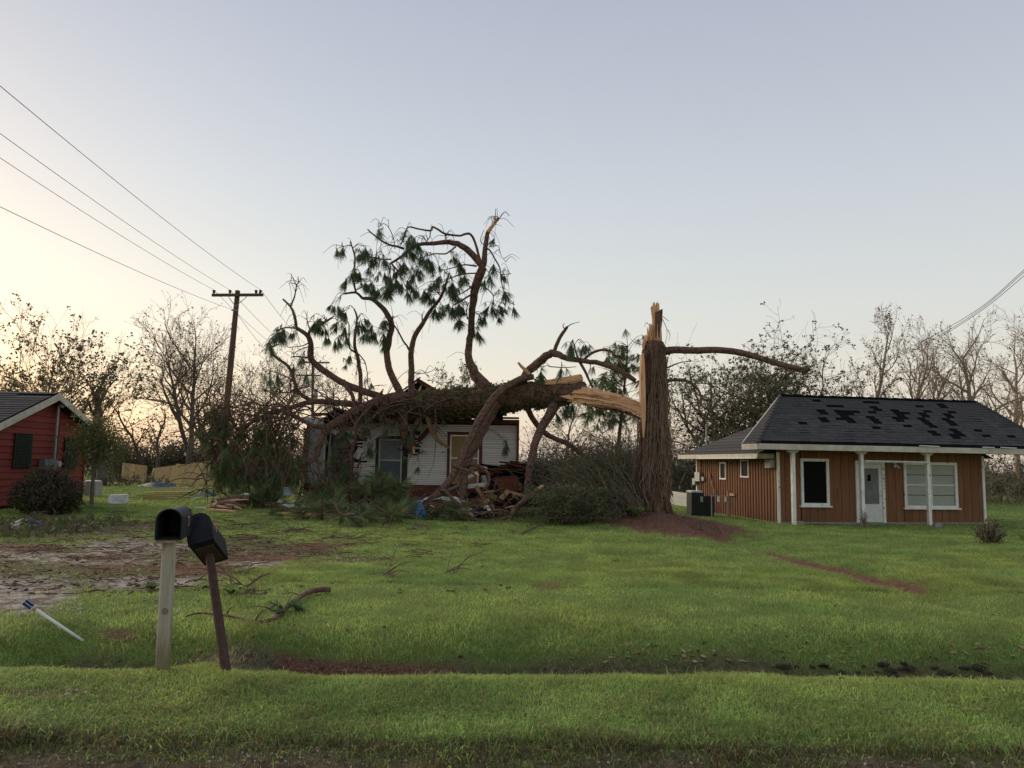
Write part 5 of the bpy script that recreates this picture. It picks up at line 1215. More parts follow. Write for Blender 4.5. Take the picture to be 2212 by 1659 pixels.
    T3 = [(600, 210, 1), (255, 370, 1), (305, 360, 1), (330, 620, 2), (395, 550, 3), (440, 560, 3), (480, 640, 3), (460, 400, 3), (490, 350, 2), (540, 440, 2), (580, 440, 2), (640, 450, 2), (600, 580, 1), (560, 650, 2), (610, 700, 2), (660, 700, 2), (650, 560, 1), (680, 580, 2), (740, 620, 3), (790, 640, 2), (800, 480, 4), (840, 300, 3), (870, 260, 2), (850, 380, 3), (900, 300, 2), (830, 620, 1), (830, 720, 2), (870, 670, 1), (930, 540, 2), (950, 430, 2), (990, 430, 2), (1030, 480, 2), (1090, 500, 1), (960, 720, 3), (1000, 740, 2), (1045, 750, 3), (1040, 650, 2), (1100, 600, 2), (1060, 860, 3), (1120, 870, 2), (1150, 640, 2), (1200, 650, 4), (1220, 720, 3), (1190, 820, 2), (1250, 820, 3), (1290, 830, 2), (1260, 930, 3), (1430, 930, 2), (1470, 920, 1), (1420, 1050, 2), (1520, 850, 2), (1590, 830, 2), (1580, 920, 1), (1700, 840, 1), (1620, 700, 2), (1620, 580, 2), (1550, 280, 1), (1540, 490, 1), (1510, 580, 1), (1470, 620, 1), (1240, 470, 2), (1190, 430, 2), (1270, 600, 2), (1310, 580, 2), (720, 560, 1), (760, 540, 1), (890, 560, 2), (910, 700, 1), (700, 650, 2), (520, 520, 1), (1380, 1010, 1),
          (230, 840, 2), (270, 850, 2), (330, 890, 2), (260, 970, 2), (325, 990, 2), (180, 1070, 2), (255, 1110, 2), (100, 970, 2), (150, 1010, 2), (370, 1240, 2), (340, 1310, 1), (450, 960, 2), (500, 950, 2), (540, 990, 2), (490, 1050, 2), (580, 1030, 2), (550, 1060, 1), (640, 960, 2), (640, 1060, 2), (640, 1140, 2), (340, 1090, 1), (540, 1460, 1)]
    pts = [(*z3(x, y), n_) for (x, y, n_) in T3]
    z2 = lambda x, y: (384.3 + x * .23166, 549 + y * .23166)
    pts += [(*z2(x, y), n_) for (x, y, n_) in ((970, 700, 3), (925, 725, 3), (1070, 740, 2), (865, 830, 3), (1180, 960, 2), (1080, 1040, 1), (1200, 1100, 1), (860, 1140, 1), (920, 1110, 1), (1290, 630, 2), (1330, 610, 2))]
    z5 = lambda x, y: (933.4 + x * .26475, 741.2 + y * .26475)
    pts += [(*z5(x, y), n_) for (x, y, n_) in ((1130, 15, 3), (1150, 60, 2), (1230, 0, 2), (900, 230, 2), (1070, 215, 2), (610, 815, 2), (1130, 500, 3), (1010, 560, 1), (1090, 540, 2))]
    z4 = lambda x, y: (549 + x * .23166, 796.1 + y * .23166)
    pts += [(*z4(x, y), n_) for (x, y, n_) in ((1050, 400, 2), (1030, 540, 3), (1480, 590, 3), (840, 550, 2), (750, 690, 2), (1060, 740, 2), (1230, 560, 2), (720, 830, 2), (1180, 420, 1), (1760, 470, 1), (850, 880, 2), (700, 900, 2))]
    allc = [(c, i) for i, (C2, ws) in enumerate(CURV) for c in C2]
    cpx = np.array([proj(c.x, c.y, c.z) for c, _ in allc])
    nt_ = 0; tw = MB(); soft = MB()
    for (u, v, cnt) in pts:
        d = np.hypot(cpx[:, 0] - u, (cpx[:, 1] - v) * 1.0 + np.where(cpx[:, 1] > v + 6, 40, 0)); j = int(np.argmin(d)); q = allc[j][0]
        Yq = q.y + rnd.uniform(-.25, .05)
        for k in range(cnt):
            if nt_ >= 292: break
            p = W(u + rnd.uniform(-5, 5) * (cnt > 1), v + rnd.uniform(-5, 5) * (cnt > 1), Yq + rnd.uniform(-.35, .35))
            m_ = (p + q) / 2 + Vector((0, 0, .10 + .1 * rnd.random()))
            if (p - q).length > .05: tw.tube(catmull([q, m_, p], 4), lerplist([.014, .010, .007], 9), 4, cap=False)
            o = bpy.data.objects.new('needle_tuft', TUFTS[rnd.randrange(4)]); COL.objects.link(o); o.parent = T; o.location = p - base
            s = rnd.uniform(.7, 1.35); o.scale = (s, s, s); o.rotation_euler = (rnd.uniform(-.4, .4), rnd.uniform(-.4, .4), rnd.uniform(0, 6.28)); nt_ += 1
            if rnd.random() < .8:
                src = BIG[rnd.randrange(3)]; Mx = Euler((rnd.uniform(-.5, .5), rnd.uniform(-.5, .5), rnd.uniform(0, 6.28))).to_matrix(); s_ = rnd.uniform(.45, .85); p2 = p + Vector((rnd.uniform(-.22, .22), rnd.uniform(-.25, .25), rnd.uniform(-.05, .22))); tw.tube([q.lerp(p, .5) + Vector((0, 0, .08)), p2.lerp(p, .4) + Vector((0, 0, .06)), p2], [.009, .007, .005], 4, cap=False)
                half = [f for i_, f in enumerate(src.f) if (i_ // 2) % 2 == 0]; soft.add([p2 + (Mx @ Vector(w_)) * s_ for w_ in src.v], half)
    # loose crooked twigs in the crown
    for k in range(330):
        C2, ws = CURV[rnd.randrange(0, 62)]
        if len(C2) < 5: continue
        q = C2[rnd.randrange(2, len(C2))]; e = rvec(rnd); e.y *= .5; L_ = rnd.uniform(.25, .8)
        tw.tube(catmull([q, q + e * L_ * .5 + Vector((0, 0, .08)), q + e * L_ + Vector((0, 0, -.18))], 3), lerplist([.012, .008, .005], 7), 4, cap=False)
    o = soft.build('needle_sprays', M_needle, T, off=base); o['kind'] = 'stuff'
    o = tw.build('hanging_twigs', M_pbarkh, T, off=base); o['kind'] = 'stuff'
    # ---- heavy drooping foliage at the crown end and on the ground (too many tufts to pick apart)
    hp = MB(); ht = MB()
    def heap(cu, cv, ru, rv, Y, dy, n_, down, s0=.8, s1=1.3):
        for k in range(n_):
            a = rnd.uniform(0, 6.28); rr = math.sqrt(rnd.random()); p = W(cu + math.cos(a) * rr * ru, cv + math.sin(a) * rr * rv, Y + rnd.uniform(-dy, dy))
            g_ = gzf(p.x, p.y) + .10
            if p.z < g_: p.z = g_ + rnd.random() * .25
            src = BIG[rnd.randrange(3)]; s = rnd.uniform(s0, s1)
            if down: Mx = Euler((rnd.uniform(-.5, .5), rnd.uniform(-.5, .5), rnd.uniform(0, 6.28))).to_matrix()
            else: Mx = Euler((rnd.uniform(.9, 2.6), rnd.uniform(-.6, .6), rnd.uniform(0, 6.28)), 'XYZ').to_matrix()
            hp.add([p + (Mx @ Vector(q)) * s for q in src.v], src.f)
            e = Mx @ Vector((0, 0, 1)); ht.tube([p, p + e * .35 + Vector((0, 0, .05)), p + e * .7 + rvec(rnd) * .2], [.012, .016, .02], 4, cap=False)
    for a_ in ((462, 925, 34, 50, 26.2, .7, 46, True), (490, 1005, 36, 50, 25.8, .8, 46, True), (560, 960, 55, 60, 26.0, .8, 34, True), (575, 1045, 50, 36, 25.4, .8, 48, True), (620, 990, 40, 60, 25.8, .7, 20, True), (560, 1080, 40, 22, 25.2, .8, 36, False),
               (720, 1090, 45, 32, 24.6, .8, 60, False), (775, 1085, 50, 30, 24.2, .8, 55, False), (830, 1075, 45, 40, 23.8, .8, 80, False), (845, 1105, 45, 20, 23.2, .7, 46, False), (700, 1060, 30, 30, 25.5, .6, 30, True), (740, 1025, 40, 40, 26.5, .4, 26, True), (960, 1122, 50, 7, 22.6, .5, 12, False),
               (660, 1125, 90, 10, 22.0, 1.2, 26, False), (780, 1140, 90, 8, 20.5, 1.0, 22, False)):
        heap(*a_)
    # thinner branches crossing in front of the wall and over the roof edge
    for k in range(85):
        u = rnd.uniform(560, 960); v = float(np.interp(u, [560, 960], [895, 880])) + rnd.uniform(-22, 14); p = W(u, v, float(np.interp(u, [560, 960], [25.9, 26.7])) + rnd.uniform(-.4, .2)); L_ = rnd.uniform(.6, 2.1)
        e = Vector((rnd.uniform(-1, .7), rnd.uniform(-.25, .1), rnd.uniform(-.9, .45))).normalized(); q = p + e * L_ * .5 + Vector((rnd.uniform(-.1, .1), 0, .16)); z_ = p + e * L_ + Vector((0, 0, -.15)); r = rnd.uniform(.009, .030) * (1.4 if rnd.random() < .15 else 1)
        C4 = catmull([p, q, z_], 5); ht.tube(C4, lerplist([r, r * .75, r * .3], len(C4)), 5, cap=False)
        for j in range(2):
            q2 = C4[rnd.randrange(3, len(C4))]; e2 = (e + rvec(rnd) * .9).normalized(); ht.tube([q2, q2 + e2 * L_ * .15, q2 + e2 * L_ * .3 + Vector((0, 0, -.08))], [r * .4, r * .35, r * .15], 4, cap=False)
        if rnd.random() < .42:
            src = BIG[rnd.randrange(3)]; Mx = Euler((rnd.uniform(-.4, .4), rnd.uniform(-.4, .4), rnd.uniform(0, 6.28))).to_matrix(); s_ = rnd.uniform(.5, .95); hp.add([z_ + (Mx @ Vector(w_)) * s_ for w_ in src.v], src.f)
    # slender branch tangle in the drooping end
    for k in range(330):
        u = rnd.uniform(430, 650); v = rnd.uniform(868, 1080) if k < 150 else rnd.uniform(868, 960); p = W(u, v, rnd.uniform(25.4, 26.6)); e = Vector((rnd.uniform(-1, .6), rnd.uniform(-.3, .3), rnd.uniform(-.7, .35))).normalized(); L_ = rnd.uniform(.5, 1.6)
        q = p + e * L_ * .5 + Vector((0, 0, .15)); z_ = p + e * L_
        for c in (q, z_):
            c.z = max(c.z, gzf(c.x, c.y) + .03)
        r = rnd.uniform(.010, .034); ht.tube(catmull([p, q, z_], 4), lerplist([r, r * .8, r * .3], 9), 4, cap=False)
    for k in range(150):
        u = rnd.uniform(640, 1110); v = rnd.uniform(1075, 1135); p = W(u, v, rnd.uniform(22.5, 24.6)); p.z = max(p.z, gzf(p.x, p.y) + .04); e = Vector((rnd.uniform(-1, 1), rnd.uniform(-.5, .5), rnd.uniform(-.1, .5))).normalized(); L_ = rnd.uniform(.4, 1.3)
        q = p + e * L_ * .5 + Vector((0, 0, .08)); z_ = p + e * L_; z_.z = max(z_.z - .1, gzf(z_.x, z_.y) + .02)
        r = rnd.uniform(.008, .026); ht.tube(catmull([p, q, z_], 4), lerplist([r, r * .8, r * .3], 9), 4, cap=False)
    o = ht.build('branch_tangle', M_pbarkh, T, off=base); o['kind'] = 'stuff'
    o = hp.build('needle_heap', M_needled, T, off=base); o['kind'] = 'stuff'
    return T
PINE = fallen()
# ------------------------------------------------------------------ utility poles and wires
M_pole = mat('pole_wood', (0.075, 0.048, 0.034), (0.12, 0.08, 0.055), 10, 0.9, 0.01, stretch=(1, 1, .15))
M_ins = mat('insulator', (0.03, 0.025, 0.025), (0.05, 0.045, 0.04), 8, 0.35)
M_wire = mat('wire', (0.10, 0.10, 0.10), None, rough=.6)
M_wired = mat('wire_dark', (0.02, 0.02, 0.02), None, rough=.6)
PY = 36.0
def utility_pole():
    b0 = W(472, 1058, PY); b0.z = gzf(b0.x, PY); top = W(513.5, 628, PY + .6)
    T = thing('utility_pole', 'leaning brown wooden utility pole with one crossarm', 'utility pole', b0)
    b = MB(); b.tube([b0 + Vector((0, 0, -.3)), b0.lerp(top, .5), top], [.17, .15, .115], 14); b.build('pole', M_pole, T, off=b0)
    a0, a1 = W(458, 637.5, PY + .35), W(568.5, 637, PY + .35); d = a1 - a0
    b = MB(); b.box((a0 + a1) / 2, (d.length, .11, .13), Matrix.Rotation(-math.atan2(d.z, d.x), 3, 'Y')); arm = b.build('crossarm', M_pole, T, off=b0)
    tp = W(508.5, 662, PY + .35)
    for u in (493.5, 533):
        b = MB(); b.tube([W(u, 641, PY + .28), tp], .018, 5); b.build('brace', M_grey, T, off=b0)
    att_ = []
    for (u, lean) in ((462, 0), (496.5, 0), (553, .0), (561, .5)):
        p = W(u, 633.5, PY + .35); b = MB(); q = p + Vector((lean * .1, 0, .16))
        b.tube([p - Vector((0, 0, .02)), p.lerp(q, .3), p.lerp(q, .55), p.lerp(q, .8), q], [.02, .075, .06, .085, .05], 10); b.build('insulator', M_ins, T, off=b0); att_.append(q)
    c = W(507, 670.5, PY + .3); b = MB(); b.tube([c + Vector((-.14, -.05, 0)), c + Vector((.14, .05, 0))], .035, 8); b.build('clamp', M_grey, T, off=b0); att_.append(c)
    return T, att_
UP, UAT = utility_pole()
def far_pole():
    Y = 72.0; b0 = W(676, 1000, Y); b0.z = gzf(b0.x, Y); top = W(676, 770, Y)
    T = thing('utility_pole', 'distant utility pole with two crossarms behind the fallen limbs', 'utility pole', b0)
    b = MB(); b.tube([b0 - Vector((0, 0, .3)), top], [.17, .12], 10); b.build('pole', M_pole, T, off=b0)
    out = []
    for (u0, u1, v) in ((657, 712, 783), (640, 693, 811)):
        a0, a1 = W(u0, v, Y - .15), W(u1, v, Y - .15); b = MB(); b.box((a0 + a1) / 2, ((a1 - a0).length, .12, .14)); b.build('crossarm', M_pole, T, off=b0); out += [a0, a1]
    b = MB(); p = W(682, 840, Y - .2); b.tube([p, p + Vector((0, 0, -1.0))], .22, 10); b.build('transformer', M_grey, T, off=b0)
    return T, out
FP, FAT = far_pole()
def wire(pts, r, name, label, m_):
    o0 = Vector(pts[0]); b = MB(); b.tube(pts, r, 5, cap=True); o = b.build(name, m_, None, off=o0, smooth=True); o.location = o0; tag(o, label, 'wire', 'overhead wires'); return o
def span(a, c, sag, n_=24):
    return [a.lerp(c, t / n_) + Vector((0, 0, -4 * sag * (t / n_) * (1 - t / n_))) for t in range(n_ + 1)]
step = Vector((5.0, -36, 0.25))
for (i, v0, lab) in ((0, 330, 'overhead wire on the left end of the crossarm'), (1, 287, 'overhead wire on the inner left insulator of the crossarm'), (3, 168, 'highest overhead wire, on the right end of the crossarm'), (4, 452, 'lowest overhead wire clamped below the crossarm')):
    a = UAT[i]; e = a + step
    # drop the near end until the wire crosses the photo's left edge at the seen height
    best = None
    for dz in np.linspace(-4, 6, 101):
        e2 = e + Vector((0, 0, float(dz))); P_ = span(a, e2, .35, 60); pr = [proj(p.x, p.y, p.z) for p in P_ if p.y > 4]
        k = min(range(len(pr)), key=lambda j: abs(pr[j][0])); er = abs(pr[k][1] - v0)
        if best is None or er < best[0]: best = (er, P_)
    wire(best[1], .0075, 'power_line', lab + ', running to upper left', M_wire)
fa = [FAT[0], FAT[0].lerp(FAT[1], .4), FAT[1], FAT[2]]
for (i, j, lab) in ((0, 0, 'left'), (1, 1, 'inner'), (3, 2, 'right'), (4, 3, 'low')):
    wire(span(UAT[i], fa[j], .5), .010, 'power_line', 'far ' + lab + ' wire sagging from the leaning pole to the distant pole', M_wire)
for k, (va, vb, vc, lab) in enumerate(((583, 726, 815, 'upper'), (588, 733, 820, 'middle'), (596, 737, 823, 'lower'))):
    P_ = catmull([W(2290, va - 62, 23), W(2212, va, 26), W(2120, 663 + k * 4, 30), W(2010, vb + 2, 34), W(1900, 779 + k * 3, 38), W(1780, vc, 42), W(1600, 826 + k * 2, 47), W(1450, 828, 52)], 5)
    wire(P_, .011, 'service_wire', lab + ' of three dark service wires rising to the right edge', M_wired)

# ------------------------------------------------------------------ mailboxes
M_post = mat('weathered_post', (0.44, 0.40, 0.31), (0.34, 0.305, 0.235), 7, 0.85, 0.006, stretch=(4, 4, .5), c3=(0.24, 0.20, 0.14), s3=4, t3=.6)
M_postb = mat('post_base_stain', (0.33, 0.29, 0.20), (0.23, 0.20, 0.125), 7, 0.9, 0.006, stretch=(3, 3, .6))
M_rpipe = mat('rusty_pipe', (0.052, 0.031, 0.026), (0.082, 0.047, 0.037), 25, 0.9, 0.003)
M_mbox = mat('mailbox_black', (0.014, 0.016, 0.020), (0.022, 0.025, 0.030), 12, 0.55, 0.0015, spec=.15)
M_mboxg = mat('mailbox_faded', (0.030, 0.032, 0.036), (0.020, 0.022, 0.026), 10, 0.6, 0.0015, spec=.15)
M_num = mat('number_pink', (0.62, 0.26, 0.24), (0.52, 0.20, 0.19), 30, 0.6)
def mailbox_shell(mb, L_, w_, h_, th_, closed_front, closed_back):
    # local axes: x across, y from front (-) to back (+), z up; origin at the floor centre
    r = w_ / 2; zc = h_ - r; prof = [(-r, 0)] + [(-r * math.cos(a), zc + r * math.sin(a)) for a in np.linspace(0, math.pi, 17)] + [(r, 0)]
    n_ = len(prof); inn = [(x * (1 - th_ / r), max(th_, th_ + (z - th_) * (1 - th_ / h_))) for x, z in prof]
    V = []
    for y in (-L_ / 2, L_ / 2):
        V += [(x, y, z) for x, z in prof]; V += [(x, y, z) for x, z in inn]
    F = []
    for i in range(n_):
        j = (i + 1) % n_
        F.append((i, j, 2 * n_ + j, 2 * n_ + i)); F.append((n_ + i, 3 * n_ + i, 3 * n_ + j, n_ + j)); F.append((i, n_ + i, n_ + j, j)); F.append((2 * n_ + i, 2 * n_ + j, 3 * n_ + j, 3 * n_ + i))
    mb.add(V, F)
    if closed_back: mb.add([(x, L_ / 2 - .004, z) for x, z in prof], [tuple(range(n_))])
    if closed_front: mb.add([(x * 1.03, -L_ / 2 - .002, z * 1.01) for x, z in prof] + [(x * 1.03, -L_ / 2 + .018, z * 1.01) for x, z in prof], [tuple(range(n_))[::-1]] + [(i, (i + 1) % n_, n_ + (i + 1) % n_, n_ + i) for i in range(n_)])
def mailbox_one():
    Y = 6.12; b0 = W(351, 1437, Y); b0.z = gzf(b0.x, Y)
    T = thing('mailbox', 'open black mailbox on a weathered square wooden post', 'mailbox', b0)
    top = W(366, 1166, Y + .02); ax = (top - b0); a = R(12)
    rot = Matrix.Rotation(a, 3, 'Z')
    def post(p0, p1, m_, nm):
        b = MB(); h = .046; q = [rot @ Vector((x * h, y * h, 0)) for x, y in ((-1, -.72), (-.72, -1), (.72, -1), (1, -.72), (1, 1), (-1, 1))]
        n_ = len(q); V = [p0 + v for v in q] + [p1 + v for v in q]; b.add(V, [tuple(range(n_))[::-1], tuple(range(n_, 2 * n_))] + [(i, (i + 1) % n_, n_ + (i + 1) % n_, n_ + i) for i in range(n_)]); return b.build(nm, m_, T, off=b0)
    po = post(b0 - Vector((0, 0, .15)), top, M_post, 'post')
    nn = M_post.node_tree; bs = nn.nodes['Principled BSDF']; src = bs.inputs['Base Color'].links[0].from_socket          # soil splash and algae near the ground
    ge = nn.nodes.new('ShaderNodeNewGeometry'); sx = nn.nodes.new('ShaderNodeSeparateXYZ'); nn.links.new(ge.outputs['Position'], sx.inputs[0])
    no = nn.nodes.new('ShaderNodeTexNoise'); no.inputs['Scale'].default_value = 14; ad = nn.nodes.new('ShaderNodeMath'); ad.operation = 'MULTIPLY_ADD'; ad.inputs[1].default_value = .30; nn.links.new(no.outputs[0], ad.inputs[0]); nn.links.new(sx.outputs['Z'], ad.inputs[2])
    mr_ = nn.nodes.new('ShaderNodeMapRange'); mr_.inputs[1].default_value = .26; mr_.inputs[2].default_value = .50; nn.links.new(ad.outputs[0], mr_.inputs[0])
    mx_ = nn.nodes.new('ShaderNodeMix'); mx_.data_type = 'RGBA'; mx_.inputs[6].default_value = (.20, .175, .10, 1); nn.links.new(src, mx_.inputs[7]); nn.links.new(mr_.outputs[0], mx_.inputs[0]); nn.links.new(mx_.outputs[2], bs.inputs['Base Color'])
    kn = b0.lerp(top, .46) + rot @ Vector((.005, -.047, 0)); b = MB()
    b.tube([kn + rot @ Vector((0, .01, 0)), kn + rot @ Vector((0, -.004, 0))], [.026, .022], 14); b.build('knot', mat('knot', (0.26, 0.21, 0.15), (0.16, 0.12, 0.08), 40, .8), po, off=b0)
    b = MB(); b.box(top + Vector((0.01, 0, .000)) + rot @ Vector((-.01, .02, 0)), (.145, .30, .022), rot); b.build('support_board', M_postb, T, off=b0)
    R3 = Matrix.Rotation(R(13), 3, 'Z'); c = top + Vector((.018, 0, .012)) + R3 @ Vector((0, .10, 0))
    s = MB(); mailbox_shell(s, .48, .178, .235, .004, False, True); s.v = [tuple(c + R3 @ Vector(p)) for p in s.v]; bx = s.build('box', M_mboxg, T, off=b0)
    s = MB(); r = .089                                                      # rolled front rim
    pr = [(-r, 0)] + [(-r * math.cos(q), .146 + r * math.sin(q)) for q in np.linspace(0, math.pi, 15)] + [(r, 0)]
    s.tube([c + R3 @ Vector((x * 1.03, -.242, z)) for x, z in pr], .007, 6); s.build('rim', M_mbox, bx, off=b0)
    s = MB(); s.box(c + R3 @ Vector((0, .0, .012)), (.165, .44, .006), R3); s.box(c + R3 @ Vector((0, .21, .11)), (.16, .006, .20), R3); s.build('inner_lining', M_mbox, bx, off=b0)
    # the number 7 on the right side
    s = MB(); x_ = .0905; y0 = .055; z0 = .155
    for (p, q) in (((y0 - .035, z0), (y0 + .03, z0)), ((y0 + .024, z0), (y0 + .004, z0 - .075))):
        A = Vector((x_, p[0], p[1])); B = Vector((x_, q[0], q[1])); d = B - A; n_ = Vector((0, -d.z, d.y)).normalized() * .0085
        s.add([c + R3 @ v for v in (A - n_, B - n_, B + n_, A + n_)] + [c + R3 @ (v + Vector((.002, 0, 0))) for v in (A - n_, B - n_, B + n_, A + n_)], [(4, 5, 6, 7), (3, 2, 1, 0), (0, 1, 5, 4), (1, 2, 6, 5), (2, 3, 7, 6), (3, 0, 4, 7)])
    s.build('number', M_num, bx, off=b0)
    return T
def mailbox_two():
    Y = 6.22; b0 = W(490, 1427, Y); b0.z = gzf(b0.x, Y); top = W(452, 1196, Y + .42)
    T = thing('mailbox', 'closed black mailbox tipped back on a leaning rusty pipe', 'mailbox', b0)
    b = MB(); b.tube([b0 - (top - b0).normalized() * .15, b0.lerp(top, .5), top], [.040, .037, .035], 16); b.build('post', M_rpipe, T, off=b0)
    up = (top - b0).normalized(); fr = Vector((.20, -1, 0)).normalized(); fr = (fr - up * fr.dot(up)).normalized(); sd = up.cross(fr).normalized()   # fr points to the road
    R3 = Matrix((-sd, -fr, up)).transposed()
    if R3.determinant() < 0: R3 = Matrix((sd, -fr, up)).transposed()
    c = top + up * .008 + fr * (-.0)
    s = MB(); mailbox_shell(s, .48, .20, .265, .004, True, True); s.v = [tuple(c + R3 @ Vector(p)) for p in s.v]; bx = s.build('box', M_mbox, T, off=b0)
    s = MB(); s.box(c + R3 @ Vector((0, 0, -.006)), (.14, .30, .022), R3); s.build('support_board', M_rpipe, T, off=b0)
    s = MB(); x_ = .102
    for (y0, z0, y1, z1) in ((-.16, .19, -.15, .13), (-.12, .185, -.075, .18), (-.08, .18, -.10, .12)):
        A, B = Vector((x_, y0, z0)), Vector((x_, y1, z1)); d = B - A; n_ = Vector((0, -d.z, d.y)).normalized() * .008
        s.add([c + R3 @ v for v in (A - n_, B - n_, B + n_, A + n_)] + [c + R3 @ (v + Vector((.002, 0, 0))) for v in (A - n_, B - n_, B + n_, A + n_)], [(4, 5, 6, 7), (3, 2, 1, 0), (0, 1, 5, 4), (1, 2, 6, 5), (2, 3, 7, 6), (3, 0, 4, 7)])
    s.build('number', M_num, bx, off=b0)
    h = MB(); h.box(c + R3 @ Vector((0, -.258, .235)), (.03, .012, .03), R3); h.build('latch', M_mbox, bx, off=b0)
    return T
mailbox_one(); mailbox_two()

# ------------------------------------------------------------------ leaning marker stake
M_stake = mat('stake_white', (0.74, 0.75, 0.75), (0.66, 0.67, 0.67), 10, .4)
M_blue = mat('marker_blue', (0.018, 0.040, 0.095), (0.025, 0.055, 0.12), 20, .4)
def stake():
    e = G(177, 1384); Y = e.y; h = W(72, 1313, Y - .15); tip = W(52, 1298, Y - .18)
    T = thing('marker_stake', 'thin white plastic stake with a blue tipped head, leaning over the ditch', 'marker', e)
    b = MB(); b.tube([e - (h - e).normalized() * .12, h], .014, 12); b.build('stem', M_stake, T, off=e, smooth=True)
    d = (tip - h).normalized(); s_ = d.cross(Vector((0, -1, .4))).normalized(); f = s_.cross(d).normalized()
    R3 = Matrix((d, s_, f)).transposed(); L_ = (tip - h).length
    b = MB(); b.box(h + d * L_ * .5, (L_, .062, .05), R3); hd = b.build('head', M_stake, T, off=e)
    k = 0
    for fd in (f, -f):
        for sg in (-1, 1):
            b = MB(); b.box(h + d * L_ * .52 + fd * .026 + s_ * sg * .015, (L_ * .84, .024, .004), R3); b.build('blue_panel', M_blue, hd, off=e)
    for sg in (-1, 1):
        b = MB(); b.box(h + d * L_ * .52 + s_ * sg * .032, (L_ * .84, .004, .038), R3); b.build('blue_panel', M_blue, hd, off=e)
    b = MB(); b.tube([h - d * .03, h + d * .006], [.016, .024], 12); b.build('collar', mat('collar_tan', (0.42, 0.33, 0.16), None, rough=.6), T, off=e)
stake()

# ------------------------------------------------------------------ pine branch on the lawn
def lawn_branch(name, label, px, ws, seed, twigs, tuft=None, lift=.03, mt=None):
    rnd = random.Random(seed); P = [G(u, v, lift + w_ * .5 * .004) for (u, v), w_ in zip(px, ws)]; o0 = P[0].copy(); o0.z = gzf(o0.x, o0.y); T = thing(name, label, 'branch', o0)
    C = catmull(P, 6); rr = [max(.003, w_ * PXM(p.y) / 2) for w_, p in zip(lerplist(ws, len(C)), C)]
    b = MB(); b.tube(C, rr, 8, rough=.14, rnd=rnd); b.build('stem', mt or M_pbarkh, T, off=o0)
    t = MB()
    for (i, du, dv, L_) in twigs:
        q = C[min(int(i * (len(C) - 1)), len(C) - 1)]; e = Vector((du, dv * .6, abs(dv) * .5 + .15)).normalized(); pe = q + e * L_; pe.z = max(gzf(pe.x, pe.y) + .015, pe.z - L_ * .2)
        b = MB(); b.tube(catmull([q, q + e * L_ * .5, pe], 3), lerplist([.010, .007, .004], 7), 5); b.build('twig', mt or M_pbarkh, T, off=o0)
    if tuft:
        for (i, n_, s) in tuft:
            q = C[int(i * (len(C) - 1))]
            for k in range(n_):
                o = bpy.data.objects.new('needle_tuft', TUFTS[k % 4]); COL.objects.link(o); o.parent = T; o.location = q - o0 + Vector((rnd.uniform(-.10, .12), rnd.uniform(-.12, .05), .05)); o.scale = (s,) * 3
                o.rotation_euler = (rnd.uniform(.9, 1.5), rnd.uniform(-.5, .5), rnd.uniform(-1.0, 1.0))
    return T
lawn_branch('fallen_branch', 'crooked brown pine branch with a green needle tuft, lying on the lawn behind the mailboxes', [(402, 1340), (430, 1333), (480, 1339), (520, 1345), (555, 1356), (585, 1350), (604, 1338), (625, 1320), (648, 1300), (668, 1288), (690, 1284), (714, 1283)], [3, 4, 5, 6, 7, 8, 8, 8, 10, 11, 12, 11], 3, [(.55, -.6, .2, .35), (.6, .1, .9, .28), (.35, .3, -.5, .3), (.75, -.8, .1, .25), (.2, .2, -.3, .2)], [(.62, 4, .5), (.56, 2, .45)])
lawn_branch('fallen_branch', 'bare forked branch beside the leaning rusty mailbox post', [(475, 1262), (490, 1275), (512, 1268), (535, 1272), (560, 1255), (575, 1248)], [3, 4, 4, 3, 3, 2], 4, [(.3, -.4, .8, .4), (.6, .5, .6, .35), (.5, -.3, -.4, .3)])
lawn_branch('fallen_branch', 'short dead stick lying in front of the leafy brush', [(1128, 1157), (1140, 1150), (1155, 1142), (1172, 1138)], [4, 5, 4, 2], 5, [(.5, -.5, .4, .4)])
lawn_branch('fallen_branch', 'dark stick lying in the wet straw by the mailboxes', [(400, 1265), (430, 1258), (470, 1262)], [3, 3, 2], 6, [(.5, .4, .5, .3)])
for k, (u, v, L_, lab) in enumerate(((640, 1150, 60, 'long bare stick on the grass left of the green heap'), (740, 1168, 90, 'dead twiggy branch on the lawn below the green heap'), (600, 1170, 45, 'bundle of bare twigs at the end of the gravel drive'), (905, 1150, 50, 'thin stick on the lawn under the arching limbs'), (840, 1250, 26, 'small curled twig lying on the open lawn'), (975, 1243, 24, 'small leafy twig lying on the open lawn'), (80, 1120, 60, 'forked branch in the brush at the left edge'), (30, 1095, 50, 'pale broken branch at the left edge'))):
    rnd = random.Random(300 + k)
    lawn_branch('fallen_branch', lab, [(u - L_ / 2, v + rnd.uniform(-2, 4)), (u - L_ / 5, v - rnd.uniform(0, 5)), (u + L_ / 5, v + rnd.uniform(-3, 3)), (u + L_ / 2, v - rnd.uniform(0, 5))], [4, 4, 3, 2], 300 + k, [(rnd.random(), rnd.uniform(-1, 1), rnd.uniform(-.6, .8), rnd.uniform(.3, .8)) for _ in range(5)], mt=M_twig)

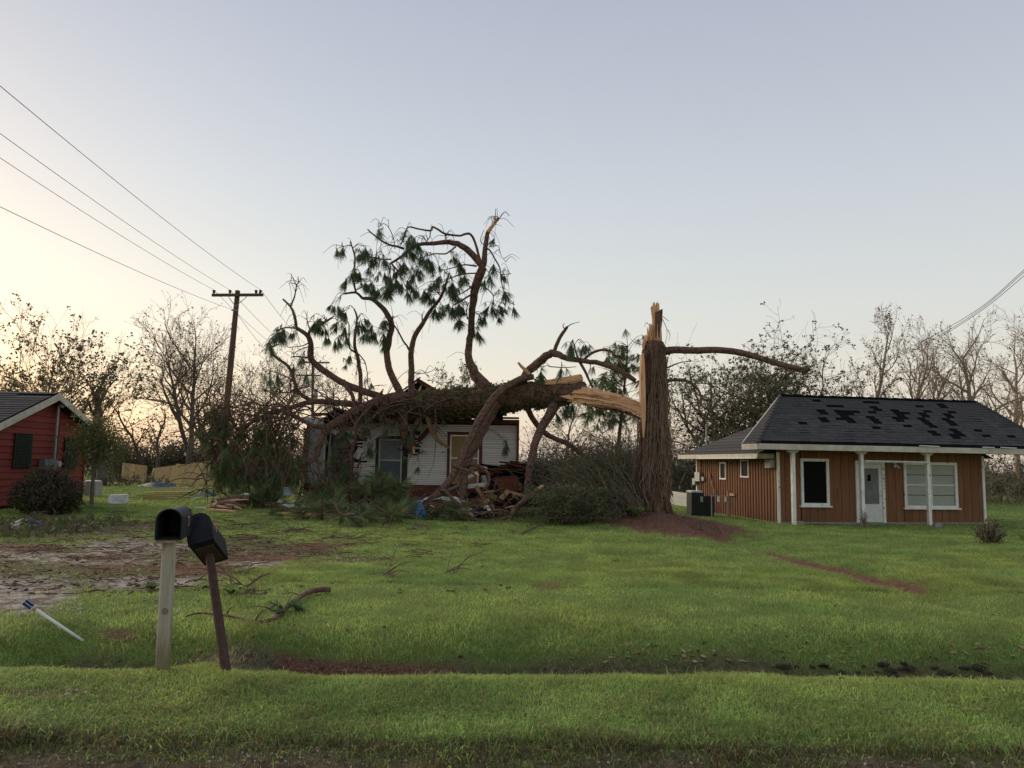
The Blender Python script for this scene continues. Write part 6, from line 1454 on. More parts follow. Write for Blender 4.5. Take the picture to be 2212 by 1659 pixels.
# ------------------------------------------------------------------ fence leaning at the back left
def fence(name, label, u0, u1, vt0, vt1, vb0, vb1, Y, lean):
    p0, p1 = W(u0, vb0, Y), W(u1, vb1, Y); base = Vector((p0.x, Y, gzf(p0.x, Y))); T = thing(name, label, 'fence', base)
    wd = .14; n_ = max(3, int((p1.x - p0.x) / (wd + .004)))
    for k in range(n_):
        t = (k + .5) / n_; u = u0 + (u1 - u0) * t; a = W(u, vb0 + (vb1 - vb0) * t, Y); c = W(u + lean, vt0 + (vt1 - vt0) * t, Y + .5); d = c - a
        b = MB(); s = Vector((wd / 2, 0, 0)); th_ = Vector((0, .02, 0)); tip = c + d.normalized() * .03
        b.prism([a - s, a + s, c + s, tip + s * .5, tip - s * .5, c - s], th_ + Vector((0, random.uniform(0, .012), 0))); b.build('picket', M_lum, T, off=base)
    for f in (.15, .5, .85):
        a = p0.lerp(W(u0 + lean, vt0, Y + .5), f); c = p1.lerp(W(u1 + lean, vt1, Y + .5), f); b = MB(); b.tube([a + Vector((0, .06, 0)), c + Vector((0, .06, 0))], .045, 4); b.build('fence_rail', M_lum, T, off=base)
    return T
fence('leaning_fence', 'short tan picket fence panel leaning behind the small green tree', 262, 316, 1000, 1007, 1034, 1042, 46, 2)
fence('leaning_fence', 'long tan picket fence panel leaning left of the utility pole', 322, 462, 1012, 994, 1046, 1047, 45, 8)
fence('leaning_fence', 'tan fence panel half hidden behind the pole and drooping pine', 462, 500, 995, 997, 1047, 1047, 44, 4)
for (u, vt, vb, du, lab) in ((385, 1003, 1064, 0, 'upright bare fence post standing in front of the tan fence'), (426, 998, 1058, 1, 'second upright fence post nearer the utility pole'), (446, 1005, 1052, -6, 'fence post tilting left beside the utility pole'), (214, 1000, 1048, 10, 'tan fence post leaning right beside the red house')):
    p = G(u, vb); q = W(u + du, vt, p.y); b = MB(); d = q - p; b.box((p + q) / 2 - Vector((0, 0, .1)), (.13, .13, d.length + .25), d.to_track_quat('Z', 'Y').to_matrix()); o = b.build('fence_post', M_lum, None, off=p); o.location = p; tag(o, lab, 'post', 'bare fence posts')

# ------------------------------------------------------------------ loose lumber, boards and rubbish
def board(name, label, cat, u, v, L_, wd, th_, yaw, m_, tilt=0.0, roll=0.0, lift=.02, group=None):
    p = G(u, v, lift + th_ / 2); b = MB(); nrm = 6; x0 = -L_ / 2
    rnd = random.Random(int(u * 13 + v)); V = []                       # slightly bowed board with ragged ends
    for i in range(nrm + 1):
        x = x0 + L_ * i / nrm; z = .02 * math.sin(3.1 * i / nrm) * min(1, L_); j = rnd.uniform(-.03, .03) if i in (0, nrm) else 0
        V += [(x + j, -wd / 2, z - th_ / 2), (x - j, wd / 2, z - th_ / 2), (x - j, wd / 2, z + th_ / 2), (x + j, -wd / 2, z + th_ / 2)]
    F = [(0, 1, 2, 3), tuple(nrm * 4 + k for k in (3, 2, 1, 0))]
    for i in range(nrm):
        for k in range(4): F.append((i * 4 + k, (i + 1) * 4 + k, (i + 1) * 4 + (k + 1) % 4, i * 4 + (k + 1) % 4))
    b.add(V, F); o = b.build(name, m_); o.location = p; o.rotation_euler = (roll, tilt, yaw); return tag(o, label, cat, group)
rnd = random.Random(9)
pl = [(350, 1072, 1.8, .25), (372, 1067, 2.4, .10), (395, 1062, 2.6, -.05), (345, 1079, 1.2, .5), (370, 1078, 1.4, .35), (330, 1080, 2.2, .02), (410, 1066, 1.8, .15), (385, 1072, 2.0, .2), (360, 1074, 2.2, .3), (400, 1057, 1.5, .1)]
for k, (u, v, L_, yaw) in enumerate(pl): board('plank', 'tan plank in the scattered lumber pile before the fence posts', 'plank', u, v, L_, .15, .035, yaw, M_lum, rnd.uniform(-.04, .04), rnd.uniform(-.15, .15), .02 + .03 * (k % 3), 'scattered lumber pile')
board('white_strip', 'thin white trim strip on the grass in front of the lumber', 'trim', 398, 1078, 1.8, .10, .02, .25, M_white)
board('white_strip', 'white bent trim piece on the grass by the leaning fence post', 'trim', 247, 1045, 1.6, .16, .02, -.1, M_white, .12)
board('white_strip', 'thin white strip lying in the debris beside the gravel', 'trim', 462, 1133 - 54, .9, .08, .02, .1, M_white)
# folded white sheet / foam board
def foam():
    p = G(252, 1090); Y = p.y; T = thing('foam_board', 'bent white foam board lying on the grass beside the red house', 'board', p)
    f = [W(232, 1087, Y), W(266, 1091, Y), W(273, 1069, Y + .25), W(236, 1070, Y + .35)]; b = MB(); b.prism(f, (0, .10, .02)); b.build('panel', M_white, T, off=p)
    f = [W(266, 1091, Y + .01), W(276, 1083, Y + .3), W(276, 1067, Y + .4), W(273, 1069, Y + .26)]; b = MB(); b.prism(f, (.0, .06, 0)); b.build('folded_edge', M_white, T, off=p)
    b = MB(); b.tube([W(240, 1080, Y), W(268, 1083, Y)], .008, 4); b.build('crease', M_beige, T, off=p)
foam()
# blue tarp heap
def crumple(name, label, cat, u, v, sx, sy, h, m_, seed, lift=0.0):
    p = G(u, v); b = MB(); n_ = 16; rnd_ = np.random.RandomState(seed); ox, oy = rnd_.rand(2) * 50
    V = []; 
    for j in range(n_ + 1):
        for i in range(n_ + 1):
            x, y = i / n_ - .5, j / n_ - .5; r = math.hypot(x * 2, y * 2)
            hz = max(0, 1 - r ** 1.6) * (.35 + .9 * float(fbm(np.array([x * 5 + ox]), np.array([y * 5 + oy]), seed, 4)[0])); wob_ = .12 * (float(vnoise(np.array([math.atan2(y, x) * 2 + 9]), np.array([0.]), seed)[0]) - .5)
            X, Yy = p.x + x * sx * (1 + wob_ * 2), p.y + y * sy * (1 + wob_ * 2); V.append((X, Yy, gzf(X, Yy) + .012 + hz * h))
    F = [(j * (n_ + 1) + i, j * (n_ + 1) + i + 1, (j + 1) * (n_ + 1) + i + 1, (j + 1) * (n_ + 1) + i) for j in range(n_) for i in range(n_)]
    b.add(V, F); o = b.build(name, m_, None, off=p); o.location = p; return tag(o, label, cat)
crumple('tarp', 'crumpled dark blue tarp on the grass before the tan fence', 'tarp', 345, 1052, 2.3, 1.6, .35, mat('tarp_blue', (0.045, 0.085, 0.105), (0.03, 0.06, 0.08), 4, .5), 4)
crumple('black_sheet', 'crumpled black plastic sheet in the brush at the left edge', 'plastic sheet', 62, 1140, 1.0, .8, .26, mat('sheet_black', (0.02, 0.02, 0.025), (0.03, 0.03, 0.035), 6, .45), 5)
crumple('green_cloth', 'pale green cloth on the ground by the foot of the utility pole', 'cloth', 445, 1072, .9, .7, .35, mat('cloth_green', (0.13, 0.17, 0.14), (0.10, 0.135, 0.11), 5, .7), 6)
# air conditioner by the red house
def ac_red():
    p = G(199, 1072); T = thing('air_conditioner', 'grey beige outdoor air conditioner with white lid beside the red house', 'air conditioner', p); s = .50; h = .56
    b = MB(); b.box(p + Vector((0, 0, h / 2)), (s, s, h)); b.build('cabinet', M_beige, T, off=p)
    b = MB(); b.tube([p + Vector((0, 0, h)), p + Vector((0, 0, h + .05)), p + Vector((0, 0, h + .07))], [.30, .31, .22], 24); b.build('lid', M_white, T, off=p)
    b = MB(); 
    for k in range(9): b.box(p + Vector((-.18 + k * .045, -s / 2 - .004, h / 2)), (.012, .012, h * .8))
    b.build('louvres', M_grey, T, off=p)
    b = MB(); b.box(p + Vector((-.42, .05, .22)), (.26, .4, .44)); b.build('side_unit', M_black, T, off=p)
ac_red()
# utilities by the brown house
def ac_brown():
    p = G(1512, 1104); p.y = max(p.y, 28.5); p = W(1502, 1104, 29.0); p.z = gzf(p.x, p.y); T = thing('air_conditioner', 'tall dark green outdoor air conditioner beside the brown house', 'air conditioner', p); w_ = .46; h = .86
    b = MB(); b.box(p + Vector((0, 0, h / 2)), (w_, .8, h)); b.build('cabinet', mat('ac_green', (0.010, 0.020, 0.017), (0.016, 0.028, 0.024), 6, .5), T, off=p)
    b = MB(); b.box(p + Vector((-.02, 0, h + .03)), (.40, .7, .06)); b.build('lid', M_white, T, off=p)
    b = MB()
    for k in range(12): b.box(p + Vector((0, -.405, .08 + k * .065)), (w_ * .94, .014, .018))
    b.build('louvres', M_black, T, off=p)
    b = MB(); b.box(p + Vector((.14, -.412, h - .24)), (.10, .012, .20)); b.build('rating_plate', M_beige, T, off=p)
    b = MB(); b.box(p + Vector((.42, .0, .36)), (.36, .7, .72)); b.build('side_unit', M_black, T, off=p)
ac_brown()
def pipes():
    p = W(1556, 1108, 27.6); p.z = gzf(p.x, p.y); T = thing('pipe_stand', 'grey pipe rail with a wooden stake beside the brown house wall', 'pipe', p)
    a, c = W(1537, 1070, 27.6), W(1572, 1072, 27.6); b = MB(); b.tube([Vector((a.x, a.y, gzf(a.x, a.y) - .05)), a, c, Vector((c.x, c.y, gzf(c.x, c.y) + .1))], .025, 8); b.build('pipe', M_grey, T, off=p)
    for u in (1552, 1568):
        q = W(u, 1075, 27.6); b = MB(); b.tube([q + Vector((0, 0, .05)), q - Vector((0, 0, .14))], [.035, .05], 8); b.build('valve', M_white, T, off=p)
    s = W(1573, 1060, 27.5); e = W(1577, 1113, 27.5); e.z = gzf(e.x, e.y) - .05; b = MB(); b.tube([e, s], .035, 4); b.build('stake', M_ply, T, off=p)
pipes()
def gate():
    p = W(1470, 1085, 32.5); p.z = gzf(p.x, p.y); T = thing('louvred_panel', 'white louvred metal panel lying behind the dark air conditioner', 'panel', p)
    for k in range(9):
        a, c = W(1450, 1062 + k * 3.2, 33.2), W(1492, 1068 + k * 3.2, 31.8); b = MB(); b.tube([a, c], .038, 4); b.build('slat', M_white, T, off=p)
    for u, v0, v1, y in ((1450, 1060, 1090, 33.2), (1484, 1060, 1096, 31.9)):
        b = MB(); b.tube([W(u, v0, y), W(u, v1, y)], .035, 6); b.build('panel_frame', M_white, T, off=p)
gate()
# far white shed roof glimpsed between trunk and stump
def far_shed():
    Y = 56; p = W(1290, 1010, Y); p.z = gzf(p.x, Y); T = thing('far_shed', 'pale metal roofed shed glimpsed behind the brush left of the stump', 'shed', p)
    a, c = W(1262, 990, Y), W(1372, 992, Y); b = MB(); L_ = c.x - a.x
    for k in range(10):
        q = MB(); x = a.x + L_ * (k + .5) / 10; q.prism([(x - L_ / 21, Y, a.z), (x + L_ / 21, Y, a.z), (x + L_ / 21, Y + 3, a.z + .35), (x - L_ / 21, Y + 3, a.z + .35)], (0, 0, -.06)); q.build('roof_panel', M_pale, T, off=p)
    cube('wall', T, (0, 1.6, (a.z - p.z) / 2 - .03), (L_ * .94, 2.8, a.z - p.z - .1), M_dgrey)
    cube('fascia', T, (0, -.03, a.z - p.z - .12), (L_ * 1.02, .05, .2), M_pale)
    cube('door', T, (-.8, .16, .9), (.9, .08, 1.8), M_rust)
far_shed()

# ------------------------------------------------------------------ collapsed carport / roof wreckage right of the white house
def wreck():
    rnd = random.Random(21); base = W(1140, 1085, 26.0); base.z = gzf(base.x, 26.0); T = thing('roof_wreckage', 'collapsed black shingled roof section with broken brown boards beside the white house', 'wreckage', base)
    def q(u, v, y): return W(u, v, y)
    deck = [q(1048, 1014, 26.8), q(1125, 1000, 27.6), q(1215, 1003, 28.2), q(1330, 1030, 28.4), q(1345, 1078, 26.2), q(1250, 1085, 25.4), q(1120, 1090, 25.0), q(1060, 1060, 25.6)]
    b = MB(); b.prism(deck, (0, .1, -.12)); b.build('roof_deck', M_felt, T, off=base)
    cen = sum(deck, Vector()) / len(deck); ex_ = (deck[3] - deck[0]).normalized(); nn = (deck[3] - deck[0]).cross(deck[6] - deck[0]).normalized()
    if nn.z < 0: nn = -nn
    M3 = Matrix((ex_, nn.cross(ex_), nn)).transposed()
    for k in range(64):
        i = rnd.randrange(8); t = math.sqrt(rnd.random()) * .92; p = cen.lerp(deck[i].lerp(deck[(i + 1) % 8], rnd.random()), t) + nn * rnd.uniform(.02, .07)
        b = MB(); b.box(p, (rnd.uniform(.5, 1.0), .3, .015), M3 @ Euler((rnd.uniform(-.15, .15), rnd.uniform(-.12, .12), rnd.uniform(-.2, .2))).to_matrix()); b.build('shingle_strip', rnd.choice([M_felt, M_felt, M_shin]), T, off=base)
    # ridge of broken boards along the top edge
    for k in range(22):
        u = rnd.uniform(1040, 1130); p = q(u, float(np.interp(u, [1040, 1130], [1022, 1000])) + rnd.uniform(-4, 6), 26.6 + rnd.uniform(-.3, .3)); b = MB(); b.box(p, (rnd.uniform(.4, 1.3), .10, .03), Euler((rnd.uniform(-.5, .5), rnd.uniform(-.1, .35), rnd.uniform(-.3, .3))).to_matrix()); b.build('broken_board', rnd.choice([M_rust, M_rust, M_felt]), T, off=base)
    # brown decking facing us
    for k in range(7):
        a_, c_ = q(1064 + k * 3.2, 1034 + k * 5.4, 25.2 - .05 * k), q(1118 + k * 2.0, 1030 + k * 5.6, 25.2 - .05 * k); d = c_ - a_; b = MB(); b.box((a_ + c_) / 2, (d.length, .03, .085), Matrix.Rotation(-math.atan2(d.z, d.x), 3, 'Y')); b.build('decking_board', M_rust, T, off=base)
    for (u0, v0, u1, v1, wd, y, m_, nm) in ((1000, 1052, 1050, 1047, .12, 24.9, M_white, 'white_trim'), (1005, 1034, 1030, 1022, .10, 25.0, M_white, 'white_trim'), (1028, 1050, 1047, 1080, .11, 24.7, M_ply, 'stud'), (1018, 1092, 1058, 1080, .14, 24.3, M_ply, 'torn_plank'), (1030, 1086, 1066, 1098, .20, 24.3, M_ply, 'torn_plank'), (1010, 1082, 1050, 1090, .12, 24.4, M_rust, 'torn_plank'), (1050, 1067, 1072, 1075, .14, 24.5, M_ply, 'torn_plank'), (1080, 1075, 1120, 1073, .06, 24.8, M_rust, 'torn_plank'), (1044, 1098, 1056, 1104, .2, 24.0, M_beige, 'torn_plank'), (965, 1060, 1010, 1040, .06, 24.9, M_grey, 'gutter')):
        a_, c_ = q(u0, v0, y), q(u1, v1, y); d = c_ - a_; b = MB(); b.box((a_ + c_) / 2, (d.length, .05, wd), Matrix.Rotation(-math.atan2(d.z, d.x), 3, 'Y') @ Matrix.Rotation(rnd.uniform(-.5, .5), 3, 'X')); b.build(nm, m_, T, off=base)
    for k in range(24):
        p = q(rnd.uniform(1000, 1120), rnd.uniform(1060, 1108), rnd.uniform(24.2, 25.2)); p.z = max(p.z, gzf(p.x, p.y) + .03); b = MB(); b.box(p, (rnd.uniform(.2, .7), rnd.uniform(.1, .4), .03), Euler((rnd.uniform(-.7, .7), rnd.uniform(-.5, .5), rnd.uniform(-3, 3))).to_matrix()); b.build('debris_scrap', rnd.choice([M_felt, M_felt, M_rust, M_ply]), T, off=base)
    for k in range(40):
        u = rnd.uniform(930, 1110); p = q(u, rnd.uniform(1070, 1118), rnd.uniform(23.0, 24.4)); p.z = gzf(p.x, p.y) + rnd.uniform(.03, .35); b = MB(); b.box(p, (rnd.uniform(.2, .9), rnd.uniform(.06, .3), .025), Euler((rnd.uniform(-.6, .6), rnd.uniform(-.45, .45), rnd.uniform(-3, 3))).to_matrix()); b.build('debris_scrap', rnd.choice([M_felt, M_rust, M_ply, M_woodh, M_siding, M_beige]), T, off=base)
    # pale gable scrap
    b = MB(); b.prism([q(1118, 1004, 27.2), q(1129, 995, 27.2), q(1144, 1004, 27.2), q(1144, 1010, 27.2), q(1118, 1010, 27.2)], (0, .04, 0)); b.build('gable_scrap', M_beige, T, off=base)
wreck()
def bent_sheets():
    spec = [(570, 1045, 26.0, .9, .35, -.5, .5, M_pale, 'bent pale metal sheet sticking out of the drooping pine'), (615, 1088, 25.2, 1.6, .45, .05, .25, M_beige, 'long pale metal sheet under the drooping pine branches'), (648, 1094, 24.9, 1.4, .4, .12, .3, M_white, 'white siding strip at the edge of the green heap'), (600, 1068, 25.4, 1.0, .4, -.3, .7, M_pale, 'pale metal scrap half buried in the pine boughs'), (935, 1078, 24.2, 1.3, .3, -.1, .3, M_white, 'white board behind the arching limbs before the brick'), (985, 1080, 24.4, .8, .3, .1, .4, M_white, 'short white board behind the arching limb foot'), (800, 1083, 25.4, .9, .3, .0, .3, M_white, 'white scrap on the ground under the brick wall')]
    for k, (u, v, y, L_, wd, tilt, roll, m_, lab) in enumerate(spec):
        p = W(u, v, y); p.z = max(p.z, gzf(p.x, y) + .12); b = MB(); n_ = 8; V = []
        for i in range(n_ + 1):
            x = -L_ / 2 + L_ * i / n_; z = .06 * math.sin(i * .9 + k); V += [(x, -wd / 2, z), (x, 0, z + .05), (x, wd / 2, z)]
        F = [(i * 3 + j, i * 3 + 3 + j, i * 3 + 4 + j, i * 3 + 1 + j) for i in range(n_) for j in range(2)]
        b.add(V + [(a, b_, c - .012) for a, b_, c in V], F + [tuple(i + len(V) for i in f[::-1]) for f in F]); o = b.build('metal_sheet', m_); o.location = p; o.rotation_euler = (roll, tilt, .1 * k - .3); tag(o, lab, 'sheet metal')
bent_sheets()
crumple('blue_plastic', 'torn bright blue plastic by the foot of the arching limb', 'plastic', 897, 1118, .75, .6, .62, mat('plastic_blue', (0.06, 0.24, 0.40), (0.04, 0.17, 0.30), 6, .4), 8)
# splintered log heap by the pole
def log_heap():
    rnd = random.Random(31); M_inner = M_woodh
    items = [([(466, 1092), (476, 1098), (492, 1108), (503, 1114)], 14, 23.6, 'short thick split log with torn yellow side left of the pine'), ([(458, 1084), (480, 1080), (505, 1075), (540, 1075)], 12, 24.2, 'brown log lying across the top of the split log heap'), ([(470, 1088), (500, 1086), (525, 1096)], 9, 24.0, 'thinner brown log under the heap left of the pine'), ([(448, 1100), (455, 1096), (466, 1094)], 7, 23.8, 'short orange broken log end at the left of the heap')]
    for k, (px, w_, Y, lab) in enumerate(items):
        P = [W(u, v, Y) for (u, v) in px]
        for p in P: p.z = max(p.z, gzf(p.x, p.y) + w_ * PXM(Y) * .4)
        o0 = P[0].copy(); o0.z = gzf(o0.x, o0.y); T = thing('split_log', lab, 'log', o0); C = catmull(P, 4); b = MB(); bark_tube(b, C, [w_ * PXM(Y) / 2] * len(C), 12, k, .15, 5); b.build('bark', M_pbarkh, T, off=o0)
        b = MB(); d = (C[1] - C[0]).normalized(); b.tube([C[0] - d * .10, C[0] + d * .03], [w_ * PXM(Y) * .25, w_ * PXM(Y) * .45], 8, rough=.2, rnd=rnd); b.build('torn_end', M_woodh, T, off=o0)
        b = MB(); b.prism([C[1] + Vector((0, -w_ * PXM(Y) * .45, .05)), C[-2] + Vector((0, -w_ * PXM(Y) * .45, .02)), C[-1] + Vector((0, -w_ * PXM(Y) * .40, -.06)), C[2] + Vector((0, -w_ * PXM(Y) * .48, -.03))], (0, .04, .01)); b.build('split_face', M_woodh, T, off=o0)
    board('wood_slab', 'bright yellow torn wood slab on the ground under the log heap', 'wood', 478, 1108, .9, .14, .05, -.1, M_woodh, .05)
    board('wood_slab', 'flat pale slab end left of the split log heap', 'wood', 443, 1101, .55, .30, .03, .3, M_pale, .1)
    board('wood_slab', 'yellow wood slab on the grass before the green heap', 'wood', 632, 1116, .9, .12, .06, .05, M_woodh, .05)
    board('wood_slab', 'orange cut log piece on the grass right of the yellow slab', 'wood', 668, 1119, .7, .12, .08, -.02, M_woodh)
    T = thing('curved_gutter', 'curved white plastic strip arching over the log heap', 'plastic strip', Vector((W(535, 1110, 24.4).x, 24.4, gzf(-8, 24.4))))
    b = MB(); P = catmull([W(518, 1070, 24.4), W(530, 1067, 24.4), W(541, 1074, 24.4), W(544, 1086, 24.4), W(540, 1098, 24.4), W(530, 1112, 24.4)], 4)
    V = []; 
    for p in P: V += [tuple(p + Vector((0, -.08, 0))), tuple(p + Vector((.02, .08, .03)))]
    F = [(i * 2, i * 2 + 2, i * 2 + 3, i * 2 + 1) for i in range(len(P) - 1)]; b.add(V + [(x, y, z - .015) for x, y, z in V], F + [tuple(i + len(V) for i in f[::-1]) for f in F]); b.build('strip', M_white, T, off=T.location)
log_heap()

# ------------------------------------------------------------------ living shrubs
def bush(name, label, cat, base, rx, ry, h, n_stem, n_leaf, lm, tm, seed, ls=.05, arch=.3, kind=None, mode='ball'):
    rnd = random.Random(seed); base = Vector(base); T = thing(name, label, cat, base); st, lf = MB(), MB()
    for k in range(n_stem):
        a = rnd.uniform(0, 6.28); rr = math.sqrt(rnd.random()); e = base + Vector((math.cos(a) * rr * rx, math.sin(a) * rr * ry, h * (1 - .5 * rr ** 2) * rnd.uniform(.5, 1.15)))
        s0 = base + Vector((math.cos(a) * rr * rx * .25, math.sin(a) * rr * ry * .25, 0)); s0.z = gzf(s0.x, s0.y); m_ = (s0 + e) / 2 + rvec(rnd) * h * .10 + Vector((0, 0, arch * h * .3)); C = catmull([s0, m_, e], 4)
        st.tube(C, lerplist([.016, .011, .004], len(C)), 4, cap=False)
        for j in range(n_leaf):
            c = C[rnd.randrange(3, len(C))]; leafcard(lf, c + rvec(rnd) * rnd.uniform(.02, .16), ls * rnd.uniform(.6, 1.3), rnd)
    st.build('stems', tm, T, off=base); lf.build('foliage', lm, T, off=base)
    return T
M_bush = mat('leaf_bush', (0.055, 0.055, 0.030), (0.085, 0.075, 0.040), 5, .7, trans=.3)
p = G(98, 1086); p.y = 21.2; p.x = W(98, 1086, 21.2).x; p.z = gzf(p.x, p.y)
bush('garden_bush', 'rounded dark green bush against the red house wall', 'bush', p, .92, .7, 1.22, 360, 44, M_bush, M_twig, 51, .06, .1)
def bigleaf(name, label, u, v, Y, n_, L_, m_, seed):
    rnd = random.Random(seed); p = W(u, v, Y); p.z = gzf(p.x, Y); T = thing(name, label, 'plant', p)
    for k in range(n_):
        a = k * 2.4 + rnd.uniform(-.3, .3); d = Vector((math.cos(a), math.sin(a), 0)); C = [p + d * L_ * t * .8 + Vector((0, 0, L_ * (1.1 * t - .75 * t * t) * rnd.uniform(.8, 1.2))) for t in (0, .3, .6, .85, 1)]; s = d.cross(Vector((0, 0, 1))); w_ = [.012, .03, .045, .03, .004]
        b = MB(); V = []
        for c, ww in zip(C, w_): V += [tuple(c - s * ww), tuple(c + s * ww)]
        b.add(V, [(i * 2, i * 2 + 2, i * 2 + 3, i * 2 + 1) for i in range(4)]); b.build('leaf', m_, T, off=p)
bigleaf('broadleaf_plant', 'pale green broad leaved plant at the foot of the dark bush', 172, 1088, 22.3, 16, .5, mat('leaf_pale', (0.22, 0.30, 0.11), (0.16, 0.23, 0.08), 6, .6, trans=.4), 52)
bigleaf('broadleaf_plant', 'pale broad leaved plant at the right edge of the lawn', 2210, 1158, 20.5, 12, .42, MATS['leaf_pale'], 53)
bigleaf('broadleaf_plant', 'bright green blade plant at the left foot of the stump', 1375, 1108, 21.9, 22, .62, mat('leaf_bright', (0.14, 0.24, 0.06), (0.10, 0.18, 0.045), 6, .6, trans=.4), 54)
bigleaf('weed_clump', 'spiky grass clump in the gravel drive', 330, 1246, 9.7, 26, .16, MATS['leaf_bright'], 55)
bigleaf('weed_clump', 'blue green grass clump in the ditch at the right', 2012, 1425, 6.75, 60, .26, mat('leaf_bluegreen', (0.13, 0.22, 0.12), (0.09, 0.17, 0.09), 8, .6, trans=.4), 56)
bigleaf('weed_clump', 'bright drooping tuft behind the rusty mailbox post', 500, 1248, 9.4, 30, .22, mat('leaf_lime', (0.30, 0.36, 0.08), (0.2, 0.28, 0.06), 6, .6, trans=.4), 57)
p = W(2140, 1178, 18.6); p.z = gzf(p.x, p.y); bush('dry_shrub', 'small dry twiggy shrub on the lawn before the brown house corner', 'shrub', p, .36, .34, .62, 110, 10, M_bush, M_twigp, 58, .035, .0)
p = W(1868, 1131, 25.3); p.z = gzf(p.x, p.y); bush('weed_stalk', 'thin dry weed growing before the white door', 'weed', p, .16, .16, .62, 14, 12, M_leafb, M_twigp, 59, .03, .0)
for (u, v, lab) in ((1727, 1128, 'small concrete block beside the left porch post'), (2025, 1131, 'flat concrete piece beside the right porch post')):
    p = W(u, v, 26.0); p.z = gzf(p.x, p.y); b = MB(); b.box((0, 0, .05), (.26, .16, .14)); b.box((0, 0, .125), (.20, .12, .03)); o = b.build('concrete_block', M_conc, None); o.location = p; tag(o, lab, 'block')
p = W(2152, 1128, 22.5); p.z = gzf(p.x, p.y); b = MB(); b.box((0, 0, .08), (.22, .2, .18)); b.box((.03, 0, .19), (.12, .12, .06)); o = b.build('stone', M_conc, None); o.location = p; o.rotation_euler = (0, .1, .5); tag(o, 'grey stone behind the small dry shrub', 'stone')

# small green tree in front of the red house
def small_green():
    rnd = random.Random(61); base = G(199, 1068); base.y = 23.6; base.x = W(199, 1068, 23.6).x; base.z = gzf(base.x, base.y); T = thing('young_tree', 'slim green young tree in front of the red house corner', 'tree', base); tr, br, lf, lf2 = MB(), MB(), MB(), MB()
    C = catmull([base, W(201, 1030, 23.6), W(204, 990, 23.6), W(210, 950, 23.7), W(214, 905, 23.7)], 5); tr.tube(C, lerplist([.06, .05, .04, .025, .012], len(C)), 8, rough=.08); tr.build('trunk', M_barkg, T, off=base)
    for k in range(170):
        i = rnd.randrange(6, len(C)); q = C[i]; tgt = W(rnd.gauss(205, 34), rnd.gauss(965, 36), 23.6 + rnd.uniform(-.7, .7)); e = tgt - q
        pts = catmull([q, q + e * .5 + Vector((0, 0, .18)), q + e], 3); br.tube(pts, lerplist([.012, .008, .004], len(pts)), 4, cap=False)
        for j in range(34): leafcard(lf if rnd.random() < .75 else lf2, pts[rnd.randrange(3, len(pts))] + rvec(rnd) * rnd.uniform(.03, .22), rnd.uniform(.03, .065), rnd)
    br.build('branches', M_twig, T, off=base); lf.build('foliage', mat('leaf_young', (0.10, 0.115, 0.032), (0.155, 0.155, 0.045), 3, .6, trans=.4), T, off=base); lf2.build('bright_foliage', M_leafy, T, off=base)
small_green()

# downed leafy crown left of the stump
def downed_shrub():
    rnd = random.Random(71); base = W(1240, 1140, 21.6); base.z = gzf(base.x, 21.6); T = thing('downed_brush', 'large mound of small leaved dark brush between the fallen limbs and the stump', 'brush', base); st, lf = MB(), MB()
    def region(n_, fu, leaves, ls):
        for k in range(n_):
            a_, e_ = fu(); a_.z = max(a_.z, gzf(a_.x, a_.y) + .02); e_.z = max(e_.z, gzf(e_.x, e_.y) + .04); m_ = (a_ + e_) / 2 + rvec(rnd) * .22 + Vector((0, 0, .22)); C = catmull([a_, m_, e_], 5); r = rnd.uniform(.006, .018)
            st.tube(C, lerplist([r, r * .7, r * .25], len(C)), 4, cap=False)
            for j in range(leaves): leafcard(lf, C[rnd.randrange(2, len(C))] + rvec(rnd) * rnd.uniform(.02, .2), ls * rnd.uniform(.6, 1.3), rnd)
    region(330, lambda: (W(rnd.uniform(1165, 1335), rnd.uniform(1110, 1150), rnd.uniform(21.2, 23.2)), W(rnd.gauss(1238, 52), rnd.uniform(1048, 1148), rnd.uniform(20.6, 23.0))), 46, .05)
    region(300, lambda: (W(rnd.uniform(1300, 1390), rnd.uniform(1080, 1140), rnd.uniform(21.5, 23.6)), W(rnd.uniform(1150, 1340), rnd.uniform(985, 1090), rnd.uniform(22.2, 24.2))), 32, .045)
    region(170, lambda: (W(rnd.uniform(1320, 1372), rnd.uniform(1000, 1120), rnd.uniform(22.8, 23.6)), W(rnd.uniform(1240, 1372), rnd.uniform(930, 1050), rnd.uniform(22.8, 24.4))), 24, .04)
    o = st.build('stems', M_twig, T, off=base); o['kind'] = 'stuff'; o = lf.build('foliage', mat('leaf_downed', (0.075, 0.095, 0.042), (0.12, 0.135, 0.06), 2.5, .6, trans=.3), T, off=base); o['kind'] = 'stuff'
    for (px, w_) in (([(1388, 1145), (1372, 1128), (1345, 1105), (1315, 1080), (1280, 1060)], 7), ([(1360, 1100), (1330, 1068), (1290, 1045), (1262, 1030)], 4)):
        C = catmull([W(u, v, 21.9 + i * .25) for i, (u, v) in enumerate(px)], 4); b = MB(); b.tube(C, lerplist([w_ * PXM(22) / 2, .02], len(C)), 8, rough=.1); b.build('stem', M_pbarkh, T, off=base)
downed_shrub()
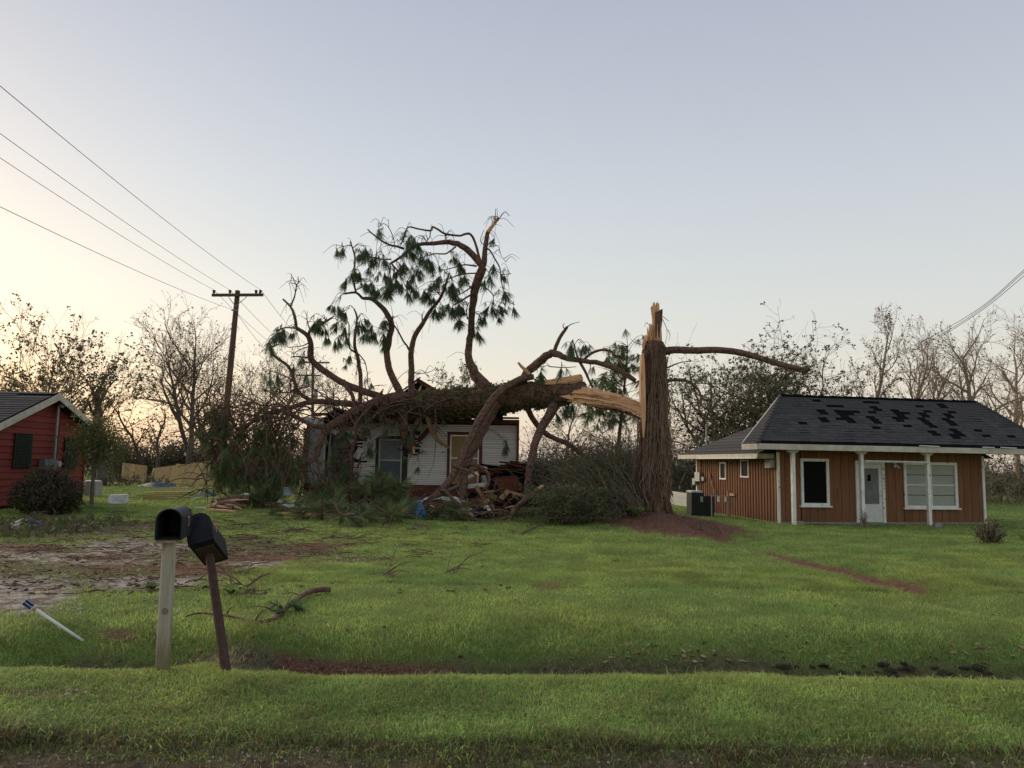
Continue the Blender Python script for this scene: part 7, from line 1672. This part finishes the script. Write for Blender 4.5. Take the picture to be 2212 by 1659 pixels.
# hanging pine foliage and vines behind the stump, left side
def back_pine():
    rnd = random.Random(81); Y = 27.5; base = W(1330, 1060, Y); base.z = gzf(base.x, Y); T = thing('young_pine', 'young green pine with bushy needles rising behind the left side of the stump', 'tree', base); tr, br, nd = MB(), MB(), MB()
    C = catmull([base, W(1335, 980, Y), W(1342, 900, Y), W(1350, 820, Y), W(1356, 750, Y)], 5); tr.tube(C, lerplist([.10, .08, .06, .04, .015], len(C)), 8); tr.build('trunk', M_barkd, T, off=base)
    for k in range(150):
        i = rnd.randrange(9, len(C)); q = C[i]; e = Vector((rnd.uniform(-1.2, .5), rnd.uniform(-.6, .6), rnd.uniform(-.1, .5))).normalized() * rnd.uniform(.3, 1.5) * (1.25 - i / len(C) * .6); pts = catmull([q, q + e * .5 + Vector((0, 0, .08)), q + e], 3); br.tube(pts, lerplist([.014, .01, .006], len(pts)), 4, cap=False)
        src = BIG[rnd.randrange(3)]; Mx = Euler((rnd.uniform(-.7, .7), rnd.uniform(-.7, .7), rnd.uniform(0, 6.28))).to_matrix(); s = rnd.uniform(.7, 1.1); nd.add([pts[-1] + (Mx @ Vector(v)) * s for v in src.v], src.f)
    br.build('branches', M_twig, T, off=base); o = nd.build('foliage', M_needled, T, off=base)
back_pine()
p = W(1340, 1060, 25.2); p.z = gzf(p.x, p.y)
thicket('hanging_vines', 'brown hanging vines and bare brush behind the left of the stump', 1.4, 4.1, 24.6, 27.6, 1.2, 3.0, 300, M_twig, 14, M_bush, 82, ls=.055)
thicket('left_brush', 'green brown branch litter at the left edge of the drive', -12.6, -9.3, 15.2, 19.6, .10, .34, 240, M_twig, 6, M_leafg, 83, ls=.07)
# brush pile beside the red house foot of fence
thicket('fence_brush', 'dark broken branches piled at the foot of the tan fence', -23.5, -19.0, 41.5, 43.5, .3, .8, 90, M_barkd, 1, M_shrub, 84)

# ------------------------------------------------------------------ small litter: stones, leaves, bark, straw (uncountable)
def litter(name, label, n_, fpos, size, m_, seed, flat=.35):
    rnd = random.Random(seed); b = MB()
    for k in range(n_):
        x, y = fpos(rnd); s = size * rnd.uniform(.5, 1.5); z = gzf(x, y) + s * flat * .4; M3 = Euler((rnd.uniform(-.4, .4), rnd.uniform(-.4, .4), rnd.uniform(0, 6.28))).to_matrix()
        V = [Vector((math.cos(a) * s * rnd.uniform(.7, 1.1), math.sin(a) * s * rnd.uniform(.4, .8), 0)) for a in (0, 1.2, 2.4, 3.5, 4.8)]; c = Vector((x, y, z)); n5 = 5
        b.add([c + M3 @ v for v in V] + [c + M3 @ (v * .7 + Vector((0, 0, s * flat))) for v in V], [tuple(range(5))[::-1], tuple(range(5, 10))] + [(i, (i + 1) % 5, 5 + (i + 1) % 5, 5 + i) for i in range(5)])
    o = b.build(name, m_); return tag(o, label, name.replace('_', ' '), kind='stuff')
def on(u0, u1, v0, v1):
    def f(rnd): 
        p = G(rnd.uniform(u0, u1), rnd.uniform(v0, v1)); return p.x, p.y
    return f
M_stone = mat('gravel_stone', (0.42, 0.38, 0.32), (0.28, 0.25, 0.21), 20, .85, vary=.1)
M_chip = mat('dark_bark_chip', (0.028, 0.020, 0.016), (0.05, 0.036, 0.028), 20, .9)
M_dleaf = mat('dry_leaf', (0.30, 0.21, 0.12), (0.40, 0.29, 0.17), 20, .8)
litter('gravel_stones', 'pale stones scattered over the gravel drive', 260, on(0, 420, 1165, 1330), .026, M_stone, 1, .4)
litter('verge_stones', 'white stones in the worn verge at lower left', 30, on(0, 420, 1484, 1512), .015, M_stone, 2, .6)
litter('road_grit', 'small grey stones along the road edge', 240, on(0, 2212, 1618, 1659), .010, M_stone, 3, .6)
litter('bark_chips', 'dark bark chips scattered on the verge at lower right', 34, on(1680, 2130, 1442, 1475), .055, M_chip, 4, .25)
litter('bark_chips', 'dark bark specks scattered on the lawn and verge', 140, on(250, 2200, 1190, 1560), .022, M_chip, 5, .3)
litter('dry_leaves', 'tan dry leaves caught in the ditch', 90, on(1300, 2212, 1395, 1436), .034, M_dleaf, 6, .12)
litter('dry_leaves', 'tan dry leaves and chips among the yard debris', 300, on(0, 1000, 1125, 1230), .055, M_dleaf, 7, .12)
litter('debris_bits', 'dark bark bits among the yard debris', 420, on(0, 1100, 1110, 1290), .04, M_chip, 8, .2)
# broken twigs strewn over the yard
def twig_litter():
    rnd = random.Random(99); b = MB()
    for k in range(900):
        u = rnd.gauss(560, 330) if k % 3 else rnd.uniform(0, 560); v = rnd.uniform(1108, 1215) if k % 3 else rnd.uniform(1120, 1290)
        if u < 0 or u > 1330: continue
        p = G(u, v, .015); L_ = rnd.uniform(.12, .6) * (p.y / 16); a = rnd.uniform(-.7, .7) + (3.14 if rnd.random() < .5 else 0); pts = []; q = p.copy()
        for j in range(4):
            pts.append(Vector((q.x, q.y, gzf(q.x, q.y) + .012 + rnd.random() * .05))); a += rnd.uniform(-.5, .5); q = q + Vector((math.cos(a), math.sin(a), 0)) * L_ / 3
        r = rnd.uniform(.004, .013); b.tube(pts, [r, r, r * .8, r * .4], 4, cap=False)
    o = b.build('twig_litter', M_pbarkh); tag(o, 'brown broken twigs strewn over the lawn and drive', 'twigs', kind='stuff')
twig_litter()
# pine straw strands on the brown patches
def straw_strands():
    N = 150000; x = np.random.uniform(-9, 8, N); y = np.random.uniform(6.5, 25, N); g, s, d = cover(x, y); k = (s > .35) & (np.random.rand(N) < s); x, y = x[k], y[k]; n_ = len(x); z = gz(x, y) + .008 + np.random.rand(n_) * .03
    a = np.random.rand(n_) * np.pi; L_ = .10 + .10 * np.random.rand(n_); wd = .0015 + .0003 * y; dx, dy = np.cos(a) * L_ / 2, np.sin(a) * L_ / 2; sx, sy = -np.sin(a) * wd, np.cos(a) * wd; dz = (np.random.rand(n_) - .5) * .05
    V = np.stack([np.stack([x - dx - sx, y - dy - sy, z - dz], -1), np.stack([x - dx + sx, y - dy + sy, z - dz], -1), np.stack([x + dx, y + dy, z + dz + .01], -1)], 1).reshape(-1, 3); me = bpy.data.meshes.new('pine_straw'); F = np.arange(n_ * 3).reshape(-1, 3)
    me.from_pydata(V.tolist(), [], F.tolist()); me.materials.append(mat('pine_straw', (0.31, 0.165, 0.105), (0.18, 0.088, 0.058), 30, .9)); o = bpy.data.objects.new('pine_straw', me); COL.objects.link(o); tag(o, 'reddish fallen pine straw on the stump mound, swale and ditch', 'pine straw', kind='stuff')
straw_strands()
p = W(122, 1432, 6.62); p.z = gzf(p.x, p.y); b = MB(); b.tube([(-.13, 0, .0), (-.10, .0, .01), (-.03, .01, .02), (.05, 0, .025), (.11, 0, .01), (.14, 0, 0)], [.012, .05, .065, .06, .045, .012], 10, rough=.12); b.v = [(x, y, z * .8) for x, y, z in b.v]
o = b.build('stone', M_conc, None, smooth=True); o.location = p; o.rotation_euler = (0, .05, .2); tag(o, 'small flat grey stone at the near lip of the ditch at left', 'stone')
